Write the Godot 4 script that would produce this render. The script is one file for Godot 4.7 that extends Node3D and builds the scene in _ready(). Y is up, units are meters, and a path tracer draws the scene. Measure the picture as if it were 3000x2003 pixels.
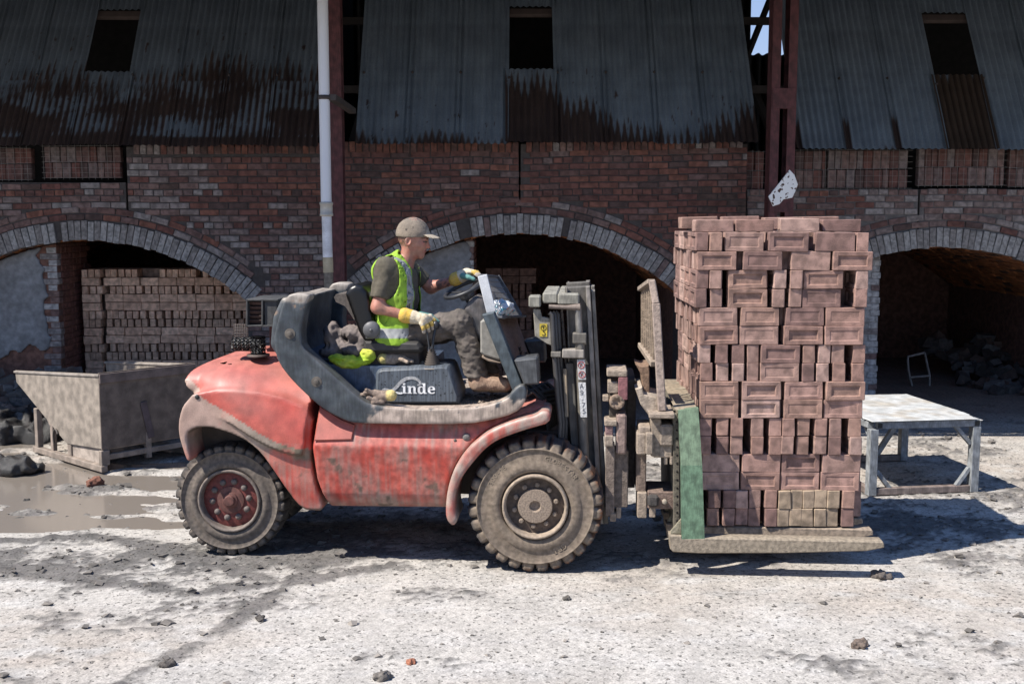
extends Node3D
# A brickworks yard: a forklift carries a stack of bricks past a row of arched kiln chambers.
# Units are metres, y is up; the kiln front faces +z and the camera stands in the yard.

var rng := RandomNumberGenerator.new()
var used := {}
var tex := {}
var mats := {}


class Maker:  # collects triangles; faces are given counter-clockwise as seen from outside
	var st := SurfaceTool.new()
	var group := 1
	var color := Color.WHITE
	var count := 0

	func _init() -> void:
		st.begin(Mesh.PRIMITIVE_TRIANGLES)
		st.set_smooth_group(-1)
		st.set_color(color)

	func tint(c: Color) -> void:
		color = c
		st.set_color(c)

	func flat() -> void:
		st.set_smooth_group(-1)

	func smooth() -> void:
		group += 1
		st.set_smooth_group(group)

	func tri(a: Vector3, b: Vector3, c: Vector3) -> void:
		st.add_vertex(a)
		st.add_vertex(c)
		st.add_vertex(b)
		count += 1

	func quad(a: Vector3, b: Vector3, c: Vector3, d: Vector3) -> void:
		tri(a, b, c)
		tri(a, c, d)

	func mesh() -> ArrayMesh:
		st.generate_normals()
		return st.commit()

	# a box with chamfered edges: 44 triangles; with bevel 0 the plain 12
	func box(at: Transform3D, size: Vector3, bevel := 0.004) -> void:
		flat()
		var h := size / 2.0
		var b := minf(bevel, minf(h.x, minf(h.y, h.z)) * 0.8)
		if b <= 0.0:
			var c := []
			for i in 8:
				c.append(at * Vector3(h.x if i & 1 else -h.x, h.y if i & 2 else -h.y, h.z if i & 4 else -h.z))
			quad(c[4], c[5], c[7], c[6])
			quad(c[1], c[0], c[2], c[3])
			quad(c[5], c[1], c[3], c[7])
			quad(c[0], c[4], c[6], c[2])
			quad(c[6], c[7], c[3], c[2])
			quad(c[0], c[1], c[5], c[4])
			return
		var fx := []  # for each corner the three chamfer points (x-face, y-face, z-face)
		for i in 8:
			var s := Vector3(1 if i & 1 else -1, 1 if i & 2 else -1, 1 if i & 4 else -1)
			fx.append([at * (s * Vector3(h.x, h.y - b, h.z - b)), at * (s * Vector3(h.x - b, h.y, h.z - b)), at * (s * Vector3(h.x - b, h.y - b, h.z))])
		quad(fx[4][2], fx[5][2], fx[7][2], fx[6][2])
		quad(fx[1][2], fx[0][2], fx[2][2], fx[3][2])
		quad(fx[5][0], fx[1][0], fx[3][0], fx[7][0])
		quad(fx[0][0], fx[4][0], fx[6][0], fx[2][0])
		quad(fx[6][1], fx[7][1], fx[3][1], fx[2][1])
		quad(fx[0][1], fx[1][1], fx[5][1], fx[4][1])
		# edges along x, y, z
		quad(fx[6][2], fx[7][2], fx[7][1], fx[6][1])
		quad(fx[2][1], fx[3][1], fx[3][2], fx[2][2])
		quad(fx[4][1], fx[5][1], fx[5][2], fx[4][2])
		quad(fx[0][2], fx[1][2], fx[1][1], fx[0][1])
		quad(fx[5][2], fx[5][0], fx[7][0], fx[7][2])
		quad(fx[4][0], fx[4][2], fx[6][2], fx[6][0])
		quad(fx[1][0], fx[1][2], fx[3][2], fx[3][0])
		quad(fx[0][2], fx[0][0], fx[2][0], fx[2][2])
		quad(fx[7][0], fx[3][0], fx[3][1], fx[7][1])
		quad(fx[2][0], fx[6][0], fx[6][1], fx[2][1])
		quad(fx[5][1], fx[1][1], fx[1][0], fx[5][0])
		quad(fx[0][1], fx[4][1], fx[4][0], fx[0][0])
		for i in 8:
			var odd := (int(i & 1 > 0) + int(i & 2 > 0) + int(i & 4 > 0)) % 2 == 1
			if odd:
				tri(fx[i][0], fx[i][1], fx[i][2])
			else:
				tri(fx[i][0], fx[i][2], fx[i][1])

	# a block between two corner points of a side view (x, y), from z0 to z1
	func slab(a: Vector2, b: Vector2, z0: float, z1: float, bevel := 0.004) -> void:
		var c := (a + b) / 2.0
		box(Transform3D(Basis(), Vector3(c.x, c.y, (z0 + z1) / 2.0)), Vector3(absf(a.x - b.x), absf(a.y - b.y), absf(z1 - z0)), bevel)

	# a straight bar of rectangular section from a to b
	func bar(a: Vector3, b: Vector3, w: float, d: float, bevel := 0.003, up := Vector3.UP) -> void:
		var y := (b - a).normalized()
		var x := up.cross(y)
		if x.length() < 0.01:
			x = Vector3.RIGHT
		x = x.normalized()
		box(Transform3D(Basis(x, y, x.cross(y)), (a + b) / 2.0), Vector3(w, a.distance_to(b), d), bevel)

	# an outline (x, y) given a depth from z0 to z1, its rims chamfered, corners under 40 degrees smoothed
	func prism(outline: Array, z0: float, z1: float, bevel := 0.004, at := Transform3D()) -> void:
		var p := PackedVector2Array(outline)
		if Geometry2D.is_polygon_clockwise(p):
			p.reverse()
		var n := p.size()
		var inner := PackedVector2Array()
		var soft := []
		for i in n:
			var e0 := (p[i] - p[(i + n - 1) % n]).normalized()
			var e1 := (p[(i + 1) % n] - p[i]).normalized()
			var n0 := Vector2(-e0.y, e0.x)
			var n1 := Vector2(-e1.y, e1.x)
			var m := (n0 + n1)
			m = m / maxf(0.5, m.dot(n0)) if m.length() > 0.01 else n0
			inner.append(p[i] + m * bevel)
			soft.append(e0.dot(e1) > 0.76)
		var zb := minf(bevel, absf(z1 - z0) * 0.4)
		smooth()
		for i in n:
			var j := (i + 1) % n
			if not soft[i]:
				smooth()
			quad(at * Vector3(p[i].x, p[i].y, z1 - zb), at * Vector3(p[i].x, p[i].y, z0 + zb), at * Vector3(p[j].x, p[j].y, z0 + zb), at * Vector3(p[j].x, p[j].y, z1 - zb))
			if bevel > 0.0:
				quad(at * Vector3(inner[i].x, inner[i].y, z1), at * Vector3(p[i].x, p[i].y, z1 - zb), at * Vector3(p[j].x, p[j].y, z1 - zb), at * Vector3(inner[j].x, inner[j].y, z1))
				quad(at * Vector3(p[i].x, p[i].y, z0 + zb), at * Vector3(inner[i].x, inner[i].y, z0), at * Vector3(inner[j].x, inner[j].y, z0), at * Vector3(p[j].x, p[j].y, z0 + zb))
		flat()
		var cap := Geometry2D.triangulate_polygon(inner if bevel > 0.0 else p)
		var q := inner if bevel > 0.0 else p
		if cap.is_empty():
			cap = Geometry2D.triangulate_polygon(p)
			q = p
		for i in range(0, cap.size(), 3):
			var a := q[cap[i]]
			var b := q[cap[i + 1]]
			var c := q[cap[i + 2]]
			if (b - a).cross(c - a) < 0.0:
				var s := b
				b = c
				c = s
			tri(at * Vector3(a.x, a.y, z1), at * Vector3(b.x, b.y, z1), at * Vector3(c.x, c.y, z1))
			tri(at * Vector3(a.x, a.y, z0), at * Vector3(c.x, c.y, z0), at * Vector3(b.x, b.y, z0))

	# a round tube through points, radius one number or one per point
	func tube(path: Array, radius, sides := 8, capped := true) -> void:
		var rings := []
		var up := Vector3.ZERO
		for i in path.size():
			var d: Vector3 = (path[mini(i + 1, path.size() - 1)] - path[maxi(i - 1, 0)]).normalized()
			if up == Vector3.ZERO:
				up = d.cross(Vector3.FORWARD if absf(d.z) < 0.9 else Vector3.UP).normalized()
			up = (up - d * up.dot(d)).normalized()
			var w := d.cross(up)
			var r: float = radius[i] if radius is Array else radius
			var ring := []
			for k in sides:
				var t := TAU * k / sides
				ring.append(path[i] + (up * cos(t) + w * sin(t)) * r)
			rings.append(ring)
		smooth()
		for i in rings.size() - 1:
			for k in sides:
				var l := (k + 1) % sides
				quad(rings[i][k], rings[i][l], rings[i + 1][l], rings[i + 1][k])
		if capped:
			flat()
			var z: int = rings.size() - 1
			for k in range(1, sides - 1):
				tri(rings[0][0], rings[0][k + 1], rings[0][k])
				tri(rings[z][0], rings[z][k], rings[z][k + 1])

	# a turned shape: profile of (radius, height) along the local y of «at»; bottom to top on the outside
	func lathe(profile: Array, at := Transform3D(), segs := 24, sharp := false) -> void:
		smooth()
		for i in profile.size() - 1:
			if sharp:
				smooth()
			var p: Vector2 = profile[i]
			var q: Vector2 = profile[i + 1]
			for k in segs:
				var t := TAU * k / segs
				var u := TAU * (k + 1) / segs
				var a := at * Vector3(p.x * cos(t), p.y, -p.x * sin(t))
				var b := at * Vector3(p.x * cos(u), p.y, -p.x * sin(u))
				var c := at * Vector3(q.x * cos(u), q.y, -q.x * sin(u))
				var d := at * Vector3(q.x * cos(t), q.y, -q.x * sin(t))
				if p.x < 1e-5:
					tri(a, c, d)
				elif q.x < 1e-5:
					tri(a, b, c)
				else:
					quad(a, b, c, d)

	func ball(c: Vector3, r: Vector3, segs := 10) -> void:
		var prof := []
		for i in segs / 2 + 1:
			var t := -PI / 2 + PI * i / (segs / 2)
			prof.append(Vector2(cos(t) if i > 0 and i < segs / 2 else 0.0, sin(t)))
		lathe(prof, Transform3D(Basis.from_scale(r), c), segs)


func numbered(called: String) -> String:
	used[called] = used.get(called, -1) + 1
	return called if used[called] == 0 else "%s_%03d" % [called, used[called]]


func tag(o: Node3D, label: String, category := "", group := "", kind := "") -> Node3D:
	if label:
		o.set_meta("label", label)
	if category:
		o.set_meta("category", category)
	if group:
		o.set_meta("group", group)
	if kind:
		o.set_meta("kind", kind)
	return o


func thing(called: String, label: String, category: String, at := Transform3D(), group := "") -> Node3D:
	var o := Node3D.new()
	o.name = numbered(called)
	o.transform = at
	add_child(o)
	return tag(o, label, category, group)


# one named mesh; a part when it has a parent, else a thing or a piece of the setting
func put(called: String, shape, m: Material, parent: Node3D = null, at := Transform3D()) -> MeshInstance3D:
	var o := MeshInstance3D.new()
	o.mesh = shape.mesh() if shape is Maker else shape
	o.material_override = m
	o.transform = at
	if parent == null:
		o.name = numbered(called)
		add_child(o)
	else:
		o.name = called
		parent.add_child(o, true)
	return o


func lin(r: float, g: float, b: float) -> Color:
	return Color(r, g, b).linear_to_srgb()


func noise(s: int, freq: float, octaves := 4, kind := FastNoiseLite.TYPE_SIMPLEX_SMOOTH) -> FastNoiseLite:
	var n := FastNoiseLite.new()
	n.seed = s
	n.frequency = freq
	n.noise_type = kind
	n.fractal_type = FastNoiseLite.FRACTAL_FBM
	n.fractal_octaves = octaves
	return n


# a seamless grey picture of noise, its values bent by a curve from lo to hi
func noise_picture(s: int, side: int, freq: float, octaves: int, lo: float, hi: float, sharpen := 1.0, stretch := 1, kind := FastNoiseLite.TYPE_SIMPLEX_SMOOTH) -> Image:
	var im := noise(s, freq, octaves, kind).get_seamless_image(side, side / stretch)
	im.convert(Image.FORMAT_L8)
	var d := im.get_data()
	for i in d.size():
		var v := clampf((d[i] / 255.0 - 0.5) * sharpen + 0.5, 0.0, 1.0)
		d[i] = int(255.0 * lerpf(lo, hi, v))
	im = Image.create_from_data(side, side / stretch, false, Image.FORMAT_L8, d)
	if stretch > 1:
		im.resize(side, side, Image.INTERPOLATE_CUBIC)
	return im


# sparse darker flecks: where the noise passes a threshold the picture drops to «dark»
func specks(s: int, side: int, freq: float, above: float, dark: float) -> Image:
	var im := noise(s, freq, 5).get_seamless_image(side, side)
	im.convert(Image.FORMAT_L8)
	var d := im.get_data()
	for i in d.size():
		d[i] = int(255.0 * lerpf(1.0, dark, clampf((d[i] / 255.0 - above) * 14.0, 0.0, 1.0)))
	return Image.create_from_data(side, side, false, Image.FORMAT_L8, d)


func blend(a: Image, b: Image) -> Image:  # product of two grey pictures
	var x := a.get_data()
	var y := b.get_data()
	for i in x.size():
		x[i] = x[i] * y[i] / 255
	return Image.create_from_data(a.get_width(), a.get_height(), false, Image.FORMAT_L8, x)


func make_textures() -> void:
	var soft := noise_picture(1, 512, 0.010, 6, 0.84, 1.0, 1.5)
	var fine := noise_picture(2, 512, 0.12, 4, 0.90, 1.0, 1.5)
	var pics := {
		"mottle": blend(soft, fine), "clay": blend(blend(noise_picture(5, 512, 0.012, 6, 0.78, 1.0, 1.8), noise_picture(6, 512, 0.2, 3, 0.84, 1.0, 1.8)), noise_picture(26, 512, 0.006, 3, 0.84, 1.0, 1.8)),
		"streak": blend(noise_picture(7, 512, 0.04, 5, 0.76, 1.0, 1.8, 16), specks(28, 512, 0.02, 0.73, 0.5)),
		"rough": noise_picture(8, 512, 0.09, 5, 0.0, 1.0, 1.5), "lumps": noise_picture(9, 512, 0.045, 6, 0.0, 1.0, 1.4),
		"pits": blend(noise_picture(3, 512, 0.015, 6, 0.78, 1.0, 1.8), noise_picture(10, 512, 0.2, 4, 0.84, 1.0, 1.6)), "scratch": blend(noise_picture(11, 512, 0.008, 6, 0.76, 1.0, 1.7), noise_picture(12, 512, 0.05, 5, 0.84, 1.0, 1.6, 8)),
		"earth": blend(blend(noise_picture(13, 1024, 0.03, 6, 0.86, 1.0, 1.8), noise_picture(14, 1024, 0.10, 6, 0.86, 1.0, 2.2)), blend(noise_picture(15, 1024, 0.004, 3, 0.92, 1.0, 1.8), specks(27, 1024, 0.035, 0.71, 0.62))),
		"earth_relief": noise_picture(16, 1024, 0.06, 7, 0.0, 1.0, 1.6),
	}
	for k in pics:
		if k not in ["rough", "lumps", "earth_relief"]:  # an even mean, so that base colours stay true
			var d: PackedByteArray = pics[k].get_data()
			var sum := 0
			for v in d:
				sum += v
			var gain := 222.0 * d.size() / sum
			for i in d.size():
				d[i] = mini(255, int(d[i] * gain))
			pics[k] = Image.create_from_data(pics[k].get_width(), pics[k].get_height(), false, Image.FORMAT_L8, d)
		tex[k] = ImageTexture.create_from_image(pics[k])


# a surface: real-world base colour (linear), a grey texture that mottles it and a relief of some millimetres
func mat(c: Array, rough := 0.8, grey := "mottle", size := 0.7, relief := "", mm := 1.0, metal := 0.0, in_world := false) -> StandardMaterial3D:
	var key := str([c, rough, grey, size, relief, mm, metal, in_world])
	if mats.has(key):
		return mats[key]
	var m := StandardMaterial3D.new()
	var gain := 1.36 if grey else 1.0  # the grey textures average 0.74
	m.albedo_color = lin(minf(1.0, c[0] * gain), minf(1.0, c[1] * gain), minf(1.0, c[2] * gain))
	m.roughness = rough
	m.metallic = metal
	m.vertex_color_use_as_albedo = true
	m.uv1_triplanar = true
	m.uv1_world_triplanar = in_world
	m.uv1_scale = Vector3.ONE / size
	if grey:
		m.albedo_texture = tex[grey]
	if relief:
		m.heightmap_enabled = true
		m.heightmap_texture = tex[relief]
		m.heightmap_scale = mm * 0.05
	mats[key] = m
	return m


# corner-cutting: rounds an outline without moving it much
func softened(a: Array, times := 2, closed := true) -> PackedVector2Array:
	var p := PackedVector2Array(a)
	for t in times:
		var q := PackedVector2Array()
		var n := p.size()
		if not closed:
			q.append(p[0])
		for i in (n if closed else n - 1):
			var b := p[(i + 1) % n]
			q.append(p[i].lerp(b, 0.25))
			q.append(p[i].lerp(b, 0.75))
		if not closed:
			q.append(p[n - 1])
		p = q
	return p


# --- solids given by a distance function, meshed as surface nets -------------------------------------------------
func poly_distance(p: Vector2, v: PackedVector2Array) -> float:  # signed, negative inside
	var d := (p - v[0]).length_squared()
	var s := 1.0
	var j := v.size() - 1
	for i in v.size():
		var e := v[j] - v[i]
		var w := p - v[i]
		d = minf(d, (w - e * clampf(w.dot(e) / e.length_squared(), 0.0, 1.0)).length_squared())
		var a := p.y >= v[i].y
		var b := p.y < v[j].y
		var c := e.x * w.y > e.y * w.x
		if (a and b and c) or (not a and not b and not c):
			s = -s
		j = i
	return s * sqrt(d)


func smin(a: float, b: float, k: float) -> float:
	var h := maxf(k - absf(a - b), 0.0) / k
	return minf(a, b) - h * h * k * 0.25


func capsule(p: Vector3, a: Vector3, b: Vector3, ra: float, rb: float) -> float:
	var ab := b - a
	var t := clampf((p - a).dot(ab) / ab.length_squared(), 0.0, 1.0)
	return (p - a - ab * t).length() - lerpf(ra, rb, t)


func ellipsoid(p: Vector3, c: Vector3, r: Vector3) -> float:
	var q := (p - c)
	var k0 := (q / r).length()
	var k1 := (q / (r * r)).length()
	return k0 * (k0 - 1.0) / maxf(k1, 1e-6)


func chain(p: Vector3, bones: Array, k: float) -> float:
	var d := 1e9
	for b in bones:
		d = smin(d, capsule(p, b[0], b[1], b[2], b[3]), k)
	return d


# rounded extrusion: dz is the distance past the flank along z
func extruded(d2: float, dz: float, r: float) -> float:
	var x := d2 + r
	var y := dz + r
	return minf(maxf(x, y), 0.0) + Vector2(maxf(x, 0.0), maxf(y, 0.0)).length() - r


func nets(f: Callable, lo: Vector3, hi: Vector3, h: float, paint = null, slack := 1.25) -> ArrayMesh:
	var b := 4
	var nx := int(ceil((hi.x - lo.x) / h / b)) * b
	var ny := int(ceil((hi.y - lo.y) / h / b)) * b
	var nz := int(ceil((hi.z - lo.z) / h / b)) * b
	var sx := nx + 1
	var sxy := (nx + 1) * (ny + 1)
	var val := PackedFloat32Array()
	val.resize(sxy * (nz + 1))
	val.fill(INF)
	var at_cell := PackedInt32Array()
	at_cell.resize(sxy * (nz + 1))
	at_cell.fill(-1)
	var blocks := []
	var reach := h * b * 0.5 * 1.7321 * slack + h
	for bz in range(0, nz, b):
		for by in range(0, ny, b):
			for bx in range(0, nx, b):
				if absf(f.call(lo + Vector3(bx + b * 0.5, by + b * 0.5, bz + b * 0.5) * h)) > reach:
					continue
				blocks.append(Vector3i(bx, by, bz))
				for z in range(bz, bz + b + 1):
					for y in range(by, by + b + 1):
						for x in range(bx, bx + b + 1):
							var i := x + y * sx + z * sxy
							if val[i] == INF:
								val[i] = f.call(lo + Vector3(x, y, z) * h)
	var pos := PackedVector3Array()
	var cells := PackedInt32Array()
	var corner := [0, 1, sx, sx + 1, sxy, sxy + 1, sxy + sx, sxy + sx + 1]
	var edges := [[0, 1], [2, 3], [4, 5], [6, 7], [0, 2], [1, 3], [4, 6], [5, 7], [0, 4], [1, 5], [2, 6], [3, 7]]
	var off := []
	for k in 8:
		off.append(Vector3(k & 1, (k >> 1) & 1, (k >> 2) & 1))
	for q in blocks:
		for z in range(q.z, q.z + b):
			for y in range(q.y, q.y + b):
				for x in range(q.x, q.x + b):
					var i: int = x + y * sx + z * sxy
					var ins := 0
					for k in 8:
						if val[i + corner[k]] < 0.0:
							ins += 1
					if ins == 0 or ins == 8:
						continue
					var sum := Vector3.ZERO
					var n := 0
					for e in edges:
						var v0 := val[i + corner[e[0]]]
						var v1 := val[i + corner[e[1]]]
						if (v0 < 0.0) != (v1 < 0.0):
							sum += (off[e[0]] as Vector3).lerp(off[e[1]], v0 / (v0 - v1))
							n += 1
					at_cell[i] = pos.size()
					pos.append(lo + (Vector3(x, y, z) + sum / n) * h)
					cells.append(i)
	var index := PackedInt32Array()
	var steps := [1, sx, sxy]
	for i in cells:
		for a in 3:
			var e: int = steps[a]
			if (val[i] < 0.0) == (val[i + e] < 0.0):
				continue
			var u: int = steps[(a + 1) % 3]
			var w: int = steps[(a + 2) % 3]
			if i - u - w < 0:
				continue
			var p0 := at_cell[i]
			var p1 := at_cell[i - u]
			var p2 := at_cell[i - u - w]
			var p3 := at_cell[i - w]
			if p1 < 0 or p2 < 0 or p3 < 0:
				continue
			if val[i] < 0.0:
				index.append_array([p0, p2, p1, p0, p3, p2])
			else:
				index.append_array([p0, p1, p2, p0, p2, p3])
	var nor := PackedVector3Array()
	nor.resize(pos.size())
	for t in range(0, index.size(), 3):
		var fn := (pos[index[t + 2]] - pos[index[t]]).cross(pos[index[t + 1]] - pos[index[t]])
		nor[index[t]] += fn
		nor[index[t + 1]] += fn
		nor[index[t + 2]] += fn
	var col := PackedColorArray()
	col.resize(pos.size())
	for i in pos.size():
		nor[i] = nor[i].normalized()
		col[i] = paint.call(pos[i], nor[i]) if paint != null else Color.WHITE
	return arrays(pos, nor, col, index)


func arrays(pos: PackedVector3Array, nor: PackedVector3Array, col: PackedColorArray, index: PackedInt32Array) -> ArrayMesh:
	var a := []
	a.resize(Mesh.ARRAY_MAX)
	a[Mesh.ARRAY_VERTEX] = pos
	a[Mesh.ARRAY_NORMAL] = nor
	a[Mesh.ARRAY_COLOR] = col
	a[Mesh.ARRAY_INDEX] = index
	var m := ArrayMesh.new()
	m.add_surface_from_arrays(Mesh.PRIMITIVE_TRIANGLES, a)
	return m


# lettering: the glyph outlines of a system font as thin solid letters
func letters(words: String, height: float, depth: float, font_name := "Droid Sans", bold := false, italic := false) -> TextMesh:
	var f := SystemFont.new()
	f.font_names = [font_name]
	f.font_weight = 700 if bold else 400
	f.font_italic = italic
	var t := TextMesh.new()
	t.text = words
	t.font = f
	t.font_size = 64
	t.pixel_size = height / 64.0
	t.depth = depth
	return t



func _ready() -> void:
	rng.seed = 7
	# camera: a standing photographer on a low step, looking a little down
	var cam := Camera3D.new()
	cam.name = "camera"
	cam.position = Vector3(0, 2.23, 0)
	cam.rotation_degrees = Vector3(-6.4, 0, 0)
	cam.fov = 34.53
	cam.near = 0.05
	cam.far = 2000.0
	add_child(cam)
	cam.current = true
	# sky, haze-free summer noon
	var sky_look := ProceduralSkyMaterial.new()
	sky_look.sky_top_color = Color(0.40, 0.56, 0.82)
	sky_look.sky_horizon_color = Color(0.80, 0.87, 0.95)
	sky_look.sky_curve = 0.14
	sky_look.ground_horizon_color = Color(0.6, 0.6, 0.58)
	sky_look.ground_bottom_color = Color(0.4, 0.38, 0.35)
	sky_look.sky_energy_multiplier = 0.82
	var sky := Sky.new()
	sky.sky_material = sky_look
	var env := Environment.new()
	env.background_mode = Environment.BG_SKY
	env.sky = sky
	env.tonemap_mode = Environment.TONE_MAPPER_LINEAR
	env.tonemap_exposure = 1.78
	env.sdfgi_enabled = true
	env.ssao_enabled = true
	env.ssil_enabled = true
	var we := WorldEnvironment.new()
	we.name = "environment"
	we.environment = env
	add_child(we)
	# sun: high, from the left and a little from the yard side
	var sun := DirectionalLight3D.new()
	sun.name = "sun"
	var to_sun := Vector3(-0.553, 0.79, 0.262).normalized()
	add_child(sun)
	sun.look_at_from_position(to_sun * 50.0, Vector3.ZERO, Vector3.FORWARD)
	sun.light_energy = 1.6
	sun.light_color = Color(1.0, 0.975, 0.94)
	sun.light_angular_distance = 0.5
	sun.shadow_enabled = true

	make_textures()
	build_ground()
	build_kiln()
	build_yard()
	build_truck()
	build_load()
	build_person()
	build_small_things()


# --- ground -----------------------------------------------------------------------------------------------------
var n_mud := noise(31, 0.55, 5)
var n_patch := noise(32, 1.6, 5)
var n_lump := noise(33, 5.0, 4)
var n_fine := noise(34, 14.0, 3)
var n_tone := noise(35, 0.3, 3)
var tracks := [
	[Vector3(-1.267, 0, -7.085), Vector3(-1.392, 0, -6.487), Vector3(-1.595, 0, -5.763), Vector3(-1.836, 0, -5.262), Vector3(-2.026, 0, -4.803)],
	[Vector3(-0.818, 0, -6.918), Vector3(-1.27, 0, -6.614), Vector3(-1.927, 0, -6.395), Vector3(-2.646, 0, -6.614), Vector3(-3.555, 0, -6.954)],
	[Vector3(-4.016, 0, -7.409), Vector3(-2.896, 0, -7.574), Vector3(-2.142, 0, -7.137), Vector3(-1.482, 0, -6.614)],
]


func track_near(p: Vector2) -> float:
	var d := 9.0
	for t in tracks:
		for i in t.size() - 1:
			var a := Vector2(t[i].x, t[i].z)
			var b := Vector2(t[i + 1].x, t[i + 1].z)
			d = minf(d, p.distance_to(Geometry2D.get_closest_point_to_segment(p, a, b)))
	return d


func mud_at(x: float, z: float) -> float:  # 0 dry dust, 1 dark mud
	var left := clampf((0.2 - x) / 2.6, 0.0, 1.0)
	var far := clampf((-5.6 - z) / 1.2, 0.0, 1.0)
	var reach := clampf(left * (0.35 + 0.65 * far), 0.0, 1.0)
	var far_right := clampf((x - 1.0) / 1.5, 0.0, 1.0) * clampf((-6.2 - z) / 1.0, 0.0, 1.0)
	var v := n_mud.get_noise_2d(x * 1.0, z * 1.7) * 0.9 + n_patch.get_noise_2d(x * 1.1, z * 1.6) * 0.75 + n_fine.get_noise_2d(x * 0.8, z) * 0.6
	v += reach * 0.50 + far_right * 0.22 - 0.46
	# mud mask raised, so darker ground, in a band under and behind the truck
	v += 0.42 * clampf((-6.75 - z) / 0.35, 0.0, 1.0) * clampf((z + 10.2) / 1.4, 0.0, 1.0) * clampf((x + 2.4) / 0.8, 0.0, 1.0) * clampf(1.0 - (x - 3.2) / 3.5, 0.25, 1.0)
	if z < -4.2 and z > -9.0 and x < 1.5:
		v += 1.0 * exp(-pow(track_near(Vector2(x, z)) / 0.075, 2.0))
	return clampf(v * 3.2, 0.0, 1.0)


var n_wet := noise(61, 0.7, 4)


func wet_at(x: float, z: float) -> float:  # hollows by the skip where slurry stands
	if x > -2.2 or z > -7.7 or z < -11.2:
		return 0.0
	return maxf(0.0, n_wet.get_noise_2d(x * 0.8, z * 1.8) + 0.34 - 0.20 * absf(z + 9.2) - 0.22 * maxf(0.0, x + 3.4))


func ground_y(x: float, z: float) -> float:
	if z > -4.0 or z < -13.5 or absf(x) > 7.5:
		return 0.0
	var m := mud_at(x, z)
	var y := n_lump.get_noise_2d(x, z) * (0.001 + 0.006 * m) + n_fine.get_noise_2d(x, z) * (0.001 + 0.006 * m)
	y += m * 0.006 + maxf(0.0, n_lump.get_noise_2d(x * 1.6 + 40.0, z * 1.6)) * m * 0.028
	return y - 0.008 - 0.035 * clampf(wet_at(x, z) * 4.0, 0.0, 1.0)


func build_ground() -> void:
	var xs := PackedFloat32Array()
	var zs := PackedFloat32Array()
	for v in [-600.0, -200.0, -80.0, -35.0, -18.0, -11.0, -9.0, -8.0]:
		xs.append(v)
	var v := -7.2
	while v < 7.2:
		xs.append(v)
		v += 0.032
	for w in [7.3, 8.0, 9.0, 11.0, 18.0, 35.0, 80.0, 200.0, 600.0]:
		xs.append(w)
	for w in [300.0, 100.0, 40.0, 15.0, 5.0, 0.0, -2.0, -3.2, -4.0]:
		zs.append(w)
	v = -4.5
	while v > -13.3:
		zs.append(v)
		v -= 0.03 if v > -9.0 else 0.05
	for w in [-14.0, -16.0, -20.0, -30.0, -60.0, -150.0, -600.0]:
		zs.append(w)
	var pos := PackedVector3Array()
	var col := PackedColorArray()
	for z in zs:
		for x in xs:
			pos.append(Vector3(x, ground_y(x, z), z))
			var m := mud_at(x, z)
			var t := n_tone.get_noise_2d(x, z * 1.5)
			var dry := Color(0.425, 0.40, 0.365).lerp(Color(0.385, 0.345, 0.30), clampf(t * 1.5 + 0.25 + clampf((-8.0 - z) / 3.0, 0.0, 0.5), 0.0, 1.0))
			dry = dry.lerp(Color(0.45, 0.43, 0.40), clampf(n_patch.get_noise_2d(x * 1.3 + 9.0, z * 2.4) * 1.8, 0.0, 1.0))
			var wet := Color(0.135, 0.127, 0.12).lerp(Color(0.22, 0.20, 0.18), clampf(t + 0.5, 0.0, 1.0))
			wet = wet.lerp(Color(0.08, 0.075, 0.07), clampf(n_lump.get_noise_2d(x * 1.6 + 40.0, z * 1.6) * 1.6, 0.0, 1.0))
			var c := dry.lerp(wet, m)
			if z < -11.8:
				c = c.lerp(Color(0.24, 0.175, 0.14), clampf((-11.8 - z) / 1.0, 0.0, 0.8))
			col.append(c)
	var w := xs.size()
	var index := PackedInt32Array()
	var nor := PackedVector3Array()
	nor.resize(pos.size())
	for j in zs.size():
		for i in w:
			var k := j * w + i
			var dx := pos[k + (1 if i < w - 1 else 0)] - pos[k - (1 if i > 0 else 0)]
			var dz := pos[k + (w if j < zs.size() - 1 else 0)] - pos[k - (w if j > 0 else 0)]
			nor[k] = dx.cross(dz).normalized()
			if i < w - 1 and j < zs.size() - 1:
				index.append_array([k, k + 1 + w, k + 1, k, k + w, k + 1 + w])
	for k in nor.size():
		if nor[k].y < 0.0:
			nor[k] = -nor[k]
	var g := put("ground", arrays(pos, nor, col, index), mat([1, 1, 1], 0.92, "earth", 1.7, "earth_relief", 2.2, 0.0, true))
	tag(g, "bleached yard ground of dried dust with dark mud patches and tyre tracks", "", "", "structure")



# --- the kiln: three bays of arched brick wall, their iron awnings, the shed roof over them ----------------------
const KZ := -13.0
const ARCH_R := 2.86
var brick_mats := []
var grey_mats := []
var stretcher_meshes := []
var header_meshes := []


func rough_brick(size: Vector3, s: int) -> ArrayMesh:  # a laid brick: chamfered, its corners knocked about a little
	var r := RandomNumberGenerator.new()
	r.seed = s
	var m := Maker.new()
	var b := Basis.from_euler(Vector3(r.randf_range(-0.02, 0.02), r.randf_range(-0.015, 0.015), r.randf_range(-0.012, 0.012)))
	m.box(Transform3D(b, Vector3.ZERO), size * Vector3(r.randf_range(0.985, 1.0), r.randf_range(0.96, 1.0), 1), r.randf_range(0.004, 0.008))
	return m.mesh()


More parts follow.
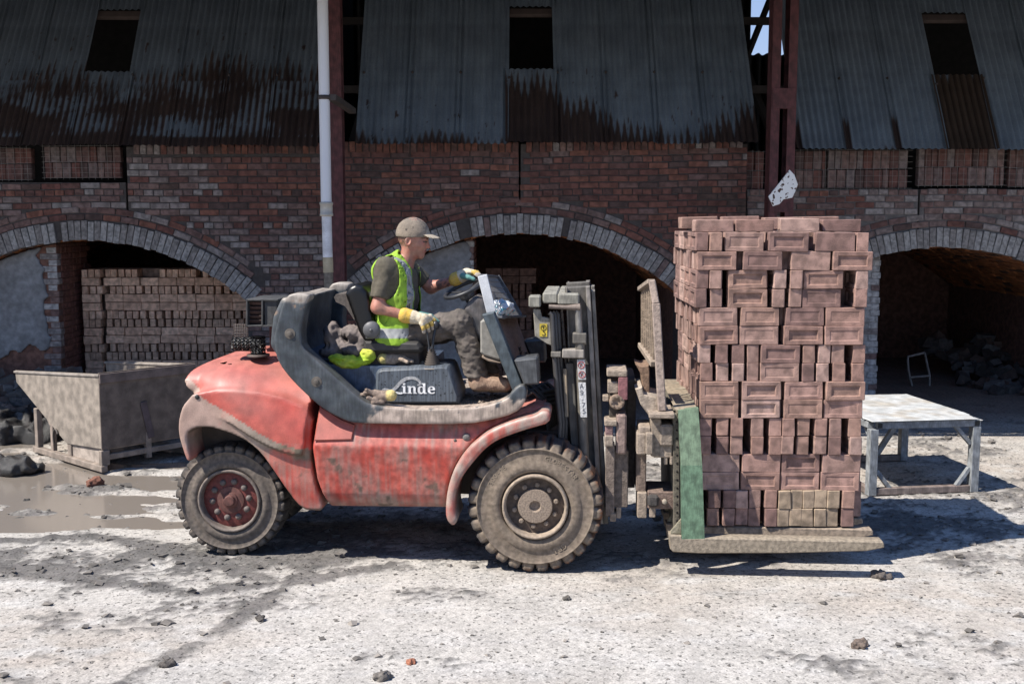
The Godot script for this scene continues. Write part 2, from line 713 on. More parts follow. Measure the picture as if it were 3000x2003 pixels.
func build_kiln() -> void:
	for c in [[0.150, 0.066, 0.053], [0.132, 0.060, 0.049], [0.170, 0.073, 0.055], [0.120, 0.062, 0.053], [0.190, 0.082, 0.058], [0.088, 0.055, 0.049], [0.140, 0.080, 0.069], [0.125, 0.056, 0.046]]:
		brick_mats.append(mat(c, 0.88, "clay", 0.55, "rough", 3.0, 0.0, true))
	for c in [[0.19, 0.15, 0.14], [0.165, 0.115, 0.105], [0.235, 0.20, 0.188], [0.185, 0.12, 0.105], [0.25, 0.225, 0.215], [0.155, 0.095, 0.085]]:
		grey_mats.append(mat(c, 0.9, "clay", 0.45, "rough", 3.0, 0.0, true))
	for i in 5:
		stretcher_meshes.append(rough_brick(Vector3(0.221, 0.0655, 0.11), 100 + i))
		header_meshes.append(rough_brick(Vector3(0.105, 0.0655, 0.11), 200 + i))

	kiln_bay("bay of the kiln wall left of the downpipe, sooty red brick over a grey arch", -7.6, -2.06, -5.04, 1.09, func(x): return 2.66 if x < -4.56 else 3.07, 0.55, -4.52, 0)
	kiln_bay("middle bay of the kiln wall, red brick with a vertical crack above its arch", -1.99, 2.735, 0.085, 1.17, func(_x): return 3.10, 0.12, 0.09, 1)
	kiln_bay("bay of the kiln wall behind the table, pale weathered brick around a dark arch", 2.76, 8.0, 5.1, 1.01, func(_x): return 2.58, 0.75, 4.78, 2)

	infill("grey rendered blocking wall in the arch left of the downpipe", -7.1, -5.477, -5.04, 1.09, 0)
	infill("grey rendered blocking wall in the arch behind the driver", -1.85, -0.471, 0.085, 1.17, 1)
	infill("whitewashed brick blocking wall in the arch behind the brick load", 3.2, 4.429, 5.1, 1.01, 2)

	cage("brick panel behind wire mesh at the left edge, short", [Vector2(-6.051, 3.053), Vector2(-5.639, 2.683)], 2, 0)
	cage("brick panel behind wire mesh under the rusty left awning, beside the dark gap", [Vector2(-5.485, 3.069), Vector2(-4.592, 2.703)], 2, 1)
	cage("narrow brick panel behind wire mesh left of the red column with slots", [Vector2(2.74, 3.01), Vector2(2.958, 2.568)], 2, 2)
	cage("brick panel behind wire mesh just right of the red column with slots", [Vector2(3.226, 3.022), Vector2(3.678, 2.576)], 2, 3)
	cage("wide brick panel behind wire mesh under the bluish right awning", [Vector2(3.711, 3.03), Vector2(4.669, 2.584)], 2, 4)
	cage("wide brick panel behind wire mesh under the brown awning sheet", [Vector2(4.77, 3.049), Vector2(5.783, 2.612)], 2, 5)
	cage("brick panel behind wire mesh cut by the right edge", [Vector2(5.833, 3.038), Vector2(6.315, 2.604)], 2, 6)

	awning("steep awning of rusting corrugated iron left of the downpipe", -8.39, 11, 0.56, [6], 3.06, 0)
	awning("steep awning of blue-grey corrugated iron over the middle arch", -1.77, 8, 0.565, [3], 3.09, 1)
	awning("steep awning of blue-grey corrugated iron right of the red slotted column", 3.22, 9, 0.563, [3], 3.02, 2)
	build_shed()


func arch_x(cx: float, cy: float, r: float, y: float) -> float:  # half width of the circle at height y
	return sqrt(maxf(0.0, r * r - pow(y - cy, 2.0)))


func kiln_bay(label: String, x0: float, x1: float, cx: float, drop: float, top: Callable, grey: float, crack: float, which: int) -> void:
	var cy: float = ARCH_R * -1.0 + (2.05 - (1.17 - drop))
	var bay := thing("kiln_wall", label, "brick wall")
	var n := noise(50 + which, 0.5, 4)
	var zf := KZ + (0.06 if which == 1 else 0.0)
	# core of dark mortar, cut by the arch, in two pieces either side of the crack
	var core := Maker.new()
	for side in 2:
		var a := x0 if side == 0 else crack + 0.012
		var b := crack - 0.012 if side == 0 else x1
		var p := []
		var jl := maxf(a, cx - 1.9)
		var jr := minf(b, cx + 1.9)
		p.append(Vector2(a, top.call(a + 0.02) - 0.01))
		if which == 0 and side == 1 or which != 0:
			p.append(Vector2(b, top.call(b - 0.02) - 0.01))
		else:
			p.append(Vector2(b, top.call(b - 0.05) - 0.01))
		if b > cx + 1.9:
			p.append(Vector2(b, -0.05))
			p.append(Vector2(cx + 1.9, -0.05))
		var steps := 18
		for i in steps + 1:
			var x := lerpf(jr, jl, float(i) / steps)
			p.append(Vector2(x, cy + sqrt(ARCH_R * ARCH_R - pow(x - cx, 2.0)) + 0.02))
		if a < cx - 1.9:
			p.append(Vector2(cx - 1.9, -0.05))
			p.append(Vector2(a, -0.05))
		core.prism(p, zf - 0.55, zf - 0.012, 0.0)
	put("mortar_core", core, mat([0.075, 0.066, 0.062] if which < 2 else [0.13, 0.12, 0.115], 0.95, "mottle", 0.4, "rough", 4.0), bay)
	# laid courses
	var laid := []
	var r1 := ARCH_R + 0.235
	var r2 := r1 + (0.17 if which == 1 else 0.17)
	var row := 0
	var y := 0.04
	while y < 3.2:
		var header := row % 5 == 3
		var pitch := 0.116 if header else 0.231
		var x := x0 - (0.116 if row % 2 else 0.0) + (0.03 if header else 0.0)
		while x < x1:
			var l := maxf(x + 0.005, x0)
			var r := minf(x + pitch - 0.005, x1)
			var mid := (l + r) / 2.0
			# break bricks at the crack
			if l < crack and r > crack:
				if crack - l > r - crack:
					r = crack - 0.014
				else:
					l = crack + 0.014
			var hw := arch_x(cx, cy, r2 + 0.012, y)
			var spring := cy + 2.137
			if y < spring:
				hw = 1.9
			elif y < spring + 0.30:
				hw = minf(hw, lerpf(1.9, 2.19, (y - spring) / 0.30))
			if y < cy + r2 and y > cy:
				if mid < cx and r > cx - hw:
					r = minf(r, cx - hw)
				elif mid >= cx and l < cx + hw:
					l = maxf(l, cx + hw)
			mid = (l + r) / 2.0
			if r - l > 0.04 and y < top.call(mid) - (0.112 if top.call(mid) > 3.0 else 0.03):
				laid.append([l, r, y, header])
			x += pitch
		y += 0.0755
		row += 1
	# coping course on edge along the top
	if which != 2:
		var xc := x0 + 0.02
		while xc < x1 - 0.05:
			if absf(xc - crack) > 0.05 and top.call(xc) > 3.0:
				laid.append([xc, xc + 0.068, top.call(xc) - 0.075, true, true])
			xc += 0.079
	laid.sort_custom(func(a, b): return absf((a[0] + a[1]) / 2.0) < absf((b[0] + b[1]) / 2.0))
	var rest := Maker.new()
	var dip := noise(60 + which, 0.35, 3)
	for i in laid.size():
		var q = laid[i]
		var mid: float = (q[0] + q[1]) / 2.0
		var sag := dip.get_noise_2d(mid, q[2] * 0.4) * 0.035
		if which == 1:
			sag += 0.018 * (mid - 0.3) * 0.5 - 0.02 * exp(-pow((mid - crack) / 0.35, 2.0))
		var on_edge: bool = q.size() > 4
		var w: float = q[1] - q[0]
		var at := Vector3(mid, q[2] + (0.045 if on_edge else 0.0) + sag, zf - 0.055 + rng.randf_range(-0.004, 0.006))
		var dist := Vector2(mid - cx, q[2] - cy).length() - r2
		var weather: float = n.get_noise_2d(mid, q[2]) + grey - 0.55 + 0.5 * exp(-maxf(dist, 0.0) / 0.35) * (1.0 if which != 1 else 0.25)
		var m: Material = grey_mats[rng.randi() % 6] if rng.randf() < clampf(weather * 1.7 + 0.18, 0.02, 0.93) else brick_mats[rng.randi() % 8]
		if on_edge:
			var o := put("coping_brick", header_meshes[rng.randi() % 5], m, bay, Transform3D(Basis.from_euler(Vector3(0, 0, PI / 2 + rng.randf_range(-0.04, 0.04))).scaled(Vector3(w / 0.0655, 1.0, 1.0)), at))
			o.scale = Vector3(1.18, w / 0.0655, 1.0)
		elif i < 420 and bay.get_child_count() < 298:
			var mesh: ArrayMesh = header_meshes[rng.randi() % 5] if w < 0.13 else stretcher_meshes[rng.randi() % 5]
			var basis := Basis.from_euler(Vector3(0, 0, rng.randf_range(-0.012, 0.012))).scaled(Vector3(w / (0.105 if w < 0.13 else 0.221), 1, 1))
			put("brick", mesh, m, bay, Transform3D(basis, at))
		else:
			rest.tint(m.albedo_color.srgb_to_linear())
			rest.box(Transform3D(Basis(), at), Vector3(w, 0.064, 0.11), 0.005)
	if rest.count:
		tag(put("brick_filling", rest, mat([1, 1, 1], 0.88, "clay", 0.55, "rough", 3.0, 0.0, true), bay), "", "", "", "stuff")
	# the arch: a ring of voussoirs on end, two rings of stretchers above
	var t := acos(clampf(1.9 / ARCH_R, 0.0, 1.0))
	var step := 0.0765 / (ARCH_R + 0.1)
	var wedge := rough_brick(Vector3(0.07, 0.235, 0.13), 300)
	var a := t
	var k := 0
	while a < PI - t:
		k += 1
		var gap := (which == 1 and k in [22, 37, 38, 45]) or (which == 0 and k in [33])
		if cx + cos(a) * ARCH_R > x0 - 0.1 and cx + cos(a) * ARCH_R < x1 + 0.1 and not gap:
			var rr := ARCH_R + 0.1175 + rng.randf_range(-0.014, 0.010)
			var dark := which == 1 and rng.randf() < 0.15
			var pos := Vector3(cx + cos(a) * rr, cy + sin(a) * rr, zf - 0.05 + rng.randf_range(-0.006, 0.012))
			var gm: Material = mat([0.30, 0.29, 0.28], 0.92, "clay", 0.35, "lumps", 2.5, 0.0, true) if rng.randf() < 0.55 else mat([0.225, 0.21, 0.20], 0.92, "clay", 0.35, "lumps", 2.5, 0.0, true)
			put("arch_brick", wedge, grey_mats[1] if dark else gm, bay, Transform3D(Basis.from_euler(Vector3(0, 0, a - PI / 2 + rng.randf_range(-0.012, 0.012))), pos))
		a += step
	for ring in 2:
		var rr := r1 + 0.045 + ring * 0.082
		var st := 0.212 / rr
		a = t + 0.08 + ring * 0.035
		while a < PI - t - 0.05:
			var px := cx + cos(a) * rr
			if px > x0 + 0.05 and px < x1 - 0.05:
				var gm: Material = grey_mats[rng.randi() % 6] if rng.randf() < grey + 0.15 else brick_mats[rng.randi() % 8]
				put("arch_brick", stretcher_meshes[rng.randi() % 5], gm, bay, Transform3D(Basis.from_euler(Vector3(0, 0, a - PI / 2)).scaled_local(Vector3(0.92, 1.08, 1)), Vector3(px, cy + sin(a) * rr, zf - 0.055 + rng.randf_range(-0.005, 0.008))))
			a += st
	# barrel vault behind the arch, lined with brick on edge, and the dark back of the chamber
	var vault := Maker.new()
	var back := zf - 4.6
	a = t
	while a < PI - t:
		var z := zf - 0.12
		var odd := int(a / step) % 2
		while z > back:
			var len := 0.23 if z < zf - 0.2 or odd else 0.12
			var rr := ARCH_R + rng.randf_range(-0.004, 0.012)
			var tone := rng.randf_range(0.6, 1.15)
			vault.tint(Color(0.60 * tone, 0.225 * tone, 0.085 * tone) if rng.randf() < 0.86 else Color(0.16 * tone, 0.09 * tone, 0.06 * tone))
			vault.flat()
			var e0 := a + 0.002
			var e1 := a + step - 0.002
			var p0 := Vector3(cx + cos(e0) * rr, cy + sin(e0) * rr, z)
			var p1 := Vector3(cx + cos(e1) * rr, cy + sin(e1) * rr, z)
			var d := Vector3(0, 0, -(len - 0.008))
			vault.quad(p0, p1, p1 + d, p0 + d)
			var up := Vector3(cos(a), sin(a), 0) * 0.03
			vault.quad(p0 + up, p1 + up, p1, p0)
			vault.quad(p1, p1 + up, p1 + up + d, p1 + d)
			vault.quad(p0 + up, p0, p0 + d, p0 + up + d)
			z -= len
		a += step
	tag(put("vault_bricks", vault, mat([1, 1, 1], 0.9, "clay", 0.5, "rough", 4.0), bay), "", "", "", "stuff")
	var shell := Maker.new()
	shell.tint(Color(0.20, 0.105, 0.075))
	var segs := 20
	for i in segs:
		var e0 := lerpf(t, PI - t, float(i) / segs)
		var e1 := lerpf(t, PI - t, float(i + 1) / segs)
		var p0 := Vector3(cx + cos(e0) * (ARCH_R + 0.03), cy + sin(e0) * (ARCH_R + 0.03), zf - 0.2)
		var p1 := Vector3(cx + cos(e1) * (ARCH_R + 0.03), cy + sin(e1) * (ARCH_R + 0.03), zf - 0.2)
		shell.quad(p0, p1, p1 + Vector3(0, 0, -4.4), p0 + Vector3(0, 0, -4.4))
	for s in [-1.0, 1.0]:
		shell.slab(Vector2(cx + s * 1.9, -0.05), Vector2(cx + s * 2.5, 1.4), zf - 0.56, zf - 4.7, 0.0)
	shell.slab(Vector2(cx - 2.4, -0.05), Vector2(cx + 2.4, 2.4), back - 0.3, back, 0.0)
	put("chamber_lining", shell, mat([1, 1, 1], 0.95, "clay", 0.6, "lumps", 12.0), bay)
	var deck := Maker.new()
	deck.slab(Vector2(x0 - 0.1, 2.36), Vector2(x1 + 0.1, 2.55), zf - 0.56, zf - 6.5, 0.0)
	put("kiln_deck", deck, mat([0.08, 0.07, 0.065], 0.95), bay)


# a blocking wall under the left part of an arch, thick, rendered, its free end toothed with brick
func infill(label: String, x0: float, x1: float, cx: float, drop: float, which: int) -> void:
	var cy: float = -ARCH_R + (2.05 - (1.17 - drop))
	var w := thing("blocking_wall", label, "wall")
	var n := noise(70 + which, 1.5, 4)
	var zf := KZ - (0.22 if which != 1 else 0.2)
	var poly := PackedVector2Array()
	poly.append(Vector2(x1, -0.05))
	for i in 19:
		var x := lerpf(x1, maxf(x0, cx - 2.7), i / 18.0)
		poly.append(Vector2(x, cy + sqrt(ARCH_R * ARCH_R - pow(x - cx, 2.0)) - 0.01))
	poly.append(Vector2(poly[poly.size() - 1].x, -0.05))
	var under := Maker.new()
	under.prism(Array(poly), zf - 0.95, zf - 0.03, 0.0)
	put("brick_backing", under, mat([0.17, 0.085, 0.062] if which != 2 else [0.28, 0.27, 0.26], 0.92, "clay", 0.5, "lumps", 4.0, 0.0, true), w)
	# the free end: quoin bricks that show on the front and on the return
	var y := 0.04
	var row := 0
	while y < cy + sqrt(ARCH_R * ARCH_R - pow(x1 - cx, 2.0)) - 0.05:
		var len := (0.22 if row % 2 else 0.11) + rng.randf_range(-0.01, 0.01)
		if which == 1:
			len = 0.1
		var gm: Material = mat([0.36, 0.35, 0.34], 0.92, "clay", 0.4, "lumps", 2.5, 0.0, true) if rng.randf() < (0.9 if which == 2 else 0.5) else grey_mats[rng.randi() % 6]
		put("quoin_brick", stretcher_meshes[row % 5], gm, w, Transform3D(Basis.from_scale(Vector3(len / 0.22, 1.08, 1.0)), Vector3(x1 - len / 2.0 + rng.randf_range(-0.012, 0.02), y, zf - 0.075)))
		var z := zf - 0.14
		var j := 0
		while z > zf - 0.9 and which != 2:
			var l := 0.22 if (j + row) % 3 else 0.11
			put("quoin_brick", header_meshes[(row + j) % 5] if l < 0.2 else stretcher_meshes[(row + j) % 5], brick_mats[[2, 4, 0, 2][rng.randi() % 4]], w, Transform3D(Basis.from_euler(Vector3(0, PI / 2, 0)), Vector3(x1 - 0.045 + rng.randf_range(0, 0.008), y, z - l / 2.0)))
			z -= l + 0.01
			j += 1
		y += 0.0755
		row += 1
	# render: an uneven coat that has broken away along its lower edge and beside the quoins
	var edge := func(p: Vector3) -> float:
		var d2 := poly_distance(Vector2(p.x, p.y), poly)
		var free: float = p.x - (x1 - (0.17 if which == 0 else 0.02) + n.get_noise_2d(p.y * 3.0, 5.0) * 0.12)
		var low: float = (0.62 if which == 0 else 0.1) + n.get_noise_2d(p.x * 3.0, 9.0) * 0.16 - p.y
		var d := maxf(maxf(d2, free), low)
		return maxf(d, absf(p.z - zf + 0.02) - 0.024 - n.get_noise_2d(p.x * 1.3, p.y * 1.3) * 0.014)
	if which < 2:
		var tone := func(p: Vector3, _n: Vector3) -> Color:
			var q := 0.5 + 0.5 * n.get_noise_2d(p.x * 2.0, p.y * 2.0)
			return Color(0.36, 0.37, 0.38).lerp(Color(0.22, 0.22, 0.22), clampf(q * 1.6 - 0.5, 0, 1))
		put("render_coat", nets(edge, Vector3(maxf(x0, cx - 2.6), 0.2, zf - 0.1), Vector3(x1 + 0.1, 2.1, zf + 0.06), 0.03, tone), mat([1, 1, 1], 0.93, "mottle", 0.5, "lumps", 3.0), w)


# a pack of bricks on end held behind welded wire mesh
func cage(label: String, corners: Array, rows: int, which: int) -> void:
	var a: Vector2 = corners[0]
	var b: Vector2 = corners[1]
	var c := thing("caged_brick_infill", label, "brick panel", Transform3D(), "brick panels behind wire mesh along the top of the kiln")
	var h := absf(a.y - b.y) / rows
	var lo := minf(a.y, b.y)
	var zf := KZ - 0.04
	var mesh := rough_brick(Vector3(0.1, h - 0.008, 0.1), 400 + which)
	for r in rows:
		var x := minf(a.x, b.x)
		while x < maxf(a.x, b.x) - 0.03:
			var w := minf([0.095, 0.105, 0.075, 0.11][rng.randi() % 4], maxf(a.x, b.x) - x)
			put("brick", mesh, ([brick_mats[0], brick_mats[3], brick_mats[6], grey_mats[1], grey_mats[3], brick_mats[1], grey_mats[0], brick_mats[5]])[rng.randi() % 8], c, Transform3D(Basis.from_euler(Vector3(0, 0, rng.randf_range(-0.015, 0.015))).scaled(Vector3((w - 0.006) / 0.1, 1, 1)), Vector3(x + w / 2.0, lo + h * (r + 0.5), zf - 0.06 + rng.randf_range(-0.012, 0.012))))
			x += w
	var wire := Maker.new()
	var x := minf(a.x, b.x)
	while x <= maxf(a.x, b.x):
		wire.bar(Vector3(x, lo - 0.02, zf + 0.02), Vector3(x + rng.randf_range(-0.01, 0.01), lo + h * rows + 0.02, zf + 0.025), 0.003, 0.003, 0.0)
		x += 0.075
	for i in 7:
		var y := lo + h * rows * i / 6.0
		wire.bar(Vector3(minf(a.x, b.x) - 0.02, y, zf + 0.027), Vector3(maxf(a.x, b.x) + 0.02, y + rng.randf_range(-0.01, 0.01), zf + 0.024), 0.003, 0.003, 0.0)
	put("wire_mesh", wire, mat([0.25, 0.23, 0.21], 0.6, "mottle", 0.5, "", 1.0, 0.4), c)


# corrugated sheets hung at 58 degrees; rust eats up from the eaves along the valleys
func awning(label: String, x0: float, sheets: int, width: float, open: Array, eave: float, which: int) -> void:
	var w := thing("awning", label, "awning", Transform3D(Basis(), Vector3(0, eave, -12.6)), "corrugated iron awnings over the kiln arches")
	var slope := Vector3(0, sin(deg_to_rad(58)), -cos(deg_to_rad(58)))
	var out := Vector3(0, cos(deg_to_rad(58)), sin(deg_to_rad(58)))
	var n := noise(80 + which, 1.2, 4)
	var n2 := noise(90 + which, 6.0, 3)
	var zinc := mat([1, 1, 1], 0.42, "mottle", 1.6, "", 0.2, 0.5)
	var r := RandomNumberGenerator.new()
	r.seed = 500 + which
	for s in sheets:
		var hole: bool = s in open
		var x := x0 + s * width
		var pieces := [[-r.randf_range(0.0, 0.02), 1.03, true]] if hole else [[-r.randf_range(0.0, 0.025), 2.75, false]]
		if hole:
			pieces.append([1.98, 2.75, false])
		for pc in pieces:
			var brown: bool = hole and pc[2]
			var cols := 49
			var rows := int((pc[1] - pc[0]) / 0.022)
			var pos := PackedVector3Array()
			var nor := PackedVector3Array()
			var col := PackedColorArray()
			var index := PackedInt32Array()
			var skew := r.randf_range(-0.006, 0.006)
			var lap := width + 0.035
			var lift := 0.004 * (s % 2) + (0.012 if brown else 0.0)
			for j in rows + 1:
				var v: float = lerpf(pc[0], pc[1], float(j) / rows)
				for i in cols:
					var u := lap * i / (cols - 1)
					var ph := TAU * u / (lap / 8.0)
					var dent := n.get_noise_2d((x + u) * 0.9, v * 0.8) * 0.012
					pos.append(Vector3(x + u + skew * v, 0, 0) + slope * v + out * (0.0125 * cos(ph) + lift + dent))
					nor.append((out + Vector3(0.0125 * sin(ph) * TAU / (lap / 8.0), 0, 0)).normalized())
					var px := x + u
					# height of the rust line at this place: teeth follow the corrugation
					var tooth := cos(ph) * 0.09 + n2.get_noise_2d(floor(px / (lap / 8.0)) * 0.7, 3.0) * 0.15
					var line := 0.0
					if which == 0:
						line = 0.95 + n.get_noise_2d(px * 0.8, 2.0) * 0.25 + tooth * 1.6 + (0.1 if px > -5.2 else 0.0)
					elif which == 1:
						line = (0.05 if px < 0.0 else 0.36 + 0.26 * sin(px * 2.3 + 0.6)) + n.get_noise_2d(px, 2.0) * 0.12 + tooth * (0.55 if px < 0.0 else 1.25)
					else:
						line = -0.05 + n.get_noise_2d(px * 1.2, 2.0) * 0.12 + tooth * 0.4 + (0.45 if absf(fposmod(px - 3.22, 0.563) - 0.03) < 0.035 and px < 4.6 else 0.0)
					if brown:
						line = (1.2 if which == 2 else 0.86) + tooth * 1.3
					var spot := n2.get_noise_2d(px * 2.2, v * 0.55)
					var rust := clampf((line - v) / 0.07, 0.0, 1.0)
					if which == 0 and v < 0.9 and v > 0.1:
						var bare := n.get_noise_2d(px * 0.75 + 30.0, v * 1.4) * 1.6 + cos(ph) * 0.5 - 0.35
						rust = minf(rust, 1.0 - clampf(bare * 6.0, 0.0, 1.0))
					if rust < 0.5 and spot > 0.52 and v < line + 0.5 and which < 2:
						rust = clampf((spot - 0.52) * 14.0, 0.0, 1.0)
					var grime := 0.5 + 0.5 * n.get_noise_2d(px * 3.0, v * 0.6)
					var z := Color(0.29, 0.36, 0.43).lerp(Color(0.42, 0.50, 0.57), grime)
					if which == 0:
						z = z.lerp(Color(0.11, 0.115, 0.12), 0.25)
					var b := Color(0.095, 0.070, 0.064).lerp(Color(0.15, 0.102, 0.085), clampf(grime * 1.3 - 0.3 + 0.15 * cos(ph), 0, 1))
					if brown and which == 2:
						b = Color(0.075, 0.052, 0.042).lerp(Color(0.14, 0.10, 0.075), clampf(0.5 + 0.5 * cos(ph), 0, 1))
					var rim := exp(-pow((rust - 0.5) / 0.3, 2.0))
					col.append(z.lerp(b, rust).lerp(Color(0.13, 0.08, 0.055), rim * 0.3))
			for j in rows:
				for i in cols - 1:
					var k := j * cols + i
					index.append_array([k, k + cols, k + cols + 1, k, k + cols + 1, k + 1])
			put("corrugated_sheet", arrays(pos, nor, col, index), zinc, w)
		if not hole or true:
			var bolt := Maker.new()
			var c: Vector3 = Vector3(x + 0.04, 0, 0) + slope * (0.98 if not hole else 0.9) + out * 0.012
			bolt.lathe([Vector2(0.0, -0.01), Vector2(0.016, -0.01), Vector2(0.016, 0.004), Vector2(0.008, 0.006), Vector2(0.008, 0.022), Vector2(0.0, 0.024)], Transform3D(Basis(Vector3.RIGHT, out, Vector3.RIGHT.cross(out)), c), 8)
			put("hook_bolt", bolt, mat([0.05, 0.04, 0.038], 0.7), w)
	# purlins behind the sheets, seen in the openings
	for v in [0.35, 0.98, 1.93]:
		var p := Maker.new()
		p.box(Transform3D(Basis(Vector3.RIGHT, slope, Vector3.RIGHT.cross(slope)), Vector3(x0 + sheets * width / 2.0, 0, 0) + slope * v - out * 0.05), Vector3(sheets * width, 0.09, 0.06), 0.004)
		put("purlin", p, mat([0.07, 0.05, 0.042], 0.85), w)


func build_shed() -> void:
	# the big roof that shades the kiln front
	var roof := thing("shed_roof", "dark shed roof on rusty steel columns above the kiln awnings", "roof")
	var sheet := Maker.new()
	sheet.tint(Color(0.05, 0.047, 0.045))
	var zs := [-9.85, -19.5]
	sheet.smooth()
	var steps := 420
	for i in steps:
		var xa := lerpf(-16.0, 16.0, float(i) / steps)
		var xb := lerpf(-16.0, 16.0, float(i + 1) / steps)
		var ya := 0.02 * cos(xa * TAU / 0.3)
		var yb := 0.02 * cos(xb * TAU / 0.3)
		sheet.quad(Vector3(xa, 4.47 + ya, zs[0]), Vector3(xb, 4.47 + yb, zs[0]), Vector3(xb, 7.5 + yb, zs[1]), Vector3(xa, 7.5 + ya, zs[1]))
	put("roof_sheet", sheet, mat([1, 1, 1], 0.85), roof)
	for z in [-9.95, -11.4, -12.9, -14.6, -16.6]:
		var p := Maker.new()
		p.slab(Vector2(-16, 4.36 + (-9.85 - z) * 0.314), Vector2(16, 4.44 + (-9.85 - z) * 0.314), z - 0.04, z + 0.04, 0.0)
		put("purlin", p, mat([0.06, 0.045, 0.04], 0.85), roof)
	var gut := Maker.new()
	gut.box(Transform3D(Basis(), Vector3(0, 4.43, -9.79)), Vector3(32, 0.1, 0.1), 0.01)
	put("gutter", gut, mat([0.5, 0.5, 0.5], 0.5), roof)
	# cladding at the back of the kiln, low where the sky shows; the tall lengths are added to darken the openings
	var backw := thing("back_cladding", "dark corrugated cladding behind the kiln, partly added for darkness, its top edge against the sky", "cladding")
	for seg in [[-16.0, 4.02, 6.95], [4.02, 5.0, 4.99], [5.0, 16.0, 6.95]]:
		var m := Maker.new()
		m.smooth()
		var k := int((seg[1] - seg[0]) / 0.02)
		for i in k:
			var xa: float = seg[0] + 0.02 * i
			var za := -19.0 + 0.03 * cos(xa * TAU / 0.16)
			var zb := -19.0 + 0.03 * cos((xa + 0.02) * TAU / 0.16)
			m.quad(Vector3(xa, 0, za), Vector3(xa + 0.02, 0, zb), Vector3(xa + 0.02, seg[2] + 0.5 * (zb + 19.0), zb), Vector3(xa, seg[2] + 0.5 * (za + 19.0), za))
		put("cladding_sheet", m, mat([0.05, 0.048, 0.045], 0.85), backw)
	# dark boarding added so that the openings in the awnings look black
	var backdrop := thing("dark_backing", "black boarding added to darken the openings in the awnings", "backing")
	for q in [[-9.0, -2.2], [-1.6, 2.66], [3.95, 9.0]]:
		var lb := Maker.new()
		lb.slab(Vector2(q[0], 2.5), Vector2(q[1], 6.1), -15.6, -15.5, 0.0)
		lb.slab(Vector2(q[0], 2.5), Vector2(q[0] + 0.03, 5.6), -15.5, -14.2, 0.0)
		lb.slab(Vector2(q[1] - 0.03, 2.5), Vector2(q[1], 5.6), -15.5, -14.2, 0.0)
		put("backing_sheet", lb, mat([0.02, 0.018, 0.017], 0.95), backdrop)
	# columns
	column("red-brown steel column behind the white downpipe", -1.94, 0.15, -12.25, false)
	column("red-brown built-up steel column with long slots", 2.965, 0.275, -12.2, true)
	# timbers in the gaps between awnings
	for g in [["dark timber frame in the gap left of the middle awning", -1.86, 0.62], ["dark timber frame in the gap between the middle awning and the slotted column", 2.9, 0.9]]:
		var t := thing("gap_frame", g[0], "timber frame")
		for y in [3.72, 4.62]:
			var m := Maker.new()
			m.slab(Vector2(g[1] - g[2] * 0.75, y), Vector2(g[1] + g[2] * 0.5, y + 0.09), (-13.45 if y < 4.0 else -14.05), (-13.38 if y < 4.0 else -13.98))
			put("rail", m, mat([0.035, 0.028, 0.025], 0.9), t)
		var d := Maker.new()
		if g[1] < 0:
			d.bar(Vector3(g[1] - 0.05, 3.1, -13.3), Vector3(g[1] + 0.42, 4.9, -14.1), 0.11, 0.05)
		else:
			d.bar(Vector3(3.12, 3.3, -13.5), Vector3(2.80, 4.35, -14.0), 0.1, 0.05)
			d.bar(Vector3(2.80, 3.9, -14.0), Vector3(3.22, 4.95, -14.1), 0.1, 0.05)
		put("brace", d, mat([0.03, 0.025, 0.023], 0.9), t)
	# white downpipe from the gutter
	var pipe := thing("downpipe", "white plastic downpipe in front of the red-brown column", "pipe", Transform3D(Basis(), Vector3(-1.828, 0, -10.9)))
	var body := Maker.new()
	body.tube([Vector3(0, 5.0, 0), Vector3(0, 4.4, 0), Vector3(0, 3.4, 0), Vector3(0, 2.32, 0)], 0.053, 20)
	put("upper_pipe", body, mat([0.72, 0.73, 0.74], 0.4, "", 1.6), pipe)
	var low := Maker.new()
	low.tube([Vector3(0, 2.36, 0), Vector3(0.004, 1.84, 0)], 0.049, 20)
	put("lower_pipe", low, mat([0.66, 0.66, 0.66], 0.5, "mottle", 0.8), pipe)
	var end := Maker.new()
	end.tube([Vector3(0.004, 1.85, 0), Vector3(0.008, 1.70, 0.0)], 0.051, 16)
	put("taped_joint", end, mat([0.42, 0.36, 0.24], 0.8), pipe)
	var last := Maker.new()
	last.tube([Vector3(0.008, 1.71, 0), Vector3(0.01, 0.0, 0)], 0.047, 16)
	put("dirty_pipe", last, mat([0.17, 0.15, 0.12], 0.85, "pits", 0.4), pipe)
	var cup := Maker.new()
	cup.lathe([Vector2(0.057, -0.085), Vector2(0.072, -0.08), Vector2(0.072, -0.055), Vector2(0.066, -0.05), Vector2(0.066, 0.045), Vector2(0.073, 0.05), Vector2(0.073, 0.075), Vector2(0.058, 0.08)], Transform3D(Basis.from_scale(Vector3(0.92, 0.85, 0.92)), Vector3(0, 2.325, 0)), 20)
	put("coupling", cup, mat([0.48, 0.45, 0.38], 0.55), pipe)
	var clip := Maker.new()
	clip.slab(Vector2(0.04, 3.37), Vector2(0.12, 3.43), -1.34, 0.02)
	clip.lathe([Vector2(0.059, -0.02), Vector2(0.063, -0.02), Vector2(0.063, 0.02), Vector2(0.059, 0.02)], Transform3D(Basis(), Vector3(0, 3.40, 0)), 20)
	put("pipe_bracket", clip, mat([0.06, 0.05, 0.045], 0.8), pipe)
	# the rust-eaten white plate on the slotted column
	var plate := thing("metal_plate", "white rust-eaten metal plate hanging askew on the slotted column", "plate")
	var pm := Maker.new()
	var shape := [Vector2(2.823, 2.723), Vector2(2.873, 2.672), Vector2(2.911, 2.575), Vector2(2.885, 2.5), Vector2(2.859, 2.441), Vector2(2.769, 2.424), Vector2(2.729, 2.376), Vector2(2.663, 2.355), Vector2(2.612, 2.452), Vector2(2.709, 2.575)]
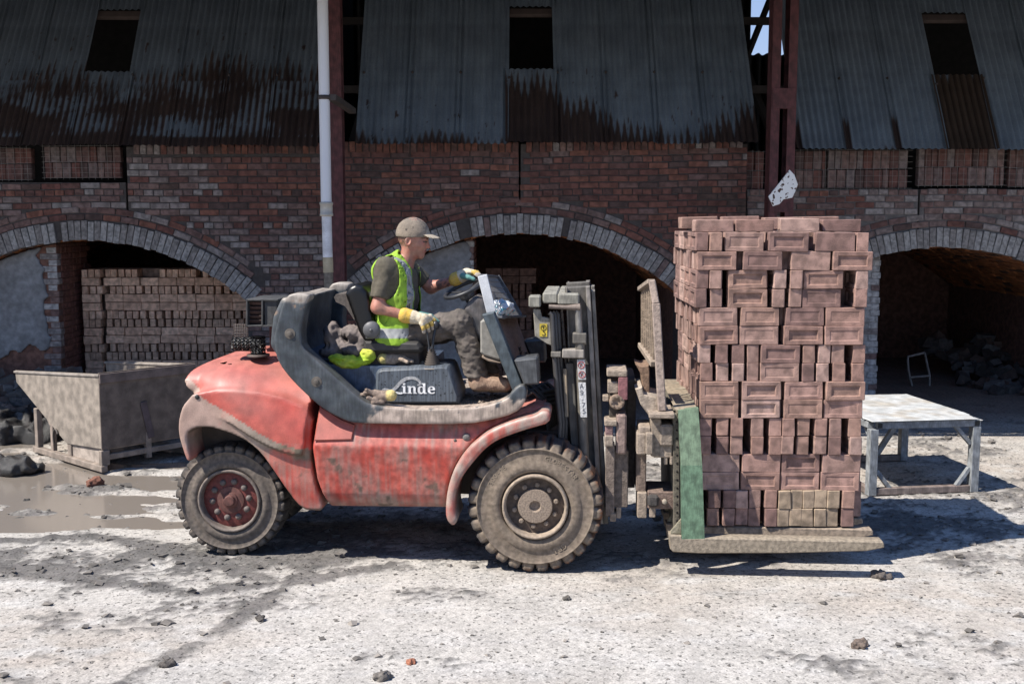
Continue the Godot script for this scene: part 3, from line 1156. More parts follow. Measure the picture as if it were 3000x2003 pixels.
	pm.prism(shape, -11.31, -11.295, 0.003)
	put("plate_sheet", pm, rusty_white(), plate)
	var pb := Maker.new()
	pb.bar(Vector3(2.748, 2.507, -11.31), Vector3(2.959, 2.526, -12.1), 0.03, 0.03)
	put("plate_bracket", pb, mat([0.07, 0.05, 0.04], 0.8), plate)


func rusty_white() -> StandardMaterial3D:
	var im := noise_picture(41, 256, 0.03, 5, 0.0, 1.0, 2.0)
	var d := im.get_data()
	var o := PackedByteArray()
	for v in d:
		var k := clampf((v / 255.0 - 0.83) * 12.0, 0.0, 1.0)
		o.append_array([int(lerpf(236, 70, k)), int(lerpf(234, 44, k)), int(lerpf(228, 30, k))])
	var m := mat([0.82, 0.82, 0.8], 0.6, "mottle", 0.35).duplicate() as StandardMaterial3D
	m.albedo_texture = ImageTexture.create_from_image(Image.create_from_data(256, 256, false, Image.FORMAT_RGB8, o))
	m.uv1_scale = Vector3.ONE / 0.5
	return m


func column(label: String, x: float, w: float, z: float, slotted: bool) -> void:
	var c := thing("steel_column", label, "column", Transform3D(Basis(), Vector3(x, 0, z)))
	var paint := mat([0.085, 0.027, 0.029], 0.7, "scratch", 0.5, "rough", 1.5)
	if slotted:
		for s in [-1.0, 1.0]:
			var m := Maker.new()
			m.slab(Vector2(s * w / 2.0, 0), Vector2(s * (w / 2.0 - 0.095), 5.0), -0.012, 0.0, 0.002)
			m.slab(Vector2(s * w / 2.0, 0), Vector2(s * (w / 2.0 - 0.012), 5.0), -0.2, -0.014, 0.002)
			m.slab(Vector2(s * w / 2.0, 0), Vector2(s * (w / 2.0 - 0.095), 5.0), -0.214, -0.202, 0.002)
			put("channel", m, paint, c)
		for y in [0.4, 1.6, 2.3, 3.42, 4.62]:
			var m := Maker.new()
			m.slab(Vector2(-w / 2.0 + 0.01, y), Vector2(w / 2.0 - 0.01, y + 0.22), 0.002, 0.012, 0.002)
			put("batten_plate", m, paint, c)
	else:
		for part in [["web", -0.01, 0.01, -0.16, -0.014], ["flange", -w / 2.0, w / 2.0, -0.012, 0.0], ["flange", -w / 2.0, w / 2.0, -0.174, -0.162]]:
			var m := Maker.new()
			m.slab(Vector2(part[1], 0), Vector2(part[2], 5.0), part[3], part[4], 0.002)
			put(part[0], m, paint, c)



# --- the forklift: local x runs forward, z towards the yard, origin under the front axle --------------------------
var truck_at := Transform3D(Basis.from_euler(Vector3(0, deg_to_rad(-4.0), 0)), Vector3(0.191, 0, -7.418))
var dust := Color(0.40, 0.325, 0.265)
var n_dirt := noise(301, 3.0, 5)
var n_spot := noise(302, 11.0, 4)
var n_run := noise(303, 1.0, 4)


func pv(a: Array) -> PackedVector2Array:
	return PackedVector2Array(a)


# two-sided wheel arch and body shells are solids; paint tells dust, mud and paint apart by place
func red_paint(p: Vector3, n: Vector3) -> Color:
	var red := Color(0.47, 0.045, 0.030).lerp(Color(0.57, 0.095, 0.065), clampf(0.5 + n_dirt.get_noise_3dv(p * 0.7) * 1.2, 0, 1))
	var d := n_dirt.get_noise_3dv(p)
	var s := n_spot.get_noise_3dv(p)
	var veil := 0.13 + 0.40 * clampf(n.y, 0.0, 1.0) + 0.25 * d
	var run := n_run.get_noise_2d(p.x * 34.0, p.y * 2.2)
	if p.y < 0.80:
		veil += 0.17 + clampf(run * 0.5 + d * 0.4, -0.2, 0.35)
	elif p.y > 0.80 and p.y < 0.93 and p.x > -1.2:
		veil += clampf(run * 1.1 + d * 0.5 - 0.12, 0.0, 0.4)
	veil += 0.55 * clampf((0.50 - p.y) / 0.12 + d * 0.8, 0.0, 1.0)
	var c := red.lerp(Color(0.36, 0.27, 0.225), clampf(veil, 0.0, 0.92))
	var grime := clampf((d * 1.3 + s * 0.7 - 0.42) * 5.0, 0.0, 1.0) * (1.0 if p.y < 0.72 else 0.25)
	c = c.lerp(Color(0.13, 0.095, 0.07), grime * 0.85)
	return c


func counter_paint(p: Vector3, n: Vector3) -> Color:
	var c := red_paint(p, n)
	# mud caught in the groove under the crease, and a chalky flank to the rear
	var line := crease_y(p.x)
	var under := line - p.y
	var d := n_dirt.get_noise_3dv(p * 1.3)
	if under > -0.01 and n.y < 0.9:
		var mud := clampf((0.085 + d * 0.10 - under) * 22.0, 0.0, 1.0) * clampf((p.x + 2.0) * 6.0, 0.0, 1.0)
		c = c.lerp(Color(0.145, 0.115, 0.08).lerp(Color(0.27, 0.225, 0.16), clampf(n_spot.get_noise_3dv(p) * 2.0 + 0.4, 0, 1)), mud)
		var chalk := clampf((-1.62 - p.x) * 3.0 + d * 1.6, 0.0, 0.85) * clampf((p.y - 0.62) * 6.0, 0.0, 1.0)
		c = c.lerp(Color(0.44, 0.35, 0.285), chalk)
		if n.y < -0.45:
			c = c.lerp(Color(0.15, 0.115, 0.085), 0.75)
	else:
		c = c.lerp(Color(0.60, 0.14, 0.115), 0.25)
	return c


var crease := softened([Vector2(-2.274, 1.174), Vector2(-2.211, 1.117), Vector2(-2.127, 1.056), Vector2(-2.025, 1.005), Vector2(-1.883, 0.927), Vector2(-1.771, 0.85), Vector2(-1.629, 0.783), Vector2(-1.515, 0.753), Vector2(-1.41, 0.748)], 3, false)


var hood_top := softened([Vector2(-2.361, 1.157), Vector2(-2.351, 1.187), Vector2(-2.319, 1.226), Vector2(-2.25, 1.264), Vector2(-2.159, 1.297), Vector2(-2.039, 1.323), Vector2(-1.886, 1.336), Vector2(-1.734, 1.323), Vector2(-1.53, 1.309)], 3, false)


func top_y(x: float) -> float:
	for i in hood_top.size() - 1:
		if x <= hood_top[i + 1].x:
			return lerpf(hood_top[i].y, hood_top[i + 1].y, clampf((x - hood_top[i].x) / (hood_top[i + 1].x - hood_top[i].x), 0.0, 1.0))
	return hood_top[hood_top.size() - 1].y


func crease_y(x: float) -> float:
	for i in crease.size() - 1:
		if x <= crease[i + 1].x:
			return lerpf(crease[i].y, crease[i + 1].y, clampf((x - crease[i].x) / (crease[i + 1].x - crease[i].x), 0.0, 1.0))
	return crease[crease.size() - 1].y


func frame_paint(p: Vector3, n: Vector3) -> Color:
	var s := n_spot.get_noise_3dv(p)
	var d := n_dirt.get_noise_3dv(p * 1.4)
	var c := Color(0.040, 0.050, 0.060).lerp(Color(0.092, 0.104, 0.113), clampf(0.35 + d * 0.9, 0, 1))
	c = c.lerp(Color(0.20, 0.185, 0.165), clampf(n.y, 0.0, 1.0) * 0.45)
	var sill := clampf((p.x + 1.005 + d * 0.16 + s * 0.06 - 0.35 * (p.y - 1.0)) * 40.0, 0.0, 1.0) * clampf((1.14 - p.y) * 30.0 + 6.0 * s, 0.0, 1.0)
	c = c.lerp(dust.lerp(Color(0.46, 0.37, 0.31), clampf(0.5 + d, 0, 1)), sill)
	var cap := clampf((p.y - 1.705 + d * 0.02) * 60.0, 0.0, 1.0)
	c = c.lerp(Color(0.40, 0.35, 0.30), cap * 0.85)
	if sill < 0.5 and p.x < -1.45:
		c = c.lerp(Color(0.25, 0.165, 0.11), clampf((s + d - 0.62) * 8.0, 0.0, 1.0))
	return c


func dusty(base: Color, amount := 0.5) -> Callable:
	return func(p: Vector3, n: Vector3) -> Color:
		return base.lerp(dust, clampf(amount * (0.35 + 0.8 * maxf(n.y, 0.0)) + 0.5 * n_dirt.get_noise_3dv(p * 1.6), 0.0, 0.95))


# a shell from a side outline: half width may vary with height
func shell(outline: Array, width: Callable, r: float, h: float, paint: Callable, more = null) -> ArrayMesh:
	var v := pv(outline)
	var lo := Vector2(1e9, 1e9)
	var hi := -lo
	for p in v:
		lo = lo.min(p)
		hi = hi.max(p)
	var f := func(p: Vector3) -> float:
		var d := extruded(poly_distance(Vector2(p.x, p.y), v), absf(p.z) - width.call(p), r)
		return d if more == null else more.call(p, d)
	return nets(f, Vector3(lo.x - 0.05, lo.y - 0.05, -0.75), Vector3(hi.x + 0.05, hi.y + 0.05, 0.75), h, paint)


func build_truck() -> void:
	var t := thing("forklift", "dusty red and dark blue forklift truck carrying bricks, man in open cab", "forklift", truck_at)
	var red := mat([1, 1, 1], 0.5, "mottle", 0.6, "rough", 0.35)
	var steel := mat([1, 1, 1], 0.72, "scratch", 0.45, "rough", 0.8)
	var dark := mat([0.035, 0.034, 0.034], 0.75)

	# rear counterweight: bulging hood over a fender that arches round the rear wheel
	var fender := softened([Vector2(-2.211, 1.113), Vector2(-2.253, 1.065), Vector2(-2.288, 1.025), Vector2(-2.309, 0.962), Vector2(-2.32, 0.899), Vector2(-2.318, 0.829), Vector2(-2.294, 0.739), Vector2(-2.267, 0.658), Vector2(-2.239, 0.663), Vector2(-2.253, 0.74), Vector2(-2.266, 0.807), Vector2(-2.258, 0.852), Vector2(-2.225, 0.877), Vector2(-2.184, 0.889), Vector2(-2.114, 0.892), Vector2(-2.04, 0.873), Vector2(-1.944, 0.841), Vector2(-1.858, 0.797), Vector2(-1.774, 0.722), Vector2(-1.696, 0.608), Vector2(-1.613, 0.483), Vector2(-1.552, 0.392), Vector2(-1.513, 0.358), Vector2(-1.483, 0.348), Vector2(-1.371, 0.345), Vector2(-1.403, 0.451), Vector2(-1.434, 0.556), Vector2(-1.453, 0.756), Vector2(-1.432, 1.01), Vector2(-1.692, 1.118), Vector2(-2.028, 1.137)], 1)
	var weight_shape := func(p: Vector3, d: float) -> float:
		var q := extruded(poly_distance(Vector2(p.x, p.y), fender), absf(p.z) - 0.575 + 0.06 * clampf((0.5 - p.y) * 2.0, 0.0, 1.0), 0.016)
		return smin(d, q, 0.035)
	var hood := [Vector2(-1.499, 1.32), Vector2(-1.7, 1.334), Vector2(-1.849, 1.349), Vector2(-1.999, 1.341), Vector2(-2.117, 1.312), Vector2(-2.207, 1.28), Vector2(-2.277, 1.243), Vector2(-2.308, 1.202), Vector2(-2.316, 1.17), Vector2(-2.299, 1.134), Vector2(-2.259, 1.096), Vector2(-2.173, 1.033), Vector2(-2.069, 0.982), Vector2(-1.925, 0.902), Vector2(-1.81, 0.824), Vector2(-1.666, 0.755), Vector2(-1.55, 0.725), Vector2(-1.486, 0.719), Vector2(-1.466, 1.033), Vector2(-1.424, 1.101)]
	var hv := softened(hood, 1)
	var f := func(p: Vector3) -> float:
		var top := top_y(maxf(p.x, -2.12))
		var bot := crease_y(maxf(p.x, -2.05)) - 0.01
		var rise := clampf((p.y - bot) / maxf(0.05, top - bot), 0.0, 1.0)
		var tail := clampf((-1.80 - p.x) / 0.42, 0.0, 1.0)
		var w := 0.615 * sqrt(maxf(0.0, 1.0 - 0.97 * pow(rise, 2.7) - 0.62 * pow(tail, 2.6) * (1.0 - rise)))
		return weight_shape.call(p, maxf(poly_distance(Vector2(p.x, p.y), hv), (absf(p.z) - w) * 0.55))
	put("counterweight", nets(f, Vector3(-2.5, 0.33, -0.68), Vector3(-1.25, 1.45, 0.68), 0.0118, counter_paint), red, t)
	# side panels between the wheels
	var panel := [Vector2(-1.4, 1.071), Vector2(-1.234, 0.977), Vector2(-1.136, 0.947), Vector2(-0.819, 0.945), Vector2(-0.424, 0.95), Vector2(-0.275, 0.98), Vector2(-0.127, 1.023), Vector2(-0.009, 1.057), Vector2(0.058, 1.041), Vector2(-0, 1.005), Vector2(-0.18, 0.955), Vector2(-0.29, 0.904), Vector2(-0.379, 0.841), Vector2(-0.429, 0.788), Vector2(-0.49, 0.706), Vector2(-0.528, 0.626), Vector2(-0.559, 0.519), Vector2(-0.571, 0.408), Vector2(-0.577, 0.375), Vector2(-0.98, 0.369), Vector2(-1.34, 0.365), Vector2(-1.374, 0.469), Vector2(-1.405, 0.574), Vector2(-1.423, 0.771)]
	var flank := func(p: Vector3) -> float:
		return 0.640 - 0.125 * clampf((p.y - 0.795) / 0.25, 0.0, 1.0) - 0.05 * clampf((0.78 - p.y) / 0.4, 0.0, 1.0) - 0.09 * pow(clampf((0.5 - p.y) / 0.14, 0.0, 1.0), 2.0)
	put("side_panel", shell(panel, flank, 0.022, 0.0125, red_paint), mat([1, 1, 1], 0.5, "pits", 0.5, "rough", 0.35), t)
	if true:
		var m := Maker.new()
		m.tint(Color(0.42, 0.11, 0.085))
		var b := [Vector2(-1.392, 1.042), Vector2(-1.239, 0.953), Vector2(-1.156, 0.923), Vector2(-1.167, 0.822), Vector2(-1.41, 0.812)]
		m.prism(b, 0.0, 0.012, 0.006, Transform3D(Basis.from_euler(Vector3(-0.464, 0, 0)), Vector3(0, 0.905, 0.588)) * Transform3D(Basis(), Vector3(0, -0.905, 0)))
		put("battery_cover", m, red, t)
	# front fenders: arched strips over the drive wheels
	var strip := [Vector2(-0.518, 0.299), Vector2(-0.559, 0.343), Vector2(-0.563, 0.424), Vector2(-0.551, 0.534), Vector2(-0.52, 0.64), Vector2(-0.483, 0.719), Vector2(-0.422, 0.801), Vector2(-0.349, 0.867), Vector2(-0.285, 0.916), Vector2(-0.176, 0.967), Vector2(-0.067, 1.003), Vector2(0.003, 1.018), Vector2(0.043, 1.049), Vector2(0.098, 1.039), Vector2(0.092, 0.97), Vector2(-0.012, 0.941), Vector2(-0.12, 0.905), Vector2(-0.229, 0.862), Vector2(-0.302, 0.811), Vector2(-0.369, 0.738), Vector2(-0.436, 0.652), Vector2(-0.48, 0.573), Vector2(-0.504, 0.487), Vector2(-0.504, 0.394), Vector2(-0.483, 0.34)]
	var sv := softened(strip, 1)
	for s in [1.0, -1.0]:
		var fs := func(p: Vector3) -> float:
			return extruded(poly_distance(Vector2(p.x, p.y), sv), absf(p.z - s * 0.52) - 0.185, 0.018)
		var chalky := func(p: Vector3, n: Vector3) -> Color:
			return red_paint(p, n).lerp(Color(0.43, 0.335, 0.28), clampf(0.42 + n_spot.get_noise_3dv(p * Vector3(1, 0.6, 1)) * 1.5 + 0.15 * n.y, 0.0, 1.0))
		put("front_fender", nets(fs, Vector3(-0.66, 0.2, s * 0.52 - 0.24), Vector3(0.3, 1.15, s * 0.52 + 0.24), 0.0125, chalky), red, t)
	# cab frame: a thick band that sweeps from behind the seat down to the step
	var band := [Vector2(-1.538, 1.767), Vector2(-1.578, 1.724), Vector2(-1.609, 1.644), Vector2(-1.645, 1.512), Vector2(-1.65, 1.479), Vector2(-1.647, 1.416), Vector2(-1.627, 1.327), Vector2(-1.54, 1.212), Vector2(-1.402, 1.08), Vector2(-1.324, 1.02), Vector2(-1.213, 0.964), Vector2(-1.136, 0.943), Vector2(-0.819, 0.943), Vector2(-0.424, 0.948), Vector2(-0.275, 0.976), Vector2(-0.127, 1.019), Vector2(-0.065, 1.083), Vector2(-0.05, 1.169), Vector2(-0.084, 1.212), Vector2(-0.142, 1.168), Vector2(-0.174, 1.112), Vector2(-0.333, 1.06), Vector2(-0.454, 1.052), Vector2(-0.731, 1.042), Vector2(-0.946, 1.051), Vector2(-1.055, 1.071), Vector2(-1.127, 1.116), Vector2(-1.265, 1.243), Vector2(-1.396, 1.358), Vector2(-1.467, 1.424), Vector2(-1.476, 1.496), Vector2(-1.464, 1.578), Vector2(-1.439, 1.695), Vector2(-1.41, 1.749), Vector2(-1.427, 1.764)]
	var bv := softened(band, 1)
	for s in [1.0, -1.0]:
		var fb := func(p: Vector3) -> float:
			return extruded(poly_distance(Vector2(p.x, p.y), bv), absf(p.z - s * 0.585) - 0.072, 0.014)
		put("cab_frame", nets(fb, Vector3(-1.72, 0.9, s * 0.585 - 0.12), Vector3(0.06, 1.84, s * 0.585 + 0.12), 0.0098, frame_paint), mat([1, 1, 1], 0.5, "scratch", 0.5, "rough", 0.9), t)
	for s in [1.0, -1.0]:
		for c in [Vector3(-1.381, 1.208, 0.655), Vector3(-1.545, 1.512, 0.655)]:
			var b := Maker.new()
			b.tint(Color(0.14, 0.12, 0.10))
			b.lathe([Vector2(0.034, 0.0), Vector2(0.034, 0.004), Vector2(0.017, 0.006), Vector2(0.015, 0.014), Vector2(0.0, 0.018)], Transform3D(Basis(Vector3.RIGHT, Vector3(0, 0, s), Vector3(0, -s, 0)), Vector3(c.x, c.y, s * 0.656)), 14, true)
			put("frame_bolt", b, steel, t)
	# the wall behind the seat joins both frames
	var wall := [Vector2(-1.631, 1.73), Vector2(-1.515, 1.721), Vector2(-1.539, 1.638), Vector2(-1.564, 1.457), Vector2(-1.554, 1.386), Vector2(-1.518, 1.332), Vector2(-1.645, 1.313), Vector2(-1.716, 1.421), Vector2(-1.693, 1.603)]
	var wv := pv(wall)
	var fw := func(p: Vector3) -> float:
		return extruded(poly_distance(Vector2(p.x, p.y), wv), absf(p.z) - 0.53, 0.02)
	put("rear_wall", nets(fw, Vector3(-1.8, 1.3, -0.6), Vector3(-1.25, 1.84, 0.6), 0.02, frame_paint), mat([1, 1, 1], 0.55, "scratch", 0.5, "rough", 0.9), t)
	# inner floor, seat base, console
	var blue := mat([0.045, 0.065, 0.10], 0.5, "scratch", 0.4, "rough", 0.4)
	var base := Maker.new()
	base.prism([Vector2(-1.504, 1.372), Vector2(-1.438, 1.292), Vector2(-1.046, 1.282), Vector2(-0.723, 1.277), Vector2(-0.714, 1.022), Vector2(-1.139, 1.017), Vector2(-1.306, 1.15), Vector2(-1.494, 1.305)], -0.5, 0.44, 0.015)
	put("seat_base", base, blue, t)
	var floor_plate := Maker.new()
	floor_plate.tint(Color(0.34, 0.275, 0.225))
	floor_plate.slab(Vector2(-1.127, 1.037), Vector2(-0.157, 0.986), -0.5, 0.50, 0.008)
	put("floor_plate", floor_plate, mat([1, 1, 1], 0.95, "pits", 0.3, "lumps", 5.0), t)
	var chassis := Maker.new()
	chassis.slab(Vector2(-2.269, 0.986), Vector2(-0.04, 0.409), -0.36, 0.30, 0.01)
	chassis.slab(Vector2(-1.353, 0.868), Vector2(-0.6, 0.385), -0.52, 0.52, 0.01)
	chassis.slab(Vector2(-0.086, 0.851), Vector2(0.144, 0.272), -0.34, 0.34, 0.01)
	for w in [[Vector3(-2.084, 0.347, 0.3), 0.3], [Vector3(-0.019, 0.336, 0.3), 0.4]]:
		chassis.tube([Vector3(w[0].x, w[0].y, -w[1]), Vector3(w[0].x, w[0].y, w[1])], 0.09, 12)
	put("chassis", chassis, mat([0.07, 0.055, 0.045], 0.9), t)
	var console := Maker.new()
	console.tint(Color(0.085, 0.10, 0.118))
	console.prism([Vector2(-1.035, 1.242), Vector2(-1.021, 1.264), Vector2(-0.99, 1.275), Vector2(-0.602, 1.297), Vector2(-0.567, 1.293), Vector2(-0.55, 1.273), Vector2(-0.494, 1.102), Vector2(-0.498, 1.049), Vector2(-1.038, 1.042)], 0.12, 0.505, 0.018)
	put("console", console, mat([1, 1, 1], 0.55, "streak", 0.35, "rough", 0.5), t)
	# small fittings on the flank
	for q in [[Vector3(-0.437, 0.858, 0.62), 0.024, Color(0.20, 0.19, 0.18)], [Vector3(-0.509, 0.837, 0.62), 0.010, Color(0.12, 0.10, 0.09)], [Vector3(-2.185, 1.088, 0.56), 0.016, Color(0.02, 0.02, 0.02)]]:
		var b := Maker.new()
		b.tint(q[2])
		var c: Vector3 = q[0]
		b.lathe([Vector2(q[1], -0.03), Vector2(q[1], 0.0), Vector2(q[1] * 0.8, 0.006), Vector2(0.0, 0.007)], Transform3D(Basis(Vector3.RIGHT, Vector3.BACK, Vector3.DOWN), Vector3(c.x, c.y, 0.618 if c.x > -1.0 else 0.575)), 16)
		put("flank_bolt", b, steel, t)
	build_logo(t)
	build_seat(t)
	build_controls(t)
	build_front(t)
	build_engine_top(t)
	build_mast(t)
	for s in [1.0, -1.0]:
		front_wheel(t, Vector3(0, 0.428, 0), s)
		rear_wheel(t, Vector3(-2.035, 0.376, 0), s)


func build_logo(t: Node3D) -> void:
	# the maker's script: a flat painted word with a long swash over it
	var white := mat([0.62, 0.62, 0.62], 0.6, "mottle", 0.2)
	var word := put("logo_letters", letters("inde", 0.088, 0.002, "Droid Serif", true, true), white, t)
	word.transform = Transform3D(Basis.from_scale(Vector3(1.12, 1, 1)), Vector3(-0.756, 1.146, 0.508))
	var sw := Maker.new()
	sw.flat()
	var over := softened([Vector2(-0.993, 1.131), Vector2(-0.982, 1.144), Vector2(-0.959, 1.14), Vector2(-0.933, 1.129), Vector2(-0.902, 1.152), Vector2(-0.866, 1.196), Vector2(-0.822, 1.219), Vector2(-0.773, 1.215), Vector2(-0.743, 1.191), Vector2(-0.747, 1.173), Vector2(-0.765, 1.171)], 2, false)
	for i in over.size() - 1:
		var wide := [0.009 * sin(PI * clampf(float(i) / over.size() * 0.94 + 0.06, 0, 1)) + 0.002, 0.009 * sin(PI * clampf(float(i + 1) / over.size() * 0.94 + 0.06, 0, 1)) + 0.002]
		var a: Vector2 = over[i]
		var b: Vector2 = over[i + 1]
		var n := (b - a).normalized().orthogonal()
		var z := 0.5085
		sw.quad(Vector3(a.x - n.x * wide[0], a.y - n.y * wide[0], z), Vector3(b.x - n.x * wide[1], b.y - n.y * wide[1], z), Vector3(b.x + n.x * wide[1], b.y + n.y * wide[1], z), Vector3(a.x + n.x * wide[0], a.y + n.y * wide[0], z))
		sw.quad(Vector3(a.x + n.x * wide[0], a.y + n.y * wide[0], z), Vector3(b.x + n.x * wide[1], b.y + n.y * wide[1], z), Vector3(b.x - n.x * wide[1], b.y - n.y * wide[1], z), Vector3(a.x - n.x * wide[0], a.y - n.y * wide[0], z))
	var foot := softened([Vector2(-0.982, 1.113), Vector2(-0.942, 1.129), Vector2(-0.911, 1.125), Vector2(-0.88, 1.116), Vector2(-0.862, 1.119)], 2, false)
	for i in foot.size() - 1:
		var a: Vector2 = foot[i]
		var b: Vector2 = foot[i + 1]
		var n := (b - a).normalized().orthogonal() * 0.006
		sw.quad(Vector3(a.x + n.x, a.y + n.y, 0.5095), Vector3(a.x - n.x, a.y - n.y, 0.5095), Vector3(b.x - n.x, b.y - n.y, 0.5095), Vector3(b.x + n.x, b.y + n.y, 0.5095)) if n.y < 0 else sw.quad(Vector3(a.x - n.x, a.y - n.y, 0.5095), Vector3(a.x + n.x, a.y + n.y, 0.5095), Vector3(b.x + n.x, b.y + n.y, 0.5095), Vector3(b.x - n.x, b.y - n.y, 0.5095))
	put("logo_swash", sw, white, t)


func build_seat(t: Node3D) -> void:
	var black := mat([0.026, 0.026, 0.027], 0.38, "scratch", 0.4, "rough", 0.5)
	var bp := pv([Vector2(-1.247, 1.745), Vector2(-1.219, 1.793), Vector2(-1.177, 1.811), Vector2(-1.127, 1.798), Vector2(-1.091, 1.757), Vector2(-1.07, 1.632), Vector2(-1.048, 1.507), Vector2(-1.045, 1.438), Vector2(-1.125, 1.433), Vector2(-1.163, 1.506), Vector2(-1.199, 1.609)])
	var back := func(p: Vector3) -> float:
		return extruded(poly_distance(Vector2(p.x, p.y), bp), absf(p.z - 0.2) - 0.225, 0.035)
	put("seat_back", nets(back, Vector3(-1.3, 1.35, -0.06), Vector3(-0.9, 1.9, 0.46), 0.014, dusty(Color(0.05, 0.05, 0.052), 0.15)), black, t)
	var flap := Maker.new()
	flap.tint(Color(0.16, 0.13, 0.11))
	flap.prism([Vector2(-1.321, 1.724), Vector2(-1.307, 1.743), Vector2(-1.233, 1.75), Vector2(-1.211, 1.711), Vector2(-1.181, 1.586), Vector2(-1.19, 1.577), Vector2(-1.248, 1.666), Vector2(-1.308, 1.693)], 0.02, 0.40, 0.008)
	put("seat_flap", flap, mat([0.5, 0.5, 0.5], 0.8, "pits", 0.2), t)
	var cushion := Maker.new()
	cushion.prism([Vector2(-1.125, 1.449), Vector2(-0.769, 1.441), Vector2(-0.742, 1.407), Vector2(-0.751, 1.372), Vector2(-1.133, 1.364)], -0.04, 0.43, 0.02)
	put("seat_cushion", cushion, mat([0.03, 0.028, 0.027], 0.6), t)
	var sub := Maker.new()
	sub.prism([Vector2(-1.115, 1.369), Vector2(-0.77, 1.372), Vector2(-0.762, 1.253), Vector2(-1.121, 1.249)], 0.0, 0.38, 0.008)
	put("seat_mount", sub, mat([0.05, 0.04, 0.034], 0.8), t)
	var hinge := Maker.new()
	hinge.tint(Color(0.12, 0.12, 0.122))
	hinge.lathe([Vector2(0.055, -0.02), Vector2(0.055, 0.008), Vector2(0.046, 0.018), Vector2(0.0, 0.02)], Transform3D(Basis(Vector3.RIGHT, Vector3.BACK, Vector3.DOWN), Vector3(-1.065, 1.519, 0.46)), 20)
	hinge.lathe([Vector2(0.010, 0.02), Vector2(0.010, 0.026), Vector2(0.0, 0.027)], Transform3D(Basis(Vector3.RIGHT, Vector3.BACK, Vector3.DOWN), Vector3(-1.065, 1.519, 0.46)), 10)
	hinge.slab(Vector2(-1.105, 1.515), Vector2(-1.026, 1.462), 0.44, 0.46, 0.004)
	put("seat_hinge", hinge, mat([1, 1, 1], 0.5), t)


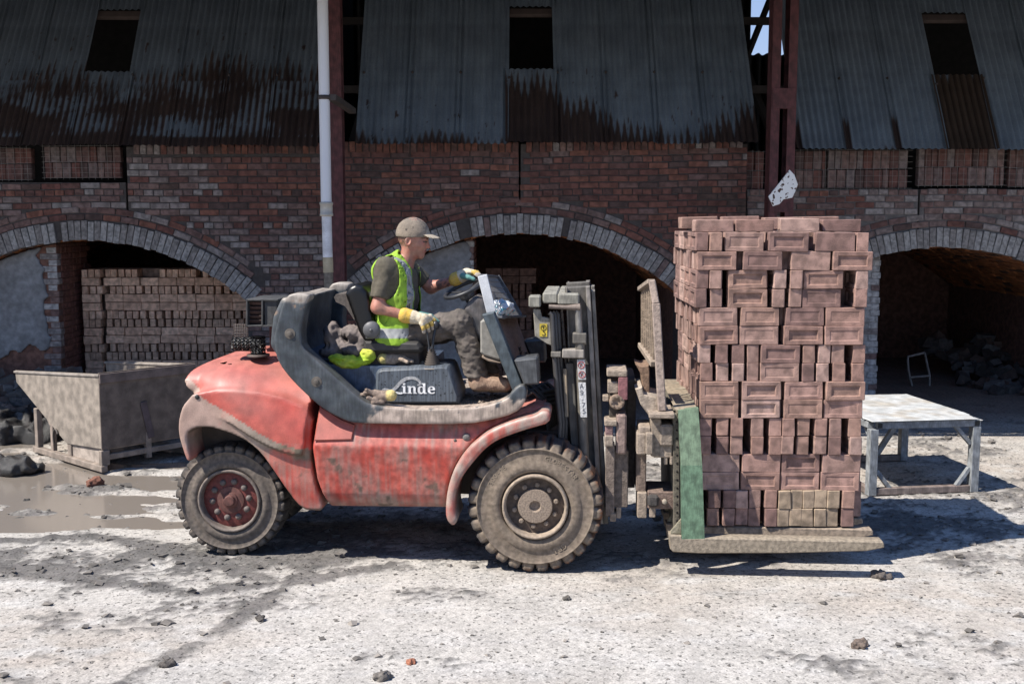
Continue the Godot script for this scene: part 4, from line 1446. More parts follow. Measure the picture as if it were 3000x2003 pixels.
func build_controls(t: Node3D) -> void:
	var black := mat([0.022, 0.023, 0.026], 0.45, "mottle", 0.3)
	# lever with a rubber bellows
	var boot := Maker.new()
	var prof := []
	for i in 9:
		var r := lerpf(0.062, 0.024, i / 8.0)
		prof.append(Vector2(r, i * 0.0145))
		prof.append(Vector2(r - 0.013, i * 0.0145 + 0.006))
	boot.lathe(prof, Transform3D(Basis.from_euler(Vector3(0, 0, 0.05)), Vector3(-0.677, 1.276, 0.42)), 18)
	put("bellows", boot, mat([0.075, 0.06, 0.05], 0.85), t)
	var plate := Maker.new()
	plate.lathe([Vector2(0.09, 0.0), Vector2(0.09, 0.006), Vector2(0.0, 0.008)], Transform3D(Basis(), Vector3(-0.684, 1.272, 0.42)), 20)
	put("bellows_plate", plate, mat([0.22, 0.19, 0.16], 0.8), t)
	var lever := Maker.new()
	lever.tube([Vector3(-0.679, 1.376, 0.42), Vector3(-0.671, 1.464, 0.41), Vector3(-0.66, 1.539, 0.385)], 0.009, 10)
	lever.tube([Vector3(-0.692, 1.393, 0.45), Vector3(-0.71, 1.511, 0.44)], 0.006, 8)
	put("lever", lever, mat([0.05, 0.05, 0.052], 0.4, "", 1.0, "", 1.0, 0.5), t)
	var knob := Maker.new()
	knob.ball(Vector3(-0.66, 1.546, 0.385), Vector3(0.026, 0.03, 0.026), 14)
	put("lever_knob", knob, black, t)
	# steering wheel on its column
	var c := Vector3(-0.494, 1.769, 0.2)
	var ax := Vector3(-0.36, 0.90, 0.20).normalized()
	var u := ax.cross(Vector3.BACK).normalized()
	var w := ax.cross(u)
	var ring := []
	for i in 37:
		ring.append(c + (u * cos(TAU * i / 36.0) + w * sin(TAU * i / 36.0)) * 0.135)
	var wheel := Maker.new()
	wheel.tube(ring, 0.0135, 10, false)
	put("steering_wheel", wheel, black, t)
	var hub := Maker.new()
	hub.lathe([Vector2(0.05, -0.05), Vector2(0.055, -0.02), Vector2(0.04, -0.005), Vector2(0.0, 0.0)], Transform3D(Basis(u, ax, w), c - ax * 0.015), 16)
	for k in 3:
		var q := u * cos(TAU * k / 3.0 + 0.4) + w * sin(TAU * k / 3.0 + 0.4)
		hub.bar(c + q * 0.03 - ax * 0.02, c + q * 0.13, 0.03, 0.008, 0.002, ax)
	put("steering_hub", hub, black, t)
	var stem := Maker.new()
	stem.tube([c - ax * 0.03, Vector3(-0.431, 1.67, 0.2), Vector3(-0.37, 1.546, 0.2)], [0.032, 0.036, 0.05], 14)
	put("steering_column", stem, black, t)
	var cowl := pv([Vector2(-0.49, 1.642), Vector2(-0.453, 1.701), Vector2(-0.408, 1.733), Vector2(-0.354, 1.711), Vector2(-0.318, 1.625), Vector2(-0.264, 1.444), Vector2(-0.25, 1.285), Vector2(-0.314, 1.284), Vector2(-0.377, 1.421), Vector2(-0.438, 1.534)])
	var fc := func(p: Vector3) -> float:
		return extruded(poly_distance(Vector2(p.x, p.y), cowl), absf(p.z - 0.17) - 0.15, 0.03)
	put("dashboard", nets(fc, Vector3(-0.55, 1.2, -0.04), Vector3(-0.1, 1.8, 0.38), 0.014, dusty(Color(0.045, 0.05, 0.06), 0.1)), mat([1, 1, 1], 0.5, "scratch", 0.4), t)
	var box := Maker.new()
	box.tint(Color(0.27, 0.255, 0.23))
	box.prism([Vector2(-0.366, 1.573), Vector2(-0.353, 1.586), Vector2(-0.327, 1.591), Vector2(-0.227, 1.339), Vector2(-0.244, 1.325), Vector2(-0.354, 1.36), Vector2(-0.365, 1.377)], 0.26, 0.44, 0.012)
	put("control_box", box, mat([1, 1, 1], 0.7, "mottle", 0.3, "rough", 0.5), t)
	var rest := Maker.new()
	rest.tint(Color(0.35, 0.27, 0.2))
	rest.prism([Vector2(-0.357, 1.352), Vector2(-0.245, 1.317), Vector2(-0.227, 1.32), Vector2(-0.236, 1.306), Vector2(-0.315, 1.319), Vector2(-0.355, 1.341)], 0.24, 0.43, 0.003)
	put("box_lip", rest, mat([1, 1, 1], 0.7), t)


func hexa(m: Maker, a: Array) -> void:  # eight corners: near face 0-3 anticlockwise from its lower left, far face 4-7 behind them
	m.flat()
	m.quad(a[0], a[1], a[2], a[3])
	m.quad(a[5], a[4], a[7], a[6])
	m.quad(a[1], a[5], a[6], a[2])
	m.quad(a[4], a[0], a[3], a[7])
	m.quad(a[3], a[2], a[6], a[7])
	m.quad(a[4], a[5], a[1], a[0])


func build_front(t: Node3D) -> void:
	var blue := mat([1, 1, 1], 0.48, "scratch", 0.35, "rough", 0.6)
	for s in [1.0, -1.0]:
		var m := Maker.new()
		m.tint(Color(0.070, 0.088, 0.10))
		m.prism([Vector2(-0.338, 1.633), Vector2(-0.263, 1.65), Vector2(-0.197, 1.488), Vector2(-0.064, 1.144), Vector2(-0.107, 1.153), Vector2(-0.124, 1.139), Vector2(-0.15, 1.163), Vector2(-0.267, 1.455)], s * 0.55 - 0.05, s * 0.55 + 0.05, 0.006)
		put("front_pillar", m, blue, t)
		var l := Maker.new()
		l.tint(Color(0.075, 0.08, 0.085))
		l.prism([Vector2(-0.133, 1.349), Vector2(-0.125, 1.358), Vector2(0.005, 1.374), Vector2(0.014, 1.366), Vector2(0.023, 1.213), Vector2(0.016, 1.202), Vector2(-0.071, 1.197)], s * 0.53 - 0.11, s * 0.53 + 0.11, 0.012)
		put("light_box", l, blue, t)
	# sloping front plate between the pillars, with slots
	var near := [Vector3(-0.274, 1.591, 0.47), Vector3(-0.145, 1.308, 0.47)]
	var far := [Vector3(-0.2, 1.531, -0.47), Vector3(-0.076, 1.204, -0.47)]
	var back := Vector3(-0.03, -0.012, 0)
	var plate := Maker.new()
	plate.tint(Color(0.24, 0.165, 0.135))
	hexa(plate, [near[1], far[1], far[0], near[0], near[1] + back, far[1] + back, far[0] + back, near[0] + back])
	put("front_plate", plate, mat([1, 1, 1], 0.85, "pits", 0.3, "rough", 1.5), t)
	var at := func(u: float, v: float) -> Vector3:  # a point on the plate, u across, v up
		return near[1].lerp(far[1], u).lerp(near[0].lerp(far[0], u), v) + Vector3(0.004, 0.003, 0.002)
	for q in [[0.45, 0.08], [0.5, 0.18], [0.55, 0.28], [0.75, 0.06], [0.8, 0.16]]:
		var s := Maker.new()
		s.tint(Color(0.035, 0.025, 0.022))
		s.bar(at.call(q[0] - 0.05, q[1]), at.call(q[0] + 0.05, q[1] + 0.02), 0.03, 0.006, 0.002, Vector3.RIGHT)
		put("plate_slot", s, mat([1, 1, 1], 0.9), t)
	# the wire guard above it
	var gn := [Vector3(-0.347, 1.873, 0.47), Vector3(-0.289, 1.637, 0.47)]
	var gf := [Vector3(-0.337, 1.816, -0.47), Vector3(-0.17, 1.531, -0.47)]
	var white := Maker.new()
	white.tint(Color(0.62, 0.64, 0.66))
	white.bar(gn[0], gn[1], 0.062, 0.012, 0.003, Vector3.BACK)
	put("guard_post", white, mat([1, 1, 1], 0.5), t)
	var grey := Maker.new()
	grey.tint(Color(0.11, 0.115, 0.125))
	grey.bar(gn[0], gf[0], 0.035, 0.015)
	grey.bar(gf[0], gf[1], 0.05, 0.015, 0.003, Vector3.BACK)
	grey.bar(gn[1] + Vector3(0.02, -0.03, 0), gf[1] + Vector3(0, 0.0, 0), 0.10, 0.016)
	put("guard_frame", grey, mat([1, 1, 1], 0.55, "scratch", 0.3), t)
	for i in 19:
		var k := (i + 1) / 20.0
		var wire := Maker.new()
		wire.tint(Color(0.28, 0.27, 0.26))
		wire.tube([gn[0].lerp(gf[0], k), gn[1].lerp(gf[1], k)], 0.0028, 5)
		put("guard_wire", wire, mat([1, 1, 1], 0.45, "", 1.0, "", 1.0, 0.6), t)
	for i in 6:
		var k := (i + 1) / 7.0
		var wire := Maker.new()
		wire.tint(Color(0.28, 0.27, 0.26))
		wire.tube([gn[0].lerp(gn[1], k) + Vector3(0.004, 0, 0), gf[0].lerp(gf[1], k) + Vector3(0.004, 0, 0)], 0.0028, 5)
		put("guard_wire", wire, mat([1, 1, 1], 0.45, "", 1.0, "", 1.0, 0.6), t)
	# dark hydraulic lines heaped before the cab
	var lines := mat([0.022, 0.02, 0.019], 0.6)
	for i in 9:
		var h := Maker.new()
		var z := 0.30 - 0.04 * i
		var dx := 0.012 * i
		h.tube([Vector3(-0.092, 1.063, 0.3) + Vector3(0, 0.02 * (i % 3), z - 0.3), Vector3(-0.032, 1.102, 0.3) + Vector3(dx, 0.016 * (i % 2), z - 0.3), Vector3(0.02, 1.053, 0.3) + Vector3(dx, 0, z - 0.3), Vector3(0.054, 0.917, 0.3) + Vector3(dx * 0.9, 0, z - 0.3), Vector3(0.082, 0.735, 0.3) + Vector3(dx * 0.6, 0, z - 0.3), Vector3(0.105, 0.575, 0.3) + Vector3(dx * 0.3, 0, z - 0.3)], 0.013, 8)
		put("hose", h, lines, t)
	for i in 4:
		var h := Maker.new()
		h.tube([Vector3(-0.075, 1.15, 0.2) + Vector3(0, -0.03 * i, 0), Vector3(0.004, 1.082, 0.2) + Vector3(0, -0.03 * i, 0.02), Vector3(0.117, 1.106, 0.2) + Vector3(0, -0.03 * i, 0), Vector3(0.183, 1.137, 0.1) + Vector3(0, -0.02 * i, 0)], 0.014, 8)
		put("hose", h, lines, t)


func build_engine_top(t: Node3D) -> void:
	# louvred box behind the cab
	var iron := mat([1, 1, 1], 0.7, "scratch", 0.35, "rough", 1.0)
	var box := Maker.new()
	box.tint(Color(0.055, 0.055, 0.058))
	for r in [[Vector2(-1.97, 1.692), Vector2(-1.958, 1.692), Vector2(-1.963, 1.506), Vector2(-1.975, 1.506)], [Vector2(-1.865, 1.693), Vector2(-1.853, 1.693), Vector2(-1.858, 1.506), Vector2(-1.87, 1.506)], [Vector2(-1.97, 1.692), Vector2(-1.751, 1.693), Vector2(-1.751, 1.682), Vector2(-1.97, 1.681)], [Vector2(-1.975, 1.517), Vector2(-1.755, 1.519), Vector2(-1.755, 1.507), Vector2(-1.975, 1.506)]]:
		box.prism(r, -0.22, 0.19, 0.002)
	box.slab(Vector2(-1.851, 1.688), Vector2(-1.762, 1.509), -0.2, 0.175, 0.004)
	box.slab(Vector2(-1.963, 1.683), Vector2(-1.865, 1.513), -0.2, -0.02, 0.0)
	put("louvre_box", box, iron, t)
	for i in 5:
		var m := Maker.new()
		m.tint(Color(0.13, 0.075, 0.065))
		var a := Vector3(-1.962, 1.673, 0.17)
		var b := Vector3(-1.872, 1.522, 0.17)
		var y := lerpf(a.y, b.y, (i + 0.5) / 5.0)
		m.box(Transform3D(Basis.from_euler(Vector3(0.75, 0, 0)), Vector3((a.x + b.x) / 2.0, y, 0.14)), Vector3(absf(a.x - b.x) + 0.01, 0.034, 0.004), 0.001)
		put("louvre", m, iron, t)
	var stand := Maker.new()
	stand.tint(Color(0.12, 0.045, 0.04))
	stand.slab(Vector2(-1.837, 1.501), Vector2(-1.79, 1.291), -0.1, 0.12, 0.004)
	put("box_stand", stand, iron, t)
	# perforated exhaust guard: a lying tube that meets a standing one
	var sheet := Maker.new()
	sheet.tint(Color(0.045, 0.045, 0.047))
	var c := Vector3(-1.861, 1.329, 0.3)
	var holes := func(from: Vector3, axis: Vector3, len: float, r: float, rows: int, cols: int) -> void:
		var u := axis.cross(Vector3.BACK if absf(axis.z) < 0.9 else Vector3.UP).normalized()
		var w := axis.cross(u)
		sheet.smooth()
		for j in rows:
			for i in cols:
				if i % 2 == 0 and j % 2 == 1 and (i / 2 + j / 2) % 1 == 0:
					continue
				var p := []
				for q in [[i, j], [i + 1, j], [i + 1, j + 1], [i, j + 1]]:
					var a: float = TAU * (q[0] + (1.0 if int(q[1]) % 4 > 1 else 0.0)) / cols
					p.append(from + axis * (len * q[1] / rows) + (u * cos(a) + w * sin(a)) * r)
				sheet.quad(p[0], p[1], p[2], p[3])
				sheet.quad(p[3], p[2], p[1], p[0])
	holes.call(c, Vector3(0, 1, 0), 0.125, 0.05, 9, 28)
	holes.call(Vector3(-2.028, 1.401, 0.3), Vector3(1, 0.02, 0), 0.20, 0.048, 15, 28)
	put("exhaust_guard", sheet, mat([1, 1, 1], 0.5, "", 1.0, "", 1.0, 0.3), t)
	var pipe := Maker.new()
	pipe.tint(Color(0.10, 0.07, 0.055))
	pipe.tube([Vector3(-2.026, 1.401, 0.3), Vector3(-1.908, 1.402, 0.3), Vector3(-1.869, 1.384, 0.3), Vector3(-1.862, 1.315, 0.3)], 0.034, 12)
	pipe.lathe([Vector2(0.075, -0.006), Vector2(0.075, 0.006), Vector2(0.0, 0.008)], Transform3D(Basis(), c), 18)
	put("exhaust_pipe", pipe, iron, t)
	# small wire basket beside it
	var basket := Maker.new()
	basket.tint(Color(0.2, 0.18, 0.16))
	for i in 5:
		var y := i * 0.02
		basket.tube([Vector3(-2.069, 1.437, 0.15) + Vector3(0, y, 0), Vector3(-1.984, 1.438, 0.15) + Vector3(0, y, 0), Vector3(-2.032, 1.421, 0) + Vector3(0, y, 0), Vector3(-2.118, 1.421, 0) + Vector3(0, y, 0), Vector3(-2.069, 1.437, 0.15) + Vector3(0, y, 0)], 0.002, 4)
	for i in 8:
		var a := Vector3(-2.069, 1.437, 0.15).lerp(Vector3(-1.984, 1.438, 0.15), i / 7.0)
		basket.tube([a, a + Vector3(0, 0.085, 0)], 0.002, 4)
	put("wire_basket", basket, mat([1, 1, 1], 0.6), t)


func build_mast(t: Node3D) -> void:
	var m: Maker
	var iron := mat([1, 1, 1], 0.7, "scratch", 0.5, "rough", 1.0)
	var grey := Color(0.145, 0.135, 0.12)
	for s in [1.0, -1.0]:
		var far: bool = s < 0
		var zz := func(a: float) -> float: return a if not far else -a + 0.02
		for r in [[[Vector2(0.172, 1.787), Vector2(0.331, 1.797), Vector2(0.431, 0.235), Vector2(0.282, 0.233)], 0.20, 0.32, 0.13], [[Vector2(0.307, 1.798), Vector2(0.335, 1.801), Vector2(0.435, 0.244), Vector2(0.399, 0.243)], 0.325, 0.37, 0.26], [[Vector2(0.342, 1.77), Vector2(0.366, 1.77), Vector2(0.469, 0.236), Vector2(0.435, 0.236)], 0.18, 0.34, 0.19], [[Vector2(0.181, 1.305), Vector2(0.231, 1.306), Vector2(0.312, 0.25), Vector2(0.256, 0.249)], 0.325, 0.385, 0.10], [[Vector2(0.178, 1.791), Vector2(0.191, 1.791), Vector2(0.26, 0.249), Vector2(0.247, 0.249)], 0.325, 0.345, 0.17]]:
			m = Maker.new()
			m.tint(Color(r[3] * 1.0, r[3] * 0.92, r[3] * 0.80))
			m.prism(r[0], minf(zz.call(r[1]), zz.call(r[2])), maxf(zz.call(r[1]), zz.call(r[2])), 0.004)
			put("mast_rail", m, iron, t)
	for r in [[Vector2(-0.055, 1.741), Vector2(0.021, 1.668), 0.30, 0.44], [Vector2(0.033, 1.76), Vector2(0.129, 1.693), -0.3, 0.42], [Vector2(0.13, 1.755), Vector2(0.267, 1.686), -0.4, 0.43]]:
		m = Maker.new()
		m.tint(Color(0.27, 0.255, 0.215))
		m.slab(r[0], r[1], r[2], r[3], 0.008)
		put("crosshead", m, iron, t)
	m = Maker.new()
	m.tint(Color(0.30, 0.275, 0.23))
	m.prism([Vector2(-0.028, 1.657), Vector2(0.016, 1.653), Vector2(0.029, 1.605), Vector2(0.082, 1.596), Vector2(0.093, 1.418), Vector2(0.056, 1.433), Vector2(0.008, 1.464), Vector2(-0.016, 1.479)], 0.36, 0.40, 0.004)
	put("bracket_plate", m, iron, t)
	# yellow lifting-point sticker: hook and arrow
	var st := Maker.new()
	st.tint(Color(0.66, 0.50, 0.05))
	st.slab(Vector2(0.014, 1.561), Vector2(0.063, 1.478), 0.402, 0.405, 0.0)
	put("lifting_sticker", st, mat([1, 1, 1], 0.5), t)
	var ink := Maker.new()
	ink.tint(Color(0.03, 0.025, 0.01))
	var hc := Vector3(0.039, 1.535, 0.406)
	var loop := []
	for i in 17:
		loop.append(hc + Vector3(cos(TAU * i / 16.0), sin(TAU * i / 16.0), 0) * 0.017)
	ink.tube(loop, 0.002, 5, false)
	ink.tube([hc + Vector3(0, -0.009, 0), hc + Vector3(0, 0.009, 0)], 0.0022, 5)
	ink.tube([hc + Vector3(-0.006, 0.003, 0), hc + Vector3(0, 0.01, 0), hc + Vector3(0.006, 0.003, 0)], 0.0018, 5)
	var hook := [hc + Vector3(0, -0.017, 0), hc + Vector3(0, -0.026, 0)]
	for i in 9:
		var a := PI / 2 - PI * 1.25 * i / 8.0
		hook.append(hc + Vector3(0, -0.037, 0) + Vector3(cos(a), sin(a), 0) * 0.011)
	ink.tube(hook, 0.0026, 5)
	put("sticker_print", ink, mat([1, 1, 1], 0.6), t)
	# lift cylinder
	m = Maker.new()
	m.tint(Color(0.28, 0.27, 0.25))
	m.tube([Vector3(0.258, 1.68, 0.42), Vector3(0.27, 1.494, 0.42)], 0.022, 14)
	put("cylinder_rod", m, mat([1, 1, 1], 0.35, "scratch", 0.3, "", 1.0, 0.4), t)
	m = Maker.new()
	m.tint(Color(0.16, 0.145, 0.12))
	m.tube([Vector3(0.27, 1.483, 0.42), Vector3(0.306, 0.741, 0.42), Vector3(0.325, 0.267, 0.42)], 0.030, 16)
	put("lift_cylinder", m, iron, t)
	for r in [[Vector2(0.227, 1.506), Vector2(0.314, 1.441), 0.36, 0.455, 0.17], [Vector2(0.161, 1.401), Vector2(0.3, 1.348), 0.36, 0.465, 0.30], [Vector2(0.089, 1.386), Vector2(0.154, 1.351), 0.38, 0.455, 0.18]]:
		m = Maker.new()
		m.tint(Color(r[4], 0.9 * r[4], 0.78 * r[4]))
		m.slab(r[0], r[1], r[2], r[3], 0.005)
		put("cylinder_clamp", m, iron, t)
	m = Maker.new()
	m.tint(Color(0.2, 0.16, 0.13))
	m.tube([Vector3(0.074, 1.673, 0.43), Vector3(0.191, 1.669, 0.43), Vector3(0.273, 1.67, 0.43)], [0.014, 0.014, 0.024], 10)
	put("hose_pipe", m, iron, t)
	# leaf chain between the rails
	var chain_m := Maker.new()
	chain_m.tint(Color(0.075, 0.062, 0.05))
	var c0 := Vector3(0.154, 1.651, 0.34)
	var c1 := Vector3(0.26, 0.312, 0.34)
	for i in 46:
		var p := c0.lerp(c1, (i + 0.5) / 46.0)
		chain_m.box(Transform3D(Basis(), p + Vector3(0, 0, 0.006 * (i % 2))), Vector3(0.016, 0.036, 0.02), 0.003)
	put("lift_chain", chain_m, iron, t)
	# labels on the cylinder
	var prohib := Maker.new()
	prohib.tint(Color(0.55, 0.54, 0.52))
	prohib.prism([Vector2(0.256, 1.336), Vector2(0.306, 1.336), Vector2(0.314, 1.209), Vector2(0.264, 1.208)], 0.4505, 0.4525, 0.0)
	put("prohibition_sticker", prohib, mat([1, 1, 1], 0.6, "pits", 0.1), t)
	for c in [Vector3(0.283, 1.303, 0.454), Vector3(0.288, 1.242, 0.454)]:
		var ring := Maker.new()
		ring.tint(Color(0.42, 0.05, 0.04))
		var pts := []
		for i in 17:
			pts.append(c + Vector3(cos(TAU * i / 16.0), sin(TAU * i / 16.0), 0) * 0.021)
		ring.tube(pts, 0.0022, 5, false)
		ring.tube([c + Vector3(-0.014, 0.014, 0), c + Vector3(0.014, -0.014, 0)], 0.002, 5)
		put("prohibition_ring", ring, mat([1, 1, 1], 0.6), t)
		var man := Maker.new()
		man.tint(Color(0.05, 0.05, 0.06))
		man.tube([c + Vector3(-0.006, -0.012, -0.001), c + Vector3(-0.002, 0.004, -0.001), c + Vector3(0.006, 0.01, -0.001)], 0.003, 5)
		put("prohibition_print", man, mat([1, 1, 1], 0.6), t)
	var plate := Maker.new()
	plate.tint(Color(0.66, 0.655, 0.645))
	plate.prism([Vector2(0.264, 1.191), Vector2(0.312, 1.191), Vector2(0.322, 0.966), Vector2(0.281, 0.966)], 0.4505, 0.4525, 0.0)
	put("number_label", plate, mat([1, 1, 1], 0.6, "pits", 0.12), t)
	for q in [["A", Vector3(0.286, 1.167, 0.454)], ["9", Vector3(0.288, 1.125, 0.454)], ["-", Vector3(0.293, 1.083, 0.454)], ["7", Vector3(0.298, 1.046, 0.454)], ["5", Vector3(0.302, 1.006, 0.454)]]:
		var l := put("number_character", letters(q[0], 0.04, 0.001), mat([0.06, 0.06, 0.07], 0.7), t)
		l.position = q[1]
	# the two thick hoses along the mast
	for k in 3:
		var h := Maker.new()
		var o := Vector3(0.018 * k, 0.0, -0.03 * k)
		h.tube([Vector3(0.087, 1.633, 0.42) + o + Vector3(-0.01, 0.0, 0), Vector3(0.093, 1.62, 0.42) + o, Vector3(0.103, 1.449, 0.42) + o, Vector3(0.114, 1.317, 0.42) + o, Vector3(0.133, 1.096, 0.42) + o, Vector3(0.151, 0.918, 0.42) + o, Vector3(0.147, 0.806, 0.42) + o, Vector3(0.117, 0.761, 0.42) + o, Vector3(0.092, 0.801, 0.4) + o], 0.016, 10)
		put("hose", h, mat([0.05, 0.048, 0.047], 0.45), t)
	for k in 2:
		var h := Maker.new()
		h.tint(Color(0.36, 0.29, 0.2) if k else Color(0.2, 0.17, 0.13))
		h.tube([Vector3(0.171, 1.271, 0.4) + Vector3(0.01 * k, 0, 0.0), Vector3(0.178, 1.138, 0.4) + Vector3(0.01 * k, 0, 0), Vector3(0.186, 0.959, 0.4) + Vector3(0.01 * k, 0, 0)], 0.008, 8)
		put("hose", h, mat([1, 1, 1], 0.7), t)

	# --- carriage, side shifter and the brick forks
	var mud := mat([1, 1, 1], 0.92, "pits", 0.35, "lumps", 3.0)
	var tan := Color(0.33, 0.265, 0.205)
	var plum := Color(0.26, 0.11, 0.115)
	for r in [
		["carriage_cap", Vector2(0.445, 1.278), Vector2(0.574, 1.236), 0.22, 0.5, tan, 0.006], ["carriage_arm", Vector2(0.518, 1.235), Vector2(0.578, 1.088), 0.40, 0.5, plum, 0.006],
		["carriage_block", Vector2(0.452, 1.201), Vector2(0.52, 1.128), 0.3, 0.48, tan, 0.004], ["carriage_block", Vector2(0.421, 1.106), Vector2(0.46, 1.071), 0.35, 0.46, tan, 0.004],
		["carriage_arm", Vector2(0.464, 1.128), Vector2(0.522, 0.963), 0.2, 0.42, Color(0.10, 0.085, 0.07), 0.004],
		["carriage_plate", Vector2(0.508, 0.997), Vector2(0.573, 0.74), 0.3, 0.52, Color(0.28, 0.20, 0.175), 0.012], ["carriage_plate", Vector2(0.491, 0.756), Vector2(0.588, 0.384), 0.3, 0.47, Color(0.17, 0.135, 0.11), 0.006],
		["carriage_foot", Vector2(0.514, 0.387), Vector2(0.546, 0.312), 0.34, 0.47, tan, 0.004], ["carriage_hook", Vector2(0.432, 0.962), Vector2(0.512, 0.924), 0.3, 0.53, tan, 0.006],
		["carriage_hook", Vector2(0.439, 0.925), Vector2(0.487, 0.858), 0.32, 0.52, Color(0.26, 0.16, 0.15), 0.005], ["carriage_hook", Vector2(0.435, 0.865), Vector2(0.49, 0.794), 0.34, 0.54, tan, 0.006],
		["carriage_plate", Vector2(0.443, 0.795), Vector2(0.501, 0.332), 0.36, 0.50, Color(0.20, 0.16, 0.13), 0.004], ["carriage_foot", Vector2(0.473, 0.352), Vector2(0.513, 0.299), 0.38, 0.505, tan, 0.004],
		["shift_rail", Vector2(0.582, 1.186), Vector2(0.639, 0.472), -0.3, 0.30, Color(0.07, 0.058, 0.05), 0.004],
		["shift_frame", Vector2(0.64, 0.741), Vector2(0.704, 0.487), 0.26, 0.46, Color(0.20, 0.15, 0.12), 0.006], ["shift_frame", Vector2(0.648, 0.49), Vector2(0.709, 0.324), 0.26, 0.50, tan, 0.006],
		["shift_block", Vector2(0.648, 0.931), Vector2(0.726, 0.865), 0.3, 0.56, tan, 0.008], ["shift_block", Vector2(0.635, 0.889), Vector2(0.694, 0.753), 0.3, 0.58, tan, 0.008],
		["shift_block", Vector2(0.689, 0.898), Vector2(0.738, 0.76), 0.3, 0.60, Color(0.30, 0.24, 0.185), 0.008], ["shift_block", Vector2(0.724, 0.982), Vector2(0.788, 0.739), 0.3, 0.56, Color(0.29, 0.235, 0.18), 0.008],
		["shift_block", Vector2(0.78, 0.946), Vector2(0.863, 0.81), 0.32, 0.575, Color(0.26, 0.21, 0.165), 0.01], ["shift_block", Vector2(0.739, 0.817), Vector2(0.86, 0.731), 0.3, 0.555, tan, 0.008],
		["shift_foot", Vector2(0.81, 0.737), Vector2(0.832, 0.687), 0.48, 0.55, tan, 0.003], ["shift_foot", Vector2(0.846, 0.742), Vector2(0.864, 0.689), 0.46, 0.56, tan, 0.003],
		["shift_cap", Vector2(0.708, 1.025), Vector2(0.868, 0.993), 0.26, 0.62, tan, 0.006], ["lower_beam", Vector2(0.713, 0.498), Vector2(0.922, 0.386), 0.2, 0.5, Color(0.20, 0.145, 0.115), 0.006],
		["beam_block", Vector2(0.711, 0.482), Vector2(0.781, 0.407), 0.4, 0.54, Color(0.07, 0.062, 0.055), 0.014], ["beam_foot", Vector2(0.725, 0.396), Vector2(0.765, 0.329), 0.42, 0.5, tan, 0.005],
	]:
		m = Maker.new()
		m.tint(r[5])
		m.slab(r[1], r[2], r[3], r[4], r[6])
		put(r[0], m, mud, t)
	# plum paint left on one carriage face
	var motor := Maker.new()
	motor.tint(Color(0.26, 0.19, 0.14))
	var mc := Vector3(0.511, 1.074, 0.5)
	var face := Transform3D(Basis(Vector3.RIGHT, Vector3.BACK, Vector3.DOWN), mc)
	motor.lathe([Vector2(0.049, -0.2), Vector2(0.049, -0.006), Vector2(0.044, 0.0), Vector2(0.024, 0.001), Vector2(0.02, -0.008), Vector2(0.0, -0.008)], face, 22)
	put("hydraulic_motor", motor, mud, t)
	for i in 8:
		var b := Maker.new()
		b.tint(Color(0.27, 0.20, 0.15))
		b.lathe([Vector2(0.008, -0.002), Vector2(0.008, 0.008), Vector2(0.0, 0.009)], face * Transform3D(Basis(), Vector3(cos(TAU * i / 8.0) * 0.035, 0, sin(TAU * i / 8.0) * 0.035)), 6, true)
		put("motor_bolt", b, mud, t)
	var pin := Maker.new()
	pin.tint(Color(0.42, 0.36, 0.29))
	pin.lathe([Vector2(0.015, -0.05), Vector2(0.016, 0.006), Vector2(0.012, 0.012), Vector2(0.0, 0.012)], Transform3D(Basis(Vector3.RIGHT, Vector3.BACK, Vector3.DOWN), Vector3(0.82, 0.438, 0.52)), 12)
	put("beam_pin", pin, mud, t)
	# load guard: a tall post and bars behind it
	m = Maker.new()
	m.tint(Color(0.36, 0.28, 0.235))
	m.bar(Vector3(0.747, 1.704, 0.5), Vector3(0.794, 1.026, 0.52), 0.052, 0.05, 0.006, Vector3.BACK)
	m.bar(Vector3(0.721, 1.843, 0.47), Vector3(0.747, 1.699, 0.5), 0.044, 0.05, 0.006, Vector3.BACK)
	put("guard_post", m, mud, t)
	var top := Vector3(0.717, 1.839, 0.47)
	var low := Vector3(0.742, 1.325, 0.47)
	for i in 6:
		var z := 0.43 - 0.058 * i
		var b := Maker.new()
		b.tint(Color(0.30, 0.23, 0.165))
		b.bar(Vector3(top.x - 0.008 * i, top.y - 0.02 - 0.012 * i, z), Vector3(low.x - 0.012 * i, low.y + 0.012 * i, z), 0.014, 0.022, 0.002, Vector3.BACK)
		put("guard_bar", b, mud, t)
	m = Maker.new()
	m.tint(tan)
	m.bar(Vector3(top.x, top.y, 0.49), Vector3(top.x - 0.045, top.y - 0.07, 0.12), 0.05, 0.03, 0.004)
	put("guard_rail", m, mud, t)
	m = Maker.new()
	m.tint(tan)
	m.bar(Vector3(low.x, low.y - 0.01, 0.47), Vector3(low.x - 0.065, low.y + 0.07, 0.10), 0.045, 0.035, 0.004)
	put("guard_rail", m, mud, t)
	m = Maker.new()
	m.tint(Color(0.24, 0.155, 0.105))
	m.prism([Vector2(0.631, 1.297), Vector2(0.673, 1.284), Vector2(0.717, 1.294), Vector2(0.722, 1.251), Vector2(0.724, 1.074), Vector2(0.684, 1.074), Vector2(0.669, 1.228)], 0.06, 0.36, 0.006)
	put("guard_bracket", m, mud, t)
	m = Maker.new()
	m.tint(Color(0.40, 0.33, 0.26))
	m.prism([Vector2(0.625, 1.159), Vector2(0.669, 1.173), Vector2(0.682, 1.124), Vector2(0.778, 1.103), Vector2(0.855, 1.005), Vector2(0.849, 0.985), Vector2(0.719, 0.983), Vector2(0.661, 1.058)], 0.1, 0.50, 0.006)
	put("guard_base", m, mud, t)
	# fork carriage: bent plates, first one green with worn paint
	var green := func(dirt: float) -> Maker:
		var k := Maker.new()
		k.tint(Color(0.105, 0.21, 0.128).lerp(Color(0.33, 0.255, 0.195), dirt))
		return k
